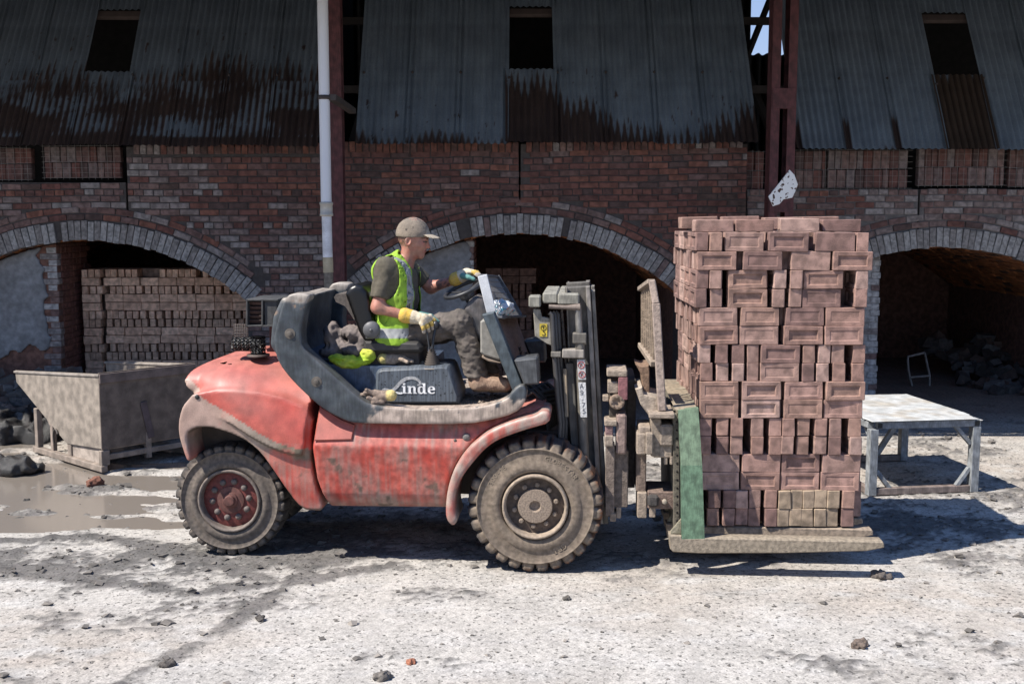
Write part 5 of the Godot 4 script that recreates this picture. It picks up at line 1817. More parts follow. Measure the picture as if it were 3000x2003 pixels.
	var paint := mat([1, 1, 1], 0.72, "scratch", 0.3, "lumps", 1.6)
	for i in 5:
		var z := 0.655 - 0.27 * i
		var k: Maker = green.call(0.22 if i == 0 else 0.8)
		var p := [Vector2(0.888, 1.042), Vector2(1.013, 1.059), Vector2(1.038, 0.709), Vector2(0.908, 0.707), Vector2(1.066, 0.153), Vector2(0.922, 0.161)]
		var near := func(v: Vector2, d: float) -> Vector3: return Vector3(v.x, v.y, z - d)
		hexa(k, [near.call(p[3], 0.0), near.call(p[2], 0.0), near.call(p[1], 0.055), near.call(p[0], 0.055), near.call(p[3], 0.06), near.call(p[2], 0.06), near.call(p[1], 0.115), near.call(p[0], 0.115)])
		put("fork_upright", k, paint, t)
		var k2: Maker = green.call(0.10 if i == 0 else 0.8)
		hexa(k2, [near.call(p[5], 0.0), near.call(p[4], 0.0), near.call(p[2], 0.0), near.call(p[3], 0.0), near.call(p[5], 0.06), near.call(p[4], 0.06), near.call(p[2], 0.06), near.call(p[3], 0.06)])
		put("fork_upright", k2, paint, t)
		var gus: Maker = green.call(0.75)
		gus.prism([Vector2(0.916, 0.358), Vector2(0.852, 0.278), Vector2(0.852, 0.262), Vector2(0.92, 0.264)], z - 0.055, z - 0.03, 0.003)
		put("gusset", gus, mud, t)
		var fk: Maker = green.call(0.86 if i == 0 else 0.95)
		fk.prism([Vector2(0.84, 0.26), Vector2(0.918, 0.257), Vector2(0.925, 0.24), Vector2(1.06, 0.247), Vector2(1.556, 0.248), Vector2(2.154, 0.246), Vector2(2.163, 0.235), Vector2(2.164, 0.209), Vector2(2.057, 0.185), Vector2(1.558, 0.161), Vector2(1.032, 0.148), Vector2(0.867, 0.153), Vector2(0.849, 0.172)], z - 0.11, z + 0.002, 0.006)
		put("fork", fk, mat([1, 1, 1], 0.85, "pits", 0.3, "lumps", 2.5), t)
	m = Maker.new()
	m.tint(Color(0.30, 0.245, 0.175))
	m.prism([Vector2(0.869, 1.047), Vector2(1.012, 1.049), Vector2(1.019, 1.015), Vector2(0.884, 1.013)], -0.72, 0.57, 0.006)
	put("carriage_beam", m, mud, t)
	m = Maker.new()
	m.tint(Color(0.13, 0.115, 0.09))
	m.prism([Vector2(0.859, 1.013), Vector2(0.899, 1.013), Vector2(0.916, 0.252), Vector2(0.878, 0.251)], -0.7, 0.56, 0.004)
	put("back_plate", m, mud, t)
	for i in 14:
		var h := Maker.new()
		h.tint(Color(0.02, 0.018, 0.016))
		var c := Vector3(0.884, 0.963, 0.562).lerp(Vector3(0.897, 0.278, 0.562), i / 13.0)
		h.lathe([Vector2(0.007, 0.0), Vector2(0.007, 0.001), Vector2(0.0, 0.001)], Transform3D(Basis(Vector3.RIGHT, Vector3.BACK, Vector3.DOWN), c), 8)
		put("plate_hole", h, mat([1, 1, 1], 0.9), t)


# a tyre with lugs: rings of (radius, width); grooves cut the shoulder and tread between lugs
func tyre(radius: float, width: float, bead: float, lugs: int, depth: float, seed_of: int, paint: Callable) -> ArrayMesh:
	var n := noise(seed_of, 2.2, 4)
	var side := [[bead, -0.030, 0], [bead + 0.008, -0.006, 0], [lerpf(bead, radius, 0.16), 0.0, 0], [lerpf(bead, radius, 0.30), -0.001, 0], [lerpf(bead, radius, 0.34), -0.012, 0], [lerpf(bead, radius, 0.52), -0.016, 0], [lerpf(bead, radius, 0.67), -0.014, 0], [lerpf(bead, radius, 0.70), -0.004, 0], [lerpf(bead, radius, 0.735), -0.004, 0], [lerpf(bead, radius, 0.75), -0.014, 1], [lerpf(bead, radius, 0.86), -0.014, 1], [lerpf(bead, radius, 0.965), -0.016, 1], [radius - 0.004, -0.024, 1], [radius, -0.045, 1], [radius + 0.003, -width * 0.30, 1], [radius + 0.004, -width * 0.46, 2]]
	var rings := side.duplicate()
	for i in side.size():
		var q = side[side.size() - 1 - i]
		rings.append([q[0], -width - q[1], q[2]])
	var segs := lugs * 8
	var pos := PackedVector3Array()
	var nor := PackedVector3Array()
	var col := PackedColorArray()
	var index := PackedInt32Array()
	for j in rings.size():
		for i in segs + 1:
			var a := TAU * (i % segs) / segs
			var ph := fposmod(float(i) / 8.0 + (0.5 if j >= rings.size() / 2 else 0.0), 1.0)
			var groove := clampf((absf(ph - 0.5) - 0.36) / 0.06, 0.0, 1.0)
			var r: float = rings[j][0]
			var z: float = rings[j][1]
			var k: int = rings[j][2]
			if k == 1:
				r -= depth * groove * clampf((r - lerpf(bead, radius, 0.74)) / 0.03, 0.0, 1.0)
				z += (-0.03 if j < rings.size() / 2 else 0.03) * groove * (1.0 if r < radius - 0.01 else 0.3)
				var lump := n.get_noise_3d(cos(a) * 9.0, sin(a) * 9.0, z * 25.0)
				r += 0.009 * lump * clampf((rings[j][0] - lerpf(bead, radius, 0.86)) / 0.05, 0.0, 1.0)
			pos.append(Vector3(r * cos(a), r * sin(a), z))
			col.append(paint.call(a, (rings[j][0] - bead) / (radius - bead), groove, n))
	var w := segs + 1
	nor.resize(pos.size())
	for j in rings.size() - 1:
		for i in segs:
			var k := j * w + i
			index.append_array([k, k + w, k + w + 1, k, k + w + 1, k + 1])
	for q in range(0, index.size(), 3):
		var fn := (pos[index[q + 2]] - pos[index[q]]).cross(pos[index[q + 1]] - pos[index[q]])
		for e in 3:
			nor[index[q + e]] += fn
	var flip := nor[w * 2 + 3].z < 0.0
	for j in rings.size():
		nor[j * w] += nor[j * w + segs]
		nor[j * w + segs] = nor[j * w]
	for i in nor.size():
		nor[i] = nor[i].normalized() * (-1.0 if flip else 1.0)
	if flip:
		for q in range(0, index.size(), 3):
			var x := index[q + 1]
			index[q + 1] = index[q + 2]
			index[q + 2] = x
	return arrays(pos, nor, col, index)


func wheel_root(t: Node3D, c: Vector3, s: float, z: float, called: String) -> Node3D:
	var w := Node3D.new()
	w.name = called
	w.transform = Transform3D(Basis() if s > 0 else Basis.from_euler(Vector3(0, PI, 0)), c + Vector3(0, 0, s * z))
	t.add_child(w, true)
	return w


func front_wheel(t: Node3D, c: Vector3, s: float) -> void:
	var w := wheel_root(t, c, s, 0.665, "front_wheel")
	var face := Basis(Vector3.RIGHT, Vector3.BACK, Vector3.DOWN)
	var skin := func(a: float, q: float, groove: float, n: FastNoiseLite) -> Color:
		var d := n.get_noise_3d(cos(a) * 4.0, sin(a) * 4.0, q * 4.0)
		var base := Color(0.185, 0.145, 0.108).lerp(Color(0.26, 0.205, 0.155), clampf(0.5 + d, 0, 1))
		if q > 0.86:
			var clay := clampf(n.get_noise_2d(cos(a) * 7.0, sin(a) * 7.0) * 2.2 + 0.5 * cos(a) - 0.15, 0.0, 1.0)
			base = base.lerp(Color(0.055, 0.05, 0.048), clampf((q - 0.86) * 9.0, 0.0, 1.0)).lerp(Color(0.20, 0.075, 0.025), clay * clampf((q - 0.86) * 9.0, 0.0, 0.85))
		return base.lerp(Color(0.06, 0.05, 0.043), groove * clampf((q - 0.72) * 8.0, 0.0, 0.7))
	put("tyre", tyre(0.428, 0.30, 0.215, 28, 0.036, 311, skin), mat([1, 1, 1], 0.9, "pits", 0.35, "rough", 1.4), w)
	var clay := mat([1, 1, 1], 0.9, "pits", 0.3, "lumps", 1.6)
	var rim := Maker.new()
	rim.tint(Color(0.36, 0.285, 0.215))
	rim.lathe([Vector2(0.212, -0.05), Vector2(0.208, 0.004), Vector2(0.202, 0.012), Vector2(0.192, 0.010), Vector2(0.186, -0.004), Vector2(0.184, -0.06)], Transform3D(face, Vector3.ZERO), 48)
	put("rim", rim, clay, w)
	var disc := Maker.new()
	disc.tint(Color(0.145, 0.108, 0.084))
	disc.lathe([Vector2(0.186, -0.06), Vector2(0.10, -0.052), Vector2(0.0, -0.05)], Transform3D(face, Vector3.ZERO), 40)
	put("wheel_disc", disc, clay, w)
	var hub := Maker.new()
	hub.tint(Color(0.32, 0.25, 0.19))
	hub.lathe([Vector2(0.110, -0.055), Vector2(0.110, -0.022), Vector2(0.106, -0.016), Vector2(0.038, -0.014), Vector2(0.034, -0.02), Vector2(0.030, -0.036), Vector2(0.0, -0.040)], Transform3D(face, Vector3.ZERO), 40, true)
	put("hub", hub, mat([1, 1, 1], 0.92, "pits", 0.12, "lumps", 3.5), w)
	for i in 10:
		var a := TAU * i / 10.0 + 0.22
		var nut := Maker.new()
		nut.tint(Color(0.31, 0.245, 0.19))
		nut.lathe([Vector2(0.016, -0.052), Vector2(0.016, -0.034), Vector2(0.011, -0.032), Vector2(0.010, -0.026), Vector2(0.004, -0.026), Vector2(0.0, -0.032)], Transform3D(face, Vector3(cos(a) * 0.134, sin(a) * 0.134, 0)), 7, true)
		put("wheel_nut", nut, clay, w)
	if s > 0:
		for q in [["GLOBESTAR", 1.00, 0.085, 0.315, 0.036], ["300-15", 2.45, 0.085, 0.315, 0.034], ["GRI", -1.05, 0.10, 0.312, 0.04]]:
			var word: String = q[0]
			for k in word.length():
				var a: float = q[1] + (word.length() / 2.0 - 0.5 - k) * q[2] * (1.0 if q[0] != "GRI" else 1.0)
				var l := put("tyre_letter", letters(word[k], q[4] * 1.2, 0.003, "Droid Sans", true), mat([0.24, 0.19, 0.14], 0.9), w)
				l.transform = Transform3D(Basis.from_euler(Vector3(0, 0, a - PI / 2)), Vector3(cos(a) * q[3], sin(a) * q[3], -0.0135))


func rear_wheel(t: Node3D, c: Vector3, s: float) -> void:
	var w := wheel_root(t, c, s, 0.46, "rear_wheel")
	var face := Basis(Vector3.RIGHT, Vector3.BACK, Vector3.DOWN)
	var skin := func(a: float, q: float, groove: float, n: FastNoiseLite) -> Color:
		var d := n.get_noise_3d(cos(a) * 4.0, sin(a) * 4.0, q * 4.0)
		var base := Color(0.125, 0.105, 0.09).lerp(Color(0.19, 0.155, 0.125), clampf(0.5 + d * 1.2, 0, 1))
		base = base.lerp(Color(0.05, 0.047, 0.045), clampf((q - 0.86) * 9.0 + d, 0.0, 0.9))
		return base.lerp(Color(0.05, 0.043, 0.04), groove * clampf((q - 0.72) * 8.0, 0.0, 0.6))
	put("tyre", tyre(0.372, 0.24, 0.21, 30, 0.02, 312, skin), mat([1, 1, 1], 0.88, "pits", 0.3, "rough", 1.6), w)
	var iron := mat([1, 1, 1], 0.75, "scratch", 0.25, "rough", 1.0)
	var rim := Maker.new()
	rim.tint(Color(0.19, 0.155, 0.13))
	rim.lathe([Vector2(0.212, -0.05), Vector2(0.212, 0.0), Vector2(0.206, 0.008), Vector2(0.196, 0.006), Vector2(0.190, -0.006), Vector2(0.188, -0.055)], Transform3D(face, Vector3.ZERO), 44)
	put("rim", rim, iron, w)
	var disc := Maker.new()
	disc.tint(Color(0.185, 0.045, 0.038))
	disc.lathe([Vector2(0.190, -0.055), Vector2(0.16, -0.045), Vector2(0.095, -0.04), Vector2(0.0, -0.04)], Transform3D(face, Vector3.ZERO), 40)
	put("wheel_disc", disc, mat([1, 1, 1], 0.7, "pits", 0.22, "rough", 1.0), w)
	var hub := Maker.new()
	hub.tint(Color(0.15, 0.06, 0.05))
	hub.lathe([Vector2(0.092, -0.045), Vector2(0.090, -0.03), Vector2(0.055, -0.026), Vector2(0.05, -0.016), Vector2(0.040, -0.012), Vector2(0.036, 0.004), Vector2(0.030, 0.008), Vector2(0.0, 0.009)], Transform3D(face, Vector3.ZERO), 32, true)
	put("hub", hub, iron, w)
	for i in 10:
		var a := TAU * i / 10.0 + 0.1
		var nut := Maker.new()
		nut.tint(Color(0.15, 0.125, 0.11))
		nut.lathe([Vector2(0.021, -0.046), Vector2(0.021, -0.034), Vector2(0.017, -0.026), Vector2(0.0, -0.022)], Transform3D(face, Vector3(cos(a) * 0.124, sin(a) * 0.124, 0)), 12)
		put("wheel_nut", nut, iron, w)



# --- the load: bricks set dry on the forks, course by course (negative: end-on) ------------------------------------
const COURSES := [
	[-1.023, -1.113, 1.290, 1.567, 1.859, -2.029],
	[1.118, 1.406, 1.706, 1.969],
	[-1.026, -1.117, 1.316, -1.516, -1.624, 1.792, -2.032],
	[-1.021, -1.119, 1.318, -1.510, -1.614, 1.784, -2.032],
	[1.134, 1.398, 1.682, 1.937],
	[1.141, 1.396, 1.675, 1.931],
	[-1.053, -1.165, -1.269, -1.359, 1.533, -1.712, -1.813, -1.904, -2.031],
	[-1.069, -1.169, -1.271, -1.364, 1.532, -1.707, -1.807, -1.908, -2.032],
	[1.150, 1.417, 1.686, 1.949],
	[1.151, 1.417, 1.685, 1.941],
	[-1.066, -1.178, -1.267, -1.398, -1.513, -1.600, -1.690, -1.803, -1.892, -2.023],
	[-1.069, -1.179, -1.267, -1.399, -1.514, -1.593, -1.691, -1.801, -1.896, -2.024],
	[1.169, 1.431, 1.684, 1.941],
	[1.169, 1.428, 1.683, 1.937],
	[-1.129, -1.226, -1.311, -1.395, -1.496, -1.586, -1.664, -1.739, -1.819, -1.899, -1.995],
	[-1.131, -1.227, -1.314, -1.392, -1.499, -1.580, -1.659, -1.735, -1.813, -1.889, -1.991],
]
const BL := 0.246  # length, height on edge, thickness
const BW := 0.1165
const BT := 0.077
const NTH := ["first", "second", "third", "fourth", "fifth", "sixth", "seventh", "eighth", "ninth", "tenth", "eleventh", "twelfth", "thirteenth", "fourteenth", "fifteenth", "sixteenth", "seventeenth", "eighteenth", "nineteenth", "twentieth", "twenty-first", "twenty-second", "twenty-third", "twenty-fourth", "twenty-fifth", "twenty-sixth", "twenty-seventh", "twenty-eighth", "twenty-ninth", "thirtieth", "thirty-first", "thirty-second", "thirty-third", "thirty-fourth"]
# the stack stands square to the kiln, a little askew on the forks
var stack_at := truck_at * Transform3D(Basis.from_euler(Vector3(0, deg_to_rad(3.0), 0)), Vector3(0.992, 0, 0.42)) * Transform3D(Basis(), Vector3(-0.98, 0, -0.42))
var loose_meshes := []
var fork_clay := []
var raw_clay := []


# a pressed brick with a sunk panel (frog) on its +z face
func frog_brick(s: int) -> ArrayMesh:
	var r := RandomNumberGenerator.new()
	r.seed = s
	var m := Maker.new()
	var h := Vector3(BL, BW, BT) / 2.0
	var b := r.randf_range(0.0018, 0.0035)
	var fx := []
	for i in 8:
		var g := Vector3(1 if i & 1 else -1, 1 if i & 2 else -1, 1 if i & 4 else -1)
		var k := Vector3(r.randf_range(-1, 1), r.randf_range(-1, 1), r.randf_range(-1, 1)) * 0.0026
		var b2 := b * r.randf_range(0.6, 2.4)
		fx.append([g * Vector3(h.x, h.y - b, h.z - b2) + k, g * Vector3(h.x - b2, h.y, h.z - b) + k, g * Vector3(h.x - b2, h.y - b, h.z) + k])
	m.flat()
	m.quad(fx[1][2], fx[0][2], fx[2][2], fx[3][2])
	m.quad(fx[5][0], fx[1][0], fx[3][0], fx[7][0])
	m.quad(fx[0][0], fx[4][0], fx[6][0], fx[2][0])
	m.quad(fx[6][1], fx[7][1], fx[3][1], fx[2][1])
	m.quad(fx[0][1], fx[1][1], fx[5][1], fx[4][1])
	for e in [[6, 2, 7, 2, 7, 1, 6, 1], [2, 1, 3, 1, 3, 2, 2, 2], [4, 1, 5, 1, 5, 2, 4, 2], [0, 2, 1, 2, 1, 1, 0, 1], [5, 2, 5, 0, 7, 0, 7, 2], [4, 0, 4, 2, 6, 2, 6, 0], [1, 0, 1, 2, 3, 2, 3, 0], [0, 2, 0, 0, 2, 0, 2, 2], [7, 0, 3, 0, 3, 1, 7, 1], [2, 0, 6, 0, 6, 1, 2, 1], [5, 1, 1, 1, 1, 0, 5, 0], [0, 1, 4, 1, 4, 0, 0, 0]]:
		m.quad(fx[e[0]][e[1]], fx[e[2]][e[3]], fx[e[4]][e[5]], fx[e[6]][e[7]])
	for i in 8:
		if (int(i & 1 > 0) + int(i & 2 > 0) + int(i & 4 > 0)) % 2 == 1:
			m.tri(fx[i][0], fx[i][1], fx[i][2])
		else:
			m.tri(fx[i][0], fx[i][2], fx[i][1])
	var o := [fx[4][2], fx[5][2], fx[7][2], fx[6][2]]
	var mx := 0.030
	var my := 0.024
	var deep: float = [0.004, 0.011, 0.007, 0.0025, 0.013, 0.009, 0.0035][s % 7]
	var inn := []
	var low := []
	for q in [[-1, -1], [1, -1], [1, 1], [-1, 1]]:
		inn.append(Vector3(q[0] * (h.x - mx), q[1] * (h.y - my), h.z))
		low.append(Vector3(q[0] * (h.x - mx - 0.007), q[1] * (h.y - my - 0.006), h.z - deep))
	for i in 4:
		var j := (i + 1) % 4
		m.quad(o[i], o[j], inn[j], inn[i])
		m.quad(inn[i], inn[j], low[j], low[i])
	m.quad(low[0], low[1], low[2], low[3])
	return m.mesh()


func plain_brick(size: Vector3, s: int) -> ArrayMesh:
	var r := RandomNumberGenerator.new()
	r.seed = s
	var m := Maker.new()
	m.box(Transform3D(Basis.from_euler(Vector3(r.randf_range(-0.02, 0.02), r.randf_range(-0.02, 0.02), r.randf_range(-0.015, 0.015))), Vector3.ZERO), size, r.randf_range(0.003, 0.006))
	return m.mesh()


func loose_brick(mesh: Mesh, m: Material, at: Transform3D, label: String, group: String) -> void:
	var o := put("brick", mesh, m, null, at)
	tag(o, label, "brick", group)


func build_load() -> void:
	for i in 7:
		loose_meshes.append(frog_brick(600 + i))
	for c in [[0.265, 0.166, 0.135], [0.235, 0.140, 0.112], [0.325, 0.215, 0.178], [0.175, 0.104, 0.088], [0.25, 0.152, 0.118], [0.285, 0.172, 0.140]]:
		fork_clay.append(mat(c, 0.93, "clay", 0.5, "rough", 2.0, 0.0, true))
	var buff := mat([0.285, 0.215, 0.15], 0.93, "clay", 0.5, "rough", 2.0, 0.0, true)
	var tones := ["dusty pink", "mauve-pink", "pale pink", "dull plum", "brownish pink", "pink"]
	var h := 0.1178
	var zf := 0.42
	var turn := Basis.from_euler(Vector3(0, -PI / 2, 0))
	var inner := Maker.new()
	var r := RandomNumberGenerator.new()
	r.seed = 77
	for i in COURSES.size():
		var y := 2.143 - h * (i + 0.5)
		var row: Array = COURSES[i]
		var flat_row: bool = row[0] > 0.0
		var z_row := zf + r.randf_range(-0.008, 0.008)
		for j in row.size():
			var x := absf(row[j])
			var end_on: bool = row[j] < 0.0
			var k := r.randi() % 6
			var m: Material = fork_clay[k]
			var tone: String = tones[k]
			if i >= 14 and x > 1.56 and x < 1.92:
				m = buff
				tone = "buff"
			var z := z_row + r.randf_range(-0.010, 0.008)
			var b := Basis.from_euler(Vector3(r.randf_range(-0.012, 0.012), r.randf_range(-0.035, 0.035), r.randf_range(-0.012, 0.012)))
			if end_on:
				b = b * turn
				z -= BL / 2.0
			else:
				if r.randf() < 0.25:
					b = b * Basis.from_euler(Vector3(0, PI, 0))
				z -= BT / 2.0
			var label := "%s brick %s, %s from left, %s course from top of forklift load" % [tone, "end-on" if end_on else "face-on", NTH[j], NTH[i + 1]]
			loose_brick(loose_meshes[r.randi() % 7], m, stack_at * Transform3D(b, Vector3(x, y, z)), label, "bricks stacked on the forklift forks")
		# bricks further in: the left flank shows its first ones; what stays hidden is filled as one mass
		var left := absf(row[0]) - (BL / 2.0 if flat_row else BT / 2.0)
		var depth := BT + 0.012 if flat_row else BL + 0.006
		var layers := int(1.15 / depth)
		for q in range(1, layers):
			var z := z_row - depth * q - (BT if flat_row else BL) / 2.0
			var xs := []
			if flat_row:
				for p in 4:
					xs.append(left + BL / 2.0 + p * 0.2665)
			else:
				for p in 9:
					xs.append(left + BT / 2.0 + p * 0.1225)
			for p in xs.size():
				var jut := r.randf_range(-0.014, 0.008)
				var pos := Vector3(xs[p] + (jut if p == 0 else 0.0), y, z)
				if p == 0 and q <= 3:
					var label := "%s brick, left flank of forklift load, %s behind front, %s course from top" % [tones[q], NTH[q], NTH[i + 1]]
					loose_brick(loose_meshes[(q + i) % 7], fork_clay[q], stack_at * Transform3D(Basis() if flat_row else turn, pos), label, "bricks stacked on the forklift forks")
				else:
					inner.tint(Color(0.36, 0.23, 0.19))
					inner.box(Transform3D(Basis(), pos), Vector3(BL, BW, BT) if flat_row else Vector3(BT, BW, BL), 0.0)
	# the loose flat course on top, a nearer and a further row
	var top := 2.143 + BT / 2.0 + 0.004
	var spots := [[1.115, 0.27, 0.02, 0.0], [1.372, 0.27, 0.03, 0.0], [1.660, 0.28, -0.06, 0.012], [1.926, 0.26, 0.02, 0.0], [1.065, -0.02, 0.04, 0.03], [1.345, -0.05, -0.02, 0.036], [1.62, -0.02, 0.03, 0.024], [1.87, -0.04, 0.0, 0.034]]
	for i in spots.size():
		var s = spots[i]
		var k: int = i % 6
		var label := "%s brick lying flat on top of forklift load, %s from left in %s row" % [tones[k], NTH[i % 4], "nearer" if i < 4 else "further"]
		loose_brick(loose_meshes[i % 7], fork_clay[k], stack_at * Transform3D(Basis.from_euler(Vector3(PI / 2, 0, 0)).rotated(Vector3.UP, s[2]).rotated(Vector3.BACK, s[3] * 0.5), Vector3(s[0], top + s[3] * 0.6, s[1] - 0.02)), label, "bricks stacked on the forklift forks")
	var mass := put("brick_mass", inner, mat([1, 1, 1], 0.93, "clay", 0.5, "rough", 2.0, 0.0, true), null, stack_at)
	tag(mass, "pink bricks deep inside the forklift load seen dark through its gaps", "bricks", "", "stuff")
	build_chamber_stacks()


# stacks of raw bricks drying inside the chambers
func build_chamber_stacks() -> void:
	for c in [[0.62, 0.415, 0.29], [0.57, 0.375, 0.26], [0.66, 0.455, 0.325], [0.53, 0.345, 0.24]]:
		raw_clay.append(mat(c, 0.93, "clay", 0.5, "rough", 1.5, 0.0, true))
	var tones := ["buff", "tan", "pale buff", "dull tan"]
	var r := RandomNumberGenerator.new()
	r.seed = 88
	var flat := []
	var ends := []
	for i in 4:
		flat.append(plain_brick(Vector3(0.224, 0.098, 0.07), 700 + i))
		ends.append(plain_brick(Vector3(0.068, 0.098, 0.224), 720 + i))
	var kinds := "HSHSSHHSSHHSSHS"
	var rest := Maker.new()
	var singles := 0
	for i in kinds.length():
		var y := 1.60 - 0.1045 * (i + 0.5)
		var is_flat: bool = kinds[i] == "S"
		var x := -5.40 + r.randf_range(0.0, 0.02)
		var j := 0
		while x < -3.2:
			var w: float = 0.230 if is_flat else 0.074 + [0.0, 0.006, 0.03, 0.02][r.randi() % 4]
			if j == (1 if is_flat else 3):
				x += 0.03
			var z := -13.75 + r.randf_range(-0.014, 0.012) - (0.0 if x < -5.15 else 0.06)
			var yy := y + (r.randf_range(-0.003, 0.003))
			var b := Basis.from_euler(Vector3(0, r.randf_range(-0.03, 0.03), r.randf_range(-0.015, 0.015)))
			if i == 0:
				if r.randf() < 0.16 and j > 3:
					x += w
					j += 1
					continue
				b = b.rotated(Vector3.BACK, r.randf_range(-0.05, 0.05))
			var k := r.randi() % 4
			if (is_flat and x < -3.5) or (not is_flat and singles < 62 and i < 6):
				if not is_flat:
					singles += 1
				var label := "%s brick %s, %s from left, %s course from top, stack in left arch" % [tones[k], "face-on" if is_flat else "end-on", NTH[mini(j, 33)], NTH[i]]
				loose_brick(flat[r.randi() % 4] if is_flat else ends[r.randi() % 4], raw_clay[k], Transform3D(b, Vector3(x + w / 2.0, yy, z - (0.035 if is_flat else 0.112))), label, "bricks stacked in the left arch")
			else:
				rest.tint([Color(0.62, 0.415, 0.29), Color(0.57, 0.375, 0.26), Color(0.66, 0.455, 0.325)][r.randi() % 3])
				rest.box(Transform3D(b, Vector3(x + w / 2.0, yy, z - (0.035 if is_flat else 0.112))), Vector3(0.224, 0.098, 0.07) if is_flat else Vector3(0.068, 0.098, 0.224), 0.004)
			x += w
			j += 1
		for q in 3:  # what stands behind
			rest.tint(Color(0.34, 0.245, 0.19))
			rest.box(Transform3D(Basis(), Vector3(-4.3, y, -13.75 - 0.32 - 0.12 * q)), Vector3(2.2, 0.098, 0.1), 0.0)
	tag(put("brick_mass", rest, mat([1, 1, 1], 0.93, "clay", 0.5, "rough", 1.5, 0.0, true)), "lower end-on courses of the buff brick stack in the left arch", "bricks", "", "stuff")
	var dim := Maker.new()
	for i in 15:
		var is_flat := i % 4 in [1, 2]
		var x := -0.36
		while x < 0.2:
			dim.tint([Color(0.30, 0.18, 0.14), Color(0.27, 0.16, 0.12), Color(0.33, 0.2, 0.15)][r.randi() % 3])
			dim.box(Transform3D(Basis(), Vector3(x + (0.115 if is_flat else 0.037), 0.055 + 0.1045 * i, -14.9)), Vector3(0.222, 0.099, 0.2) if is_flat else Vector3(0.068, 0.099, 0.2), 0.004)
			x += 0.23 if is_flat else 0.092
	tag(put("brick_mass", dim, mat([1, 1, 1], 0.93, "clay", 0.5, "rough", 1.5, 0.0, true)), "dim brick stack deep in the middle arch, seen beyond the wire guard", "bricks", "", "stuff")



# --- the driver ---------------------------------------------------------------------------------------------------
var head_c := Vector3(-0.827, 2.096, 0.2)


func head_distance(p: Vector3) -> float:
	var q := p - head_c
	# lean of the head: it looks ahead and slightly down
	var t := Vector3(q.x * 0.985 + q.y * -0.17, q.y * 0.985 + q.x * 0.17, q.z)
	var d := ellipsoid(t, Vector3(-0.012, 0.022, 0), Vector3(0.098, 0.100, 0.076))
	d = smin(d, ellipsoid(t, Vector3(0.030, -0.030, 0), Vector3(0.062, 0.080, 0.058)), 0.03)  # face
	d = smin(d, capsule(t, Vector3(-0.005, -0.062, 0), Vector3(0.060, -0.098, 0), 0.046, 0.026), 0.03)  # jaw and chin
	d = smin(d, capsule(t, Vector3(0.084, 0.008, 0), Vector3(0.104, -0.032, 0), 0.008, 0.0135), 0.012)  # nose
	d = smin(d, capsule(t, Vector3(0.080, 0.016, -0.032), Vector3(0.080, 0.016, 0.032), 0.013, 0.013), 0.015)  # brow
	d = smin(d, capsule(t, Vector3(0.060, -0.030, -0.040), Vector3(0.060, -0.030, 0.040), 0.014, 0.014), 0.03)  # cheeks
	d = smin(d, capsule(t, Vector3(0.086, -0.058, -0.016), Vector3(0.086, -0.058, 0.016), 0.008, 0.008), 0.008)  # lips
	d = smin(d, capsule(t, Vector3(0.083, -0.068, -0.014), Vector3(0.083, -0.068, 0.014), 0.008, 0.008), 0.008)
	d = maxf(d, -capsule(t, Vector3(0.096, -0.0628, -0.02), Vector3(0.096, -0.0628, 0.02), 0.0045, 0.0045))
	for s in [-1.0, 1.0]:
		d = maxf(d, -(t - Vector3(0.092, -0.004, s * 0.034)).length() + 0.014)
		d = smin(d, (t - Vector3(0.074, -0.005, s * 0.032)).length() - 0.0135, 0.004)
		var ear := ellipsoid(t, Vector3(-0.022, -0.018, s * 0.074), Vector3(0.024, 0.034, 0.012))
		ear = maxf(ear, -ellipsoid(t, Vector3(-0.018, -0.015, s * 0.086), Vector3(0.013, 0.022, 0.010)))
		d = smin(d, ear, 0.008)
	return d


func head_local(p: Vector3) -> Vector3:
	var q := p - head_c
	return Vector3(q.x * 0.985 + q.y * -0.17, q.y * 0.985 + q.x * 0.17, q.z)


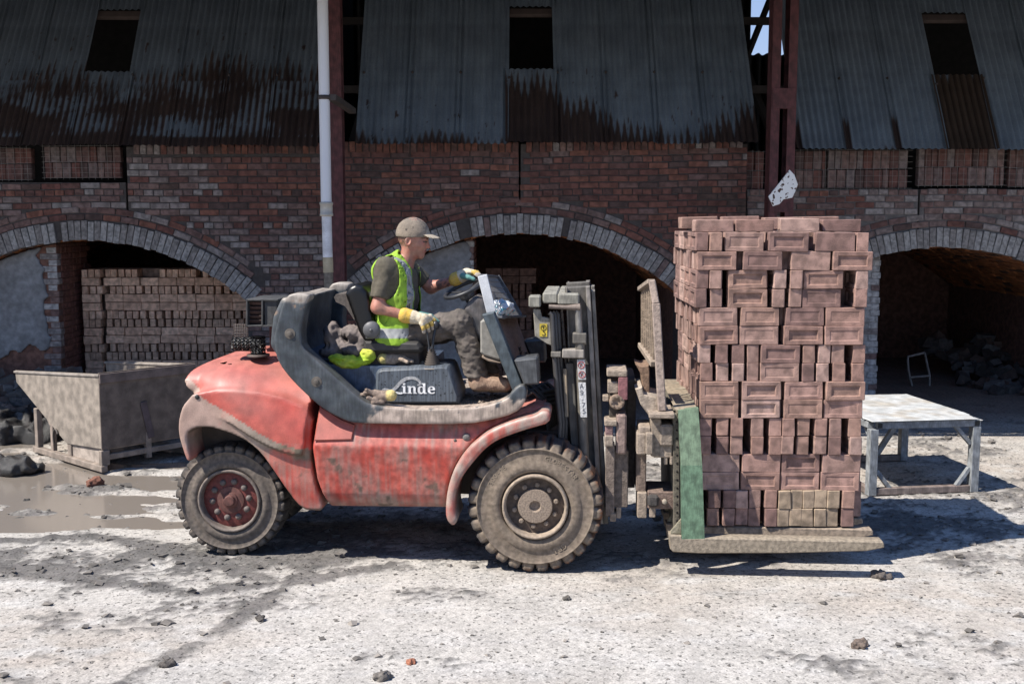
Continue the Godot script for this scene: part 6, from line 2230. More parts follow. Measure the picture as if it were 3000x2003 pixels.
func build_person() -> void:
	var man := thing("person", "man in green hi-vis vest, cap and work gloves driving the forklift", "person", truck_at)
	var neck := [[Vector3(-0.888, 1.928, 0.2), Vector3(-0.848, 2.033, 0.2), 0.066, 0.056]]
	var near_arm := [[Vector3(-0.987, 1.919, 0.375), Vector3(-1.029, 1.662, 0.43), 0.056, 0.045], [Vector3(-1.029, 1.662, 0.43), Vector3(-0.843, 1.604, 0.41), 0.047, 0.033]]
	var far_arm := [[Vector3(-0.895, 1.897, 0.02), Vector3(-0.749, 1.763, -0.03), 0.056, 0.045], [Vector3(-0.749, 1.763, -0.03), Vector3(-0.555, 1.826, 0.06), 0.047, 0.033]]
	var trunk := [[Vector3(-0.946, 1.85, 0.31), Vector3(-0.93, 1.838, 0.09), 0.108, 0.108], [Vector3(-0.933, 1.719, 0.29), Vector3(-0.928, 1.706, 0.11), 0.115, 0.115], [Vector3(-0.935, 1.584, 0.29), Vector3(-0.939, 1.568, 0.11), 0.112, 0.112], [Vector3(-0.986, 1.907, 0.36), Vector3(-0.91, 1.893, 0.04), 0.066, 0.066], [Vector3(-0.948, 1.46, 0.29), Vector3(-0.957, 1.441, 0.11), 0.115, 0.115], [Vector3(-0.901, 1.934, 0.2), Vector3(-0.921, 1.803, 0.2), 0.07, 0.11]]
	var near_leg := [[Vector3(-0.914, 1.454, 0.29), Vector3(-0.511, 1.56, 0.29), 0.088, 0.060], [Vector3(-0.511, 1.56, 0.29), Vector3(-0.404, 1.202, 0.3), 0.058, 0.040]]
	var far_leg := [[Vector3(-0.93, 1.439, 0.09), Vector3(-0.468, 1.521, 0.07), 0.088, 0.060], [Vector3(-0.468, 1.521, 0.07), Vector3(-0.326, 1.156, 0.07), 0.058, 0.040]]
	var feet := [[Vector3(-0.39, 1.157, 0.305), Vector3(-0.224, 1.146, 0.31), 0.046, 0.036], [Vector3(-0.312, 1.116, 0.07), Vector3(-0.152, 1.106, 0.07), 0.046, 0.036]]
	var bones := []
	for b in [neck, near_arm, far_arm, trunk, near_leg, far_leg, feet]:
		bones.append_array(b)
	# the body under the clothes is one surface; the head is meshed finer and overlaps at the neck
	var whole := func(p: Vector3) -> float:
		var d := 1e9
		for b in bones:
			d = smin(d, capsule(p, b[0], b[1], b[2] * 0.86, b[3] * 0.88), 0.03)
		return d
	var skin := func(p: Vector3, n: Vector3) -> Color:
		var c := Color(0.46, 0.235, 0.165).lerp(Color(0.50, 0.20, 0.14), clampf(0.4 + n_spot.get_noise_3dv(p * 0.9), 0, 1))
		if p.x > -0.70 and p.x < -0.55 and p.z < 0.1:  # a tattoo on the far upper arm
			c = c.lerp(Color(0.06, 0.06, 0.07), clampf(n_spot.get_noise_3dv(p * 3.0) * 5.0, 0.0, 0.75) * clampf((-0.585 - p.x) * 40.0, 0.0, 1.0))
		return c
	var face_paint := func(p: Vector3, n: Vector3) -> Color:
		var t := head_local(p)
		var c := Color(0.47, 0.235, 0.165)
		c = c.lerp(Color(0.50, 0.17, 0.12), clampf(0.35 + n_spot.get_noise_3dv(p * 1.5), 0.0, 0.8))
		var beard := clampf((-0.048 - t.y) * 26.0, 0.0, 1.0) * clampf((t.x - 0.0) * 20.0, 0.0, 1.0)
		c = c.lerp(Color(0.30, 0.16, 0.12), beard * 0.4)
		for s in [-1.0, 1.0]:
			var e := Vector2(t.x - 0.085, t.y + 0.004)
			if t.x > 0.06 and absf(t.z - s * 0.033) < 0.019 and absf(t.y + 0.004) < 0.0055:
				c = Color(0.10, 0.06, 0.05)
			if t.x > 0.05 and absf(t.z - s * 0.034) < 0.024 and absf(t.y - 0.019) < 0.005:
				c = c.lerp(Color(0.12, 0.07, 0.045), 0.7)
		if t.x > 0.068 and absf(t.y + 0.063) < 0.009 and absf(t.z) < 0.024:
			c = c.lerp(Color(0.40, 0.12, 0.10), 0.6)
		if t.x > 0.06 and absf(t.y + 0.0628) < 0.003 and absf(t.z) < 0.024:
			c = Color(0.16, 0.05, 0.045)
		if t.x < 0.01 and t.y > -0.055 and t.y < 0.02 and t.x < -0.03:
			c = c.lerp(Color(0.12, 0.085, 0.06), clampf(0.55 + 1.2 * n_spot.get_noise_3dv(p * 5.0), 0.0, 0.9))
		return c
	var flesh := mat([1, 1, 1], 0.55, "mottle", 0.2)
	flesh = flesh.duplicate()
	flesh.subsurf_scatter_enabled = true
	flesh.subsurf_scatter_strength = 0.06
	var body := nets(whole, Vector3(-1.25, 1.05, -0.2), Vector3(-0.1, 2.05, 0.55), 0.0115, skin)
	var neck_top := func(p: Vector3) -> float:
		return smin(head_distance(p), capsule(p, neck[0][0], neck[0][1], 0.057, 0.052), 0.025)
	var head := nets(func(p): return maxf(neck_top.call(p), Vector3(-0.878, 1.952, 0.2).y - p.y), head_c + Vector3(-0.16, -0.2, -0.13), head_c + Vector3(0.16, 0.17, 0.13), 0.0042, face_paint)
	var join := SurfaceTool.new()
	join.append_from(body, 0, Transform3D())
	join.append_from(head, 0, Transform3D())
	put("body", join.commit(), flesh, man)

	# t-shirt
	var torso_bones := trunk.duplicate()
	var sleeves := [[near_arm[0][0], near_arm[0][0].lerp(near_arm[0][1], 0.78), 0.064, 0.061], [far_arm[0][0], far_arm[0][0].lerp(far_arm[0][1], 0.72), 0.064, 0.060]]
	var hips_y := Vector3(-0.952, 1.451, 0.2).y
	var shirt := func(p: Vector3) -> float:
		var d := chain(p, torso_bones, 0.045) - 0.004
		var e := 1e9
		for i in 2:
			var s = sleeves[i]
			var dir: Vector3 = (s[1] - s[0]).normalized()
			var q := capsule(p, s[0], s[1] + dir * 0.05, s[2], s[3])
			q = maxf(q, (p - s[1]).dot(dir))
			e = minf(e, q)
		d = smin(d, e, 0.03) + n_spot.get_noise_3dv(p * 1.2) * 0.006
		d = maxf(d, capsule(p, neck[0][0] + Vector3(0.02, 0.03, 0), neck[0][1], 0.074, 0.07) * -1.0)
		return maxf(d, hips_y + 0.01 - p.y)
	var olive := func(p: Vector3, n: Vector3) -> Color:
		return Color(0.088, 0.076, 0.052).lerp(Color(0.13, 0.112, 0.080), clampf(0.4 + n_dirt.get_noise_3dv(p * 2.0) * 1.2 + 0.2 * n.y, 0, 1))
	put("t_shirt", nets(shirt, Vector3(-1.25, 1.4, -0.2), Vector3(-0.5, 2.05, 0.56), 0.0105, olive, 1.5), mat([1, 1, 1], 0.9, "mottle", 0.15, "rough", 0.4), man)

	# hi-vis vest: an open shell over the shirt
	var hem := Vector3(-1.003, 1.418, 0.3).y
	var vest := func(p: Vector3) -> float:
		var d := chain(p, torso_bones, 0.05) - 0.020 - n_dirt.get_noise_3dv(p * Vector3(2.6, 1.0, 2.2)) * 0.015 - 0.035 * clampf((1.66 - p.y) * 2.5, 0.0, 1.0)
		d = maxf(d, -(d + 0.012))
		# armholes, neck, front opening, hem
		d = maxf(d, 0.088 - Vector2(p.x - near_arm[0][0].x - 0.01, (p.y - near_arm[0][0].y + 0.065) * 0.62).length() if p.z > 0.26 else -1.0)
		d = maxf(d, 0.088 - Vector2(p.x - far_arm[0][0].x, (p.y - far_arm[0][0].y + 0.06) * 0.62).length() if p.z < 0.14 else -1.0)
		d = maxf(d, -capsule(p, neck[0][0] + Vector3(0.045, 0.03, 0), neck[0][1], 0.088, 0.075))
		if p.x > Vector3(-0.915, 1.758, 0.2).x:
			d = maxf(d, 0.125 - 0.05 * clampf((p.y - 1.82) * 6.0, 0.0, 1.0) - absf(p.z - 0.205))
		return maxf(d, hem - 0.07 * (p.x + 1.0) + 0.25 * maxf(0.0, p.x + 0.90) - p.y)
	var front_x := Vector3(-0.954, 1.764, 0.3).x
	var lime := func(p: Vector3, n: Vector3) -> Color:
		var c := Color(0.33, 0.56, 0.035).lerp(Color(0.25, 0.43, 0.04), clampf(0.3 + n_dirt.get_noise_3dv(p * 2.0), 0, 1))
		var grey := Color(0.42, 0.43, 0.42)
		var y := p.y
		if y < hem + 0.105 and y > hem + 0.045:
			c = grey
		elif y < hem + 0.36 and y > hem + 0.31 and p.x < front_x:
			c = grey
		elif absf(absf(p.z - 0.2) - 0.165) < 0.022 and y > hem + 0.1 and p.x > front_x - 0.05:
			c = grey * 0.8
		return c
	put("vest", nets(vest, Vector3(-1.30, 1.3, -0.2), Vector3(-0.55, 2.06, 0.56), 0.009, lime, 1.6), mat([1, 1, 1], 0.75, "mottle", 0.3), man)

	# trousers
	var seat_b := [[Vector3(-0.937, 1.46, 0.29), Vector3(-0.957, 1.441, 0.11), 0.128, 0.128]]
	var leg_bones := []
	for l in [near_leg, far_leg]:
		leg_bones.append([l[0][0], l[0][1], l[0][2] + 0.010, l[0][3] + 0.014])
		leg_bones.append([l[1][0], l[1][1], l[1][2] + 0.016, l[1][3] + 0.026])
	var pants := func(p: Vector3) -> float:
		var d := smin(chain(p, leg_bones, 0.03), chain(p, seat_b, 0.03), 0.05)
		var fold := 1.0 - absf(n_dirt.get_noise_3d(p.x * 2.2 + p.y * 3.4, p.y * 2.6 - p.x * 1.2, p.z * 1.0)) * 2.4
		d -= 0.011 * clampf(fold, 0.0, 1.0)
		d += n_dirt.get_noise_3dv(p * Vector3(3.2, 2.6, 2.0)) * 0.010 + absf(n_spot.get_noise_3dv(p * Vector3(1.0, 0.8, 0.5))) * 0.013 - 0.004
		d = maxf(d, Vector3(-0.395, 1.194, 0.34).y - p.y)
		return maxf(d, p.y - hips_y - 0.10 - maxf(0.0, p.x + 0.90) * 1.2)
	var brown := func(p: Vector3, n: Vector3) -> Color:
		var c := Color(0.085, 0.073, 0.064).lerp(Color(0.185, 0.155, 0.132), clampf(0.45 + n_dirt.get_noise_3dv(p * 1.8) * 1.3, 0, 1))
		var knee: Vector3 = near_leg[0][1] + Vector3(0.045, 0.03, 0.0)
		return c.lerp(Color(0.03, 0.028, 0.027), clampf((0.055 - p.distance_to(knee)) * 60.0, 0.0, 0.9))
	put("trousers", nets(pants, Vector3(-1.2, 1.08, -0.16), Vector3(-0.15, 1.62, 0.56), 0.0095, brown, 1.6), mat([1, 1, 1], 0.92, "mottle", 0.12, "rough", 0.6), man)

	# boots
	for i in 2:
		var an: Vector3 = near_leg[1][1] if i == 0 else far_leg[1][1]
		var heel: Vector3 = feet[i][0]
		var toe: Vector3 = feet[i][1]
		var boot := func(p: Vector3) -> float:
			var d := capsule(p, heel, toe, 0.056, 0.048)
			d = smin(d, capsule(p, an + Vector3(-0.01, 0.03, 0), heel, 0.058, 0.056), 0.03)
			d = maxf(d, heel.y - 0.055 - p.y)
			return d + n_spot.get_noise_3dv(p * 2.0) * 0.005
		var hide := func(p: Vector3, n: Vector3) -> Color:
			if p.y < heel.y - 0.038:
				return Color(0.13, 0.095, 0.07)
			return Color(0.27, 0.165, 0.115).lerp(Color(0.40, 0.28, 0.20), clampf(0.3 + n_dirt.get_noise_3dv(p * 3.0) * 1.4 + 0.3 * n.y, 0, 1))
		put("boot", nets(boot, Vector3(minf(an.x, heel.x) - 0.1, heel.y - 0.09, heel.z - 0.09), Vector3(toe.x + 0.09, an.y + 0.12, heel.z + 0.09), 0.008, hide, 1.5), mat([1, 1, 1], 0.85, "pits", 0.12), man)

	# cap
	var hc := head_c
	var cap := func(p: Vector3) -> float:
		var t := head_local(p)
		var d := ellipsoid(t, Vector3(-0.012, 0.030, 0), Vector3(0.112, 0.112, 0.089))
		d = maxf(d, -(d + 0.008))
		var brow := 0.022 + 0.22 * maxf(0.0, t.x) - 0.10 * maxf(0.0, -t.x)
		d = maxf(d, brow - t.y - 0.012)
		var bill := ellipsoid(t, Vector3(0.105, 0.047 + (t.x - 0.1) * -0.16 - t.z * t.z * 3.0, 0), Vector3(0.075, 0.006, 0.074))
		bill = maxf(bill, 0.055 - t.x)
		return minf(d + n_spot.get_noise_3dv(p * 2.5) * 0.002, bill * 0.8)
	var khaki := func(p: Vector3, n: Vector3) -> Color:
		var t := head_local(p)
		var c := Color(0.29, 0.235, 0.18).lerp(Color(0.20, 0.165, 0.13), clampf(0.4 + n_dirt.get_noise_3dv(p * 3.5) * 1.5, 0, 1))
		if t.x > 0.08:
			c = Color(0.40, 0.34, 0.26)  # bill coloured lighter, its sunlight painted in
			if t.x > 0.165:
				c = Color(0.16, 0.13, 0.10)
		var seam := absf(absf(t.z) - 0.030 * (1.0 - absf(t.x) * 4.0))
		if t.y > 0.07 and seam < 0.004:
			c = c * 0.6
		for e in [Vector3(-0.045, 0.055, 0.08), Vector3(-0.005, 0.075, 0.075)]:
			if t.distance_to(e) < 0.007:
				c = Color(0.04, 0.035, 0.03)
		if t.y > 0.125 and n_spot.get_noise_3dv(p * 6.0) > 0.15:
			c = Color(0.42, 0.16, 0.12) if n_dirt.get_noise_3dv(p * 9.0) > 0.0 else Color(0.05, 0.045, 0.06)
		return c
	put("cap", nets(cap, hc + Vector3(-0.2, -0.08, -0.14), hc + Vector3(0.26, 0.2, 0.14), 0.0045, khaki, 1.9), mat([1, 1, 1], 0.92, "mottle", 0.06), man)

	# gloves with five fingers each
	var near_tips := [[Vector3(-0.74, 1.56, 0.445), Vector3(-0.731, 1.534, 0.45), Vector3(-0.728, 1.507, 0.44)], [Vector3(-0.723, 1.574, 0.428), Vector3(-0.707, 1.546, 0.432), Vector3(-0.701, 1.511, 0.415)], [Vector3(-0.705, 1.587, 0.408), Vector3(-0.683, 1.559, 0.41), Vector3(-0.677, 1.524, 0.392)], [Vector3(-0.695, 1.601, 0.39), Vector3(-0.669, 1.577, 0.385), Vector3(-0.662, 1.547, 0.37)]]
	glove(man, Vector3(-0.855, 1.609, 0.412), Vector3(-0.807, 1.6, 0.412), Vector3(-0.735, 1.586, 0.418), near_tips, [Vector3(-0.759, 1.615, 0.375), Vector3(-0.695, 1.601, 0.355), Vector3(-0.65, 1.566, 0.358)])
	var far_tips := [[Vector3(-0.476, 1.877, 0.105), Vector3(-0.439, 1.873, 0.115), Vector3(-0.41, 1.851, 0.125)], [Vector3(-0.465, 1.878, 0.085), Vector3(-0.428, 1.874, 0.09), Vector3(-0.397, 1.85, 0.1)], [Vector3(-0.458, 1.875, 0.065), Vector3(-0.421, 1.871, 0.068), Vector3(-0.395, 1.842, 0.075)], [Vector3(-0.458, 1.867, 0.045), Vector3(-0.423, 1.861, 0.046), Vector3(-0.402, 1.833, 0.05)]]
	glove(man, Vector3(-0.565, 1.824, 0.06), Vector3(-0.532, 1.841, 0.065), Vector3(-0.489, 1.862, 0.075), far_tips, [Vector3(-0.512, 1.85, 0.115), Vector3(-0.468, 1.842, 0.14), Vector3(-0.435, 1.83, 0.15)])


func glove(man: Node3D, wrist: Vector3, cuff: Vector3, palm: Vector3, fingers: Array, thumb: Array) -> void:
	var bones := []
	for f in fingers:
		bones.append([f[0], f[1], 0.0155, 0.014])
		bones.append([f[1], f[2], 0.014, 0.0125])
	var thumbs := [[thumb[0], thumb[1], 0.018, 0.015], [thumb[1], thumb[2], 0.015, 0.013]]
	var f := func(p: Vector3) -> float:
		var d := smin(capsule(p, wrist, cuff, 0.050, 0.044), capsule(p, cuff, palm, 0.040, 0.038), 0.012)
		for q in fingers:
			d = smin(d, capsule(p, palm, q[0], 0.028, 0.017), 0.012)
		var e := 1e9
		for b in bones:
			e = minf(e, capsule(p, b[0], b[1], b[2], b[3]))
		d = smin(d, e, 0.006)
		for b in thumbs:
			d = smin(d, capsule(p, b[0], b[1], b[2], b[3]), 0.008)
		return d + n_spot.get_noise_3dv(p * 3.0) * 0.002
	var paint := func(p: Vector3, n: Vector3) -> Color:
		var s := n_spot.get_noise_3dv(p * 4.0)
		if (p - cuff).dot((palm - cuff).normalized()) < -0.004:
			return Color(0.74, 0.47, 0.07).lerp(Color(0.62, 0.42, 0.12), clampf(0.4 + s, 0, 1))
		var c := Color(0.70, 0.62, 0.47).lerp(Color(0.58, 0.46, 0.30), clampf(0.3 + s * 1.5, 0, 1))
		var dt := 1e9
		for b in thumbs:
			dt = minf(dt, capsule(p, b[0], b[1], b[2], b[3]))
		if dt < 0.005:
			c = Color(0.12, 0.29, 0.26)
		for q in fingers:
			if p.distance_to(q[1]) < 0.020:
				c = Color(0.66, 0.46, 0.12)
			if p.distance_to(q[2]) < 0.022:
				c = Color(0.46, 0.40, 0.33)
		return c
	var lo := wrist.min(palm)
	var hi := wrist.max(palm)
	for q in fingers:
		lo = lo.min(q[2])
		hi = hi.max(q[2])
	lo = lo.min(thumb[2])
	hi = hi.max(thumb[2])
	put("glove", nets(f, lo - Vector3.ONE * 0.07, hi + Vector3.ONE * 0.07, 0.0042, paint, 1.4), mat([1, 1, 1], 0.9, "mottle", 0.05), man)



# --- other things in the yard -------------------------------------------------------------------------------------
func build_yard() -> void:
	# tipping skip on a welded frame; local x runs to its tip, z to its far side
	var u := Vector3(-0.7469, 0, -0.6650)
	var w := Vector3(0.6650, 0, -0.7469)
	var skip := thing("skip", "grey steel tipping skip with a sloped front on a welded frame", "skip", Transform3D(Basis(u, Vector3.UP, w), Vector3(-3.651, 0.0, -9.583)))
	var iron := mat([1, 1, 1], 0.7, "pits", 1.1, "rough", 0.6)
	var side := [Vector2(-0.03, 0.875), Vector2(-0.03, 0.205), Vector2(0.62, 0.165), Vector2(1.60, 0.64), Vector2(1.62, 0.755)]
	for z in [0.0, 0.94]:
		var m := Maker.new()
		m.tint(Color(0.30, 0.255, 0.215))
		m.prism(side, z - 0.006, z + 0.006, 0.002)
		put("side_plate", m, iron, skip)
		var lip := Maker.new()
		lip.tint(Color(0.30, 0.265, 0.235))
		lip.bar(Vector3(-0.04, 0.86, z), Vector3(1.63, 0.74, z), 0.02, 0.035, 0.003, Vector3.BACK)
		put("rim_bar", lip, iron, skip)
	var back := Maker.new()
	back.tint(Color(0.15, 0.118, 0.10))  # darker than the side plates: the shade on this end is painted in
	back.slab(Vector2(-0.045, 0.20), Vector2(-0.03, 0.885), -0.01, 0.95, 0.002)
	put("end_plate", back, iron, skip)
	var rib := Maker.new()
	rib.tint(Color(0.16, 0.125, 0.11))  # same painted-in shade as the end plate
	rib.slab(Vector2(-0.062, 0.79), Vector2(-0.045, 0.875), -0.01, 0.95, 0.003)
	put("end_rim", rib, iron, skip)
	var slope := Maker.new()
	slope.tint(Color(0.30, 0.25, 0.21))
	slope.prism([Vector2(0.62, 0.165), Vector2(1.60, 0.64), Vector2(1.61, 0.63), Vector2(0.62, 0.153), Vector2(-0.03, 0.19), Vector2(-0.03, 0.205)], 0.006, 0.934, 0.0)
	put("sloped_plate", slope, iron, skip)
	var filler := Maker.new()
	filler.tint(Color(0.25, 0.2, 0.165))
	filler.prism([Vector2(0.0, 0.21), Vector2(0.62, 0.175), Vector2(1.2, 0.45), Vector2(0.02, 0.55)], 0.01, 0.93, 0.0)
	put("skip_contents", filler, mat([1, 1, 1], 0.95, "pits", 0.3, "lumps", 6.0), skip)
	var tone := Color(0.285, 0.235, 0.195)
	for q in [[Vector2(-0.06, 0.0), Vector2(1.27, 0.055), -0.03, 0.03, "skid"], [Vector2(-0.06, 0.0), Vector2(1.27, 0.055), 0.88, 0.94, "skid"], [Vector2(1.16, 0.055), Vector2(1.22, 0.43), -0.025, 0.03, "post"], [Vector2(1.16, 0.055), Vector2(1.22, 0.43), 0.88, 0.935, "post"], [Vector2(-0.05, 0.055), Vector2(0.0, 0.19), -0.02, 0.06, "post"], [Vector2(-0.05, 0.055), Vector2(0.0, 0.30), 0.42, 0.47, "post"], [Vector2(-0.045, 0.10), Vector2(0.0, 0.15), 0.06, 0.92, "rail"], [Vector2(0.55, 0.055), Vector2(0.62, 0.2), 0.0, 0.05, "post"]]:
		var m := Maker.new()
		m.tint(tone)
		m.slab(q[0], q[1], q[2], q[3], 0.004)
		put(q[4], m, iron, skip)
	var strap := Maker.new()
	strap.tint(Color(0.10, 0.075, 0.085))
	strap.bar(Vector3(-0.052, 0.24, 0.47), Vector3(-0.052, 0.58, 0.40), 0.065, 0.012, 0.002, Vector3.LEFT)
	put("strap", strap, iron, skip)
	var leg := Maker.new()
	leg.tint(Color(0.40, 0.34, 0.29))
	leg.prism([Vector2(0.02, 0.055), Vector2(0.60, 0.055), Vector2(0.62, 0.16), Vector2(0.02, 0.195)], 0.015, 0.03, 0.002)
	put("foot_plate", leg, iron, skip)
	var rod := Maker.new()
	rod.tint(Color(0.30, 0.24, 0.2))
	rod.slab(Vector2(0.90, 0.05), Vector2(0.95, 0.30), 0.0, 0.04, 0.003)
	rod.bar(Vector3(0.92, 0.28, 0.02), Vector3(1.05, 0.40, 0.02), 0.04, 0.03)
	put("brace", rod, iron, skip)
	var latch := Maker.new()
	latch.tint(Color(0.12, 0.1, 0.09))
	var loop := []
	for i in 9:
		loop.append(Vector3(0.80 + 0.05 * cos(PI * i / 8.0 - 0.6), 0.19 + 0.09 * sin(PI * i / 8.0 - 0.6), -0.02))
	latch.tube(loop, 0.009, 6)
	put("latch_ring", latch, iron, skip)

	# steel table of square tube with a plate on top
	var t := thing("steel_table", "low bench of square steel tube with a pale dusty plate top", "table", Transform3D(Basis.from_euler(Vector3(0, deg_to_rad(8.0), 0)), Vector3(3.83, 0, -8.83)))
	var tube := mat([1, 1, 1], 0.6, "scratch", 0.4, "rough", 0.8)
	var steel := Color(0.27, 0.285, 0.295)
	var bars := [
		["leg", Vector3(-0.035, 0, -0.035), Vector3(-0.035, 0.545, -0.035), 0.07], ["leg", Vector3(-0.92, 0, -0.035), Vector3(-0.92, 0.545, -0.035), 0.07], ["leg", Vector3(-0.035, 0, -1.21), Vector3(-0.035, 0.545, -1.21), 0.07], ["leg", Vector3(-0.92, 0, -1.21), Vector3(-0.92, 0.545, -1.21), 0.07],
		["rail", Vector3(-0.89, 0.575, -0.035), Vector3(0.0, 0.575, -0.035), 0.058], ["rail", Vector3(-0.89, 0.575, -1.21), Vector3(0.0, 0.575, -1.21), 0.058], ["rail", Vector3(-0.035, 0.572, -0.07), Vector3(-0.035, 0.572, -1.18), 0.055], ["rail", Vector3(-0.92, 0.572, -0.07), Vector3(-0.92, 0.572, -1.18), 0.055],
		["rail", Vector3(-0.88, 0.03, -0.035), Vector3(-0.07, 0.03, -0.035), 0.055], ["rail", Vector3(-0.88, 0.03, -1.21), Vector3(-0.07, 0.03, -1.21), 0.055], ["rail", Vector3(-0.92, 0.03, -0.08), Vector3(-0.92, 0.03, -1.17), 0.055],
		["brace", Vector3(-0.07, 0.40, -0.035), Vector3(-0.22, 0.56, -0.035), 0.035], ["brace", Vector3(-0.89, 0.40, -0.06), Vector3(-0.89, 0.56, -0.25), 0.035], ["brace", Vector3(-0.07, 0.20, -0.036), Vector3(-0.18, 0.05, -0.036), 0.035], ["brace", Vector3(-0.88, 0.20, -0.036), Vector3(-0.76, 0.05, -0.036), 0.035], ["brace", Vector3(-0.10, 0.36, -1.21), Vector3(-0.30, 0.05, -1.21), 0.045], ["brace", Vector3(-0.07, 0.40, -1.20), Vector3(-0.30, 0.56, -1.20), 0.04],
	]
	for q in bars:
		var m := Maker.new()
		m.tint(steel if q[0] != "rail" or q[1].y > 0.1 else Color(0.24, 0.19, 0.165))
		m.bar(q[1], q[2], q[3], q[3], 0.004, Vector3.BACK if absf(q[1].z - q[2].z) < 0.01 else Vector3.UP)
		put(q[0], m, tube, t)
	for x in [-0.035, -0.875]:
		var m := Maker.new()
		m.tint(Color(0.012, 0.012, 0.012))
		m.slab(Vector2(x - 0.018, 0.555), Vector2(x + 0.018, 0.595), -0.004, 0.0005, 0.0)
		put("tube_end", m, tube, t)
	var plate := nets(func(p: Vector3) -> float:
		var bend := 0.03 * pow(clampf((p.x + 0.12) / 0.14, 0.0, 1.0), 2.0) * clampf((p.z + 0.3) * 4.0, 0.0, 1.0)
		var d := (p - Vector3(-0.475, 0.613 - bend * 0.6, -0.62)).abs() - Vector3(0.485, 0.006, 0.635)
		return maxf(d.x, maxf(d.y, d.z)) + n_spot.get_noise_3dv(p) * 0.003, Vector3(-1.0, 0.56, -1.3), Vector3(0.06, 0.65, 0.06), 0.013, func(p: Vector3, _n: Vector3) -> Color:
			return Color(0.52, 0.53, 0.525).lerp(Color(0.44, 0.41, 0.36), clampf(n_dirt.get_noise_3dv(p * 1.2) * 1.8 + 0.2, 0, 1)))
	put("table_plate", plate, mat([1, 1, 1], 0.75, "mottle", 0.8, "rough", 0.8), t)

	# a bare metal frame leaning in the dark of the right arch
	var f := thing("metal_stand", "thin bent metal frame standing in the dark of the right arch", "frame")
	for q in [[Vector3(5.297, 0.392, -14.6), Vector3(5.313, 0.231, -14.6), Vector3(5.346, 0.093, -14.6), Vector3(5.399, -0.093, -14.6)], [Vector3(5.297, 0.392, -14.6), Vector3(5.523, 0.448, -14.6)], [Vector3(5.523, 0.448, -14.6), Vector3(5.567, 0.277, -14.6), Vector3(5.605, 0.139, -14.6), Vector3(5.61, -0.093, -14.6)], [Vector3(5.327, 0.111, -14.6), Vector3(5.6, 0.139, -14.6)]]:
		var m := Maker.new()
		m.tint(Color(0.30, 0.27, 0.24))
		m.tube(q, 0.016, 6)
		put("frame_bar", m, tube, f)


func rock(m: Maker, c: Vector3, s: Vector3, r: RandomNumberGenerator) -> void:  # a broken lump: a box with its corners pulled about
	var b := Basis.from_euler(Vector3(r.randf_range(-0.5, 0.5), r.randf_range(0, TAU), r.randf_range(-0.5, 0.5)))
	var p := []
	for i in 8:
		p.append(c + b * (Vector3(s.x if i & 1 else -s.x, s.y if i & 2 else -s.y, s.z if i & 4 else -s.z) * 0.5 * Vector3(r.randf_range(0.55, 1.1), r.randf_range(0.55, 1.1), r.randf_range(0.55, 1.1))))
	m.flat()
	for q in [[4, 5, 7, 6], [1, 0, 2, 3], [5, 1, 3, 7], [0, 4, 6, 2], [6, 7, 3, 2], [0, 1, 5, 4]]:
		m.tri(p[q[0]], p[q[1]], p[q[2]])
		m.tri(p[q[0]], p[q[2]], p[q[3]])


func clod(c: Vector3, size: float, s: int, tone: Color, wide := 1.6) -> ArrayMesh:
	var n := noise(s, 1.2 / size, 4)
	return nets(func(p: Vector3) -> float:
		return ellipsoid(p, Vector3(0, size * 0.22, 0), Vector3(size * wide * 0.5, size * 0.45, size * 0.55)) + n.get_noise_3dv(p + c) * size * 0.42, Vector3(-size * wide * 0.8, -size * 0.1, -size), Vector3(size * wide * 0.8, size * 1.0, size), size * 0.075, func(p: Vector3, _n: Vector3) -> Color:
			return tone.lerp(tone * 1.8, clampf(0.3 + n.get_noise_3dv(p * 3.0), 0, 1)), 1.8)


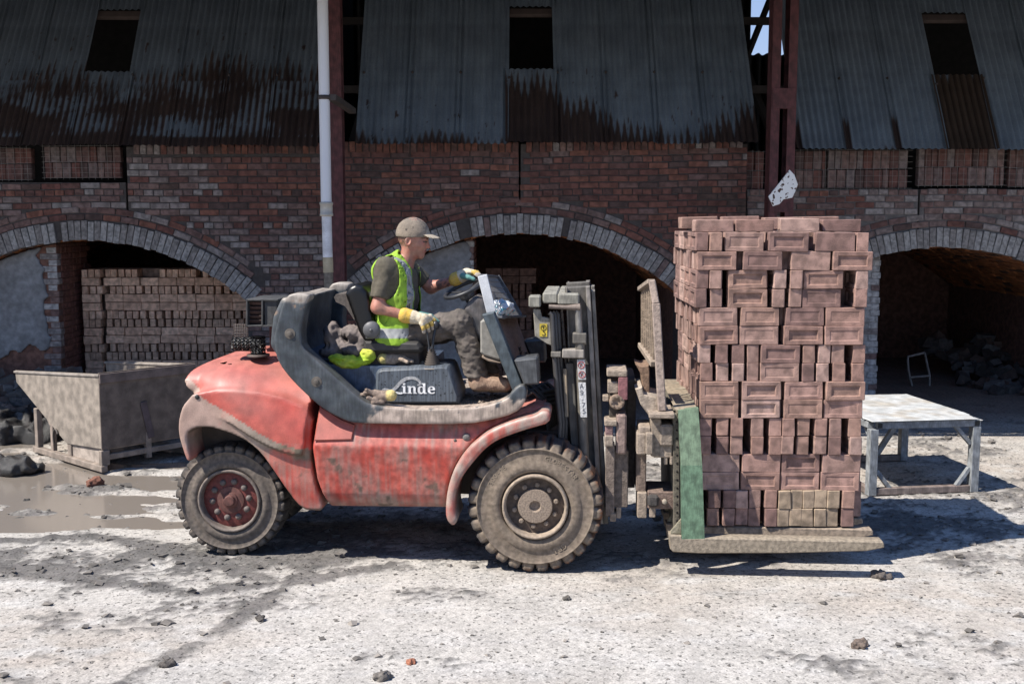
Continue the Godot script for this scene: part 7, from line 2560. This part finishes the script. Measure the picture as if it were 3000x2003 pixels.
func build_small_things() -> void:
	var r := RandomNumberGenerator.new()
	r.seed = 99
	var wet := mat([1, 1, 1], 0.55, "mottle", 0.1, "lumps", 2.0)
	var dry := mat([1, 1, 1], 0.95, "mottle", 0.1, "lumps", 2.0)
	# single lumps one can point at
	for q in [
		[Vector3(-1.413, 0, -5.958), 0.045, "dark clod alone on the pale ground below the front wheel's rear side", Color(0.07, 0.062, 0.055), "clod"],
		[Vector3(2.315, 0, -6.68), 0.075, "dark flat clod beside the shadow tip of the forks", Color(0.10, 0.085, 0.075), "clod"],
		[Vector3(-0.634, 0, -5.16), 0.06, "grey clod at the bottom edge of the yard, below the forklift", Color(0.14, 0.125, 0.11), "clod"],
		[Vector3(1.831, 0, -5.571), 0.06, "brown flake of mud on the pale ground right of the forks", Color(0.13, 0.10, 0.08), "clod"],
		[Vector3(-1.737, 0, -5.325), 0.05, "small dark clod near the lower left corner", Color(0.08, 0.07, 0.062), "clod"],
		[Vector3(-3.91, 0, -8.645), 0.05, "dark clod at the left edge beside the brown mud", Color(0.05, 0.047, 0.044), "clod"],
		[Vector3(-3.516, 0, -9.079), 0.10, "reddish brick shard caked in mud below the skip", Color(0.17, 0.075, 0.05), "brick shard"],
		[Vector3(-0.51, 0, -5.351), 0.035, "orange-red brick crumb on the pale foreground", Color(0.30, 0.12, 0.07), "brick shard"],
		[Vector3(0.323, 0, -6.293), 0.035, "little dark clod in front of the front wheel", Color(0.09, 0.08, 0.07), "clod"],
	]:
		var o := put("mud_clod" if q[4] == "clod" else "brick_shard", clod(q[0], q[1], r.randi() % 1000, q[3]), dry, null, Transform3D(Basis.from_euler(Vector3(0, r.randf() * TAU, 0)), q[0] + Vector3(0, ground_y(q[0].x, q[0].z) - q[1] * 0.05, 0)))
		tag(o, q[2], q[4])
	# mud heaps at the left edge
	for q in [[Vector3(-5.15, 0, -11.031), 0.42, "heap of black wet mud at the left edge behind the skip's post", 2.2], [Vector3(-4.464, 0, -9.583), 0.26, "lump of black wet mud at the left edge in the brown puddle", 2.0]]:
		var o := put("mud_heap", clod(q[0], q[1], 811 + int(q[1] * 100), Color(0.028, 0.027, 0.027), q[3]), mat([1, 1, 1], 0.42, "mottle", 0.1, "lumps", 6.0), null, Transform3D(Basis(), q[0] - Vector3(0, q[1] * 0.1, 0)))
		tag(o, q[2], "mud heap")
	# crumbs strewn over the yard: nobody could count them
	var crumbs := MultiMesh.new()
	crumbs.transform_format = MultiMesh.TRANSFORM_3D
	crumbs.use_colors = true
	var one := Maker.new()
	rock(one, Vector3.ZERO, Vector3.ONE, r)
	crumbs.mesh = one.mesh()
	var spots := []
	while spots.size() < 5600:
		var x := r.randf_range(-6.5, 6.5)
		var z := r.randf_range(-11.5, -4.4)
		var m := mud_at(x, z)
		if r.randf() < 0.12 + 0.55 * m:
			spots.append([x, z, m])
	crumbs.instance_count = spots.size()
	for i in spots.size():
		var q = spots[i]
		var s: float = 0.0045 * exp(r.randf() * r.randf() * 2.2) * (1.0 + 0.5 * q[2])
		crumbs.set_instance_transform(i, Transform3D(Basis.from_euler(Vector3(r.randf() * TAU, r.randf() * TAU, 0)).scaled(Vector3(s * 1.4, s * 0.7, s)), Vector3(q[0], ground_y(q[0], q[1]) + s * 0.15, q[1])))
		crumbs.set_instance_color(i, Color(0.11, 0.10, 0.09).lerp(Color(0.36, 0.32, 0.28), r.randf() * (1.0 - 0.7 * q[2])))
	var c := MultiMeshInstance3D.new()
	c.name = "mud_crumbs"
	c.multimesh = crumbs
	c.material_override = mat([1, 1, 1], 0.95)
	add_child(c)
	tag(c, "crumbs of dried mud and grit strewn over the yard", "grit", "", "stuff")
	# rubble against the kiln at the far left and inside the right arch
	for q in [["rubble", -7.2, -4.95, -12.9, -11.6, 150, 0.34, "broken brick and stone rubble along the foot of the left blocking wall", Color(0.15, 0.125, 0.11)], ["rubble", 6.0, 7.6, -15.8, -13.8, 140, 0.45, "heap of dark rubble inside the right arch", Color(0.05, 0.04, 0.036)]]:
		var m := Maker.new()
		for i in int(q[5]):
			var x := r.randf_range(q[1], q[2])
			var z := r.randf_range(q[3], q[4])
			var k := clampf((q[4] - z) / (q[4] - q[3]), 0.0, 1.0)
			var tint: Color = q[8]
			m.tint(tint.lerp(Color(0.22, 0.14, 0.11) if r.randf() < 0.4 else Color(0.24, 0.235, 0.23), r.randf() * 0.6))
			var s: float = r.randf_range(0.05, 0.19)
			rock(m, Vector3(x, q[6] * k * k + s * 0.2 + r.randf() * 0.05 * k, z), Vector3(s * 1.7, s * 0.9, s), r)
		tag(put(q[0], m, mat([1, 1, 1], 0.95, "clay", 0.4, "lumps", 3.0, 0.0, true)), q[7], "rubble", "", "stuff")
	var stone := put("stone", clod(Vector3(3, 1, 2), 0.24, 55, Color(0.22, 0.16, 0.13), 1.3), dry, null, Transform3D(Basis(), Vector3(-5.596, 0, -12.041)))
	tag(stone, "rounded brown stone in the rubble at the left edge", "stone")
	# wet ground by the skip: a film of brown water and slurry in the low places
	var wet_m := StandardMaterial3D.new()
	wet_m.albedo_color = lin(0.175, 0.152, 0.13)
	wet_m.roughness = 0.13
	var low := Maker.new()
	for i in 45:
		for j in 36:
			var x := -6.7 + i * 0.1
			var z := -7.6 - j * 0.1
			if wet_at(x, z) + wet_at(x + 0.1, z) + wet_at(x, z - 0.1) + wet_at(x + 0.1, z - 0.1) > 0.0:
				low.quad(Vector3(x, -0.021, z), Vector3(x + 0.1, -0.021, z), Vector3(x + 0.1, -0.021, z - 0.1), Vector3(x, -0.021, z - 0.1))
	tag(put("puddle", low, wet_m), "brown slurry lying in the low ground round the skip", "", "", "structure")
	cab_clutter()


func cab_clutter() -> void:
	# padded jacket and a second hi-vis garment dumped behind the seat
	var jp := [[Vector3(-1.339, 1.354, 0.28), Vector3(0.11, 0.05, 0.10)], [Vector3(-1.365, 1.454, 0.26), Vector3(0.055, 0.10, 0.09)], [Vector3(-1.207, 1.482, 0.3), Vector3(0.085, 0.055, 0.085)], [Vector3(-1.124, 1.44, 0.32), Vector3(0.075, 0.055, 0.085)], [Vector3(-1.18, 1.373, 0.33), Vector3(0.12, 0.045, 0.09)], [Vector3(-1.29, 1.395, 0.24), Vector3(0.10, 0.07, 0.12)], [Vector3(-1.064, 1.386, 0.34), Vector3(0.06, 0.03, 0.06)]]
	var jacket := func(p: Vector3) -> float:
		var d := 1e9
		for e in jp:
			d = smin(d, ellipsoid(p, e[0], e[1]), 0.03)
		return d + absf(n_dirt.get_noise_3dv(p * Vector3(4.2, 2.4, 2.0))) * 0.036 - 0.010 + n_spot.get_noise_3dv(p) * 0.008
	var quilt := func(p: Vector3, n: Vector3) -> Color:
		return Color(0.045, 0.04, 0.042).lerp(Color(0.20, 0.165, 0.15), clampf(0.15 + n_dirt.get_noise_3dv(p * 1.5) * 1.6 + 0.4 * maxf(0.0, n.y), 0, 1))
	tag(put("jacket", nets(jacket, Vector3(-1.45, 1.25, 0.05), Vector3(-0.9, 1.68, 0.48), 0.010, quilt, 2.0), mat([1, 1, 1], 0.85, "mottle", 0.2, "rough", 0.6), null, truck_at), "crumpled dark padded jacket dumped behind the driver's seat", "jacket")
	var vp := [[Vector3(-1.276, 1.321, 0.41), Vector3(0.085, 0.032, 0.045)], [Vector3(-1.184, 1.31, 0.42), Vector3(0.09, 0.032, 0.045)], [Vector3(-1.1, 1.349, 0.41), Vector3(0.05, 0.045, 0.04)], [Vector3(-1.229, 1.287, 0.42), Vector3(0.07, 0.02, 0.04)]]
	var cloth := func(p: Vector3) -> float:
		var d := 1e9
		for e in vp:
			d = smin(d, ellipsoid(p, e[0], e[1]), 0.03)
		return d + absf(n_dirt.get_noise_3dv(p * Vector3(3.0, 6.0, 2.0))) * 0.026 - 0.008
	var lime := func(p: Vector3, n: Vector3) -> Color:
		return Color(0.33, 0.50, 0.02).lerp(Color(0.62, 0.66, 0.08), clampf(0.4 + n_dirt.get_noise_3dv(p * 2.0) * 1.6 + 0.3 * n.y, 0, 1))
	tag(put("folded_vest", nets(cloth, Vector3(-1.4, 1.24, 0.3), Vector3(-0.95, 1.46, 0.52), 0.008, lime, 2.0), mat([1, 1, 1], 0.8, "mottle", 0.2), null, truck_at), "yellow-green hi-vis garment bundled under the dark jacket", "vest")
	# pairs of dirty work gloves
	loose_glove("brown work glove lying palm down on the seat base before the bellows", Vector3(-1.008, 1.324, 0.38), Vector3(-0.945, 1.32, 0.38), [[Vector3(-0.892, 1.328, 0.4), Vector3(-0.844, 1.308, 0.42)], [Vector3(-0.886, 1.33, 0.38), Vector3(-0.813, 1.309, 0.39)], [Vector3(-0.885, 1.332, 0.36), Vector3(-0.796, 1.305, 0.36)], [Vector3(-0.893, 1.329, 0.34), Vector3(-0.82, 1.295, 0.32)], [Vector3(-0.931, 1.327, 0.33), Vector3(-0.897, 1.314, 0.29)]], Color(0.30, 0.235, 0.18), Color(0.60, 0.50, 0.18))
	loose_glove("pale work glove on the seat base, fingers towards the bellows", Vector3(-0.959, 1.314, 0.3), Vector3(-0.898, 1.321, 0.31), [[Vector3(-0.839, 1.32, 0.34), Vector3(-0.773, 1.292, 0.36)], [Vector3(-0.838, 1.318, 0.32), Vector3(-0.757, 1.283, 0.32)], [Vector3(-0.841, 1.32, 0.3), Vector3(-0.757, 1.283, 0.29)], [Vector3(-0.854, 1.317, 0.28), Vector3(-0.784, 1.283, 0.26)], [Vector3(-0.896, 1.325, 0.27), Vector3(-0.865, 1.308, 0.24)]], Color(0.42, 0.33, 0.25), Color(0.62, 0.50, 0.2))
	loose_glove("stiff curled work glove with yellow cuff on the cab step below the logo", Vector3(-0.917, 1.117, 0.6), Vector3(-0.971, 1.111, 0.59), [[Vector3(-1.014, 1.089, 0.62), Vector3(-1.059, 1.103, 0.63)], [Vector3(-1.021, 1.121, 0.6), Vector3(-1.069, 1.154, 0.62)], [Vector3(-1.024, 1.131, 0.585), Vector3(-1.087, 1.133, 0.6)], [Vector3(-1.027, 1.133, 0.57), Vector3(-1.111, 1.115, 0.57)], [Vector3(-0.972, 1.075, 0.61), Vector3(-1.029, 1.073, 0.63)]], Color(0.22, 0.165, 0.13), Color(0.62, 0.50, 0.20))
	# crumpled clear bag in the wire guard
	var bag_c := Vector3(-0.241, 1.641, 0.25)
	var bag := func(p: Vector3) -> float:
		return ellipsoid(p, bag_c, Vector3(0.075, 0.055, 0.12)) + n_dirt.get_noise_3dv(p * 4.0) * 0.04
	var print_c := func(p: Vector3, _n: Vector3) -> Color:
		var s := n_spot.get_noise_3dv(p * 2.0)
		return Color(0.62, 0.64, 0.66) if s < 0.15 else (Color(0.10, 0.35, 0.42) if s < 0.32 else Color(0.55, 0.12, 0.10))
	tag(put("plastic_bag", nets(bag, bag_c - Vector3(0.14, 0.12, 0.2), bag_c + Vector3(0.14, 0.12, 0.2), 0.009, print_c, 2.0), mat([1, 1, 1], 0.3), null, truck_at), "crumpled white plastic bag stuffed behind the wire guard", "bag")
	# dirt on the cab floor
	var m := Maker.new()
	var r := RandomNumberGenerator.new()
	r.seed = 123
	for i in 160:
		m.tint(Color(0.26, 0.2, 0.16).lerp(Color(0.12, 0.09, 0.07), r.randf()))
		var s := r.randf_range(0.006, 0.022)
		rock(m, Vector3(r.randf_range(-0.62, -0.12), Vector3(-1.127, 1.037, 0.5).y + s * 0.2, r.randf_range(0.0, 0.47)), Vector3(s * 1.5, s * 0.7, s), r)
	tag(put("floor_dirt", m, mat([1, 1, 1], 0.95), null, truck_at), "dried mud crumbs on the forklift's cab floor", "dirt", "", "stuff")


func loose_glove(label: String, wrist: Vector3, palm: Vector3, fingers: Array, hand: Color, band: Color) -> void:
	var f := func(p: Vector3) -> float:
		var d := smin(capsule(p, wrist, palm, 0.036, 0.030), capsule(p, palm, (fingers[1][0] + fingers[2][0]) * 0.5, 0.032, 0.026), 0.02)
		for q in fingers:
			d = smin(d, capsule(p, q[0], q[1], 0.015, 0.0125), 0.010)
		return d + n_spot.get_noise_3dv(p * 3.0) * 0.005
	var tone := func(p: Vector3, _n: Vector3) -> Color:
		var c := hand.lerp(hand * 1.5, clampf(0.3 + n_spot.get_noise_3dv(p * 3.0) * 1.4, 0, 1))
		return c.lerp(band, clampf((0.03 - (p - wrist).dot((palm - wrist).normalized())) * 60.0, 0.0, 1.0))
	var lo := wrist.min(palm)
	var hi := wrist.max(palm)
	for q in fingers:
		lo = lo.min(q[1])
		hi = hi.max(q[1])
	tag(put("work_glove", nets(f, lo - Vector3.ONE * 0.06, hi + Vector3.ONE * 0.06, 0.006, tone, 1.6), mat([1, 1, 1], 0.92, "mottle", 0.08), null, truck_at), label, "glove", "loose work gloves on the forklift")
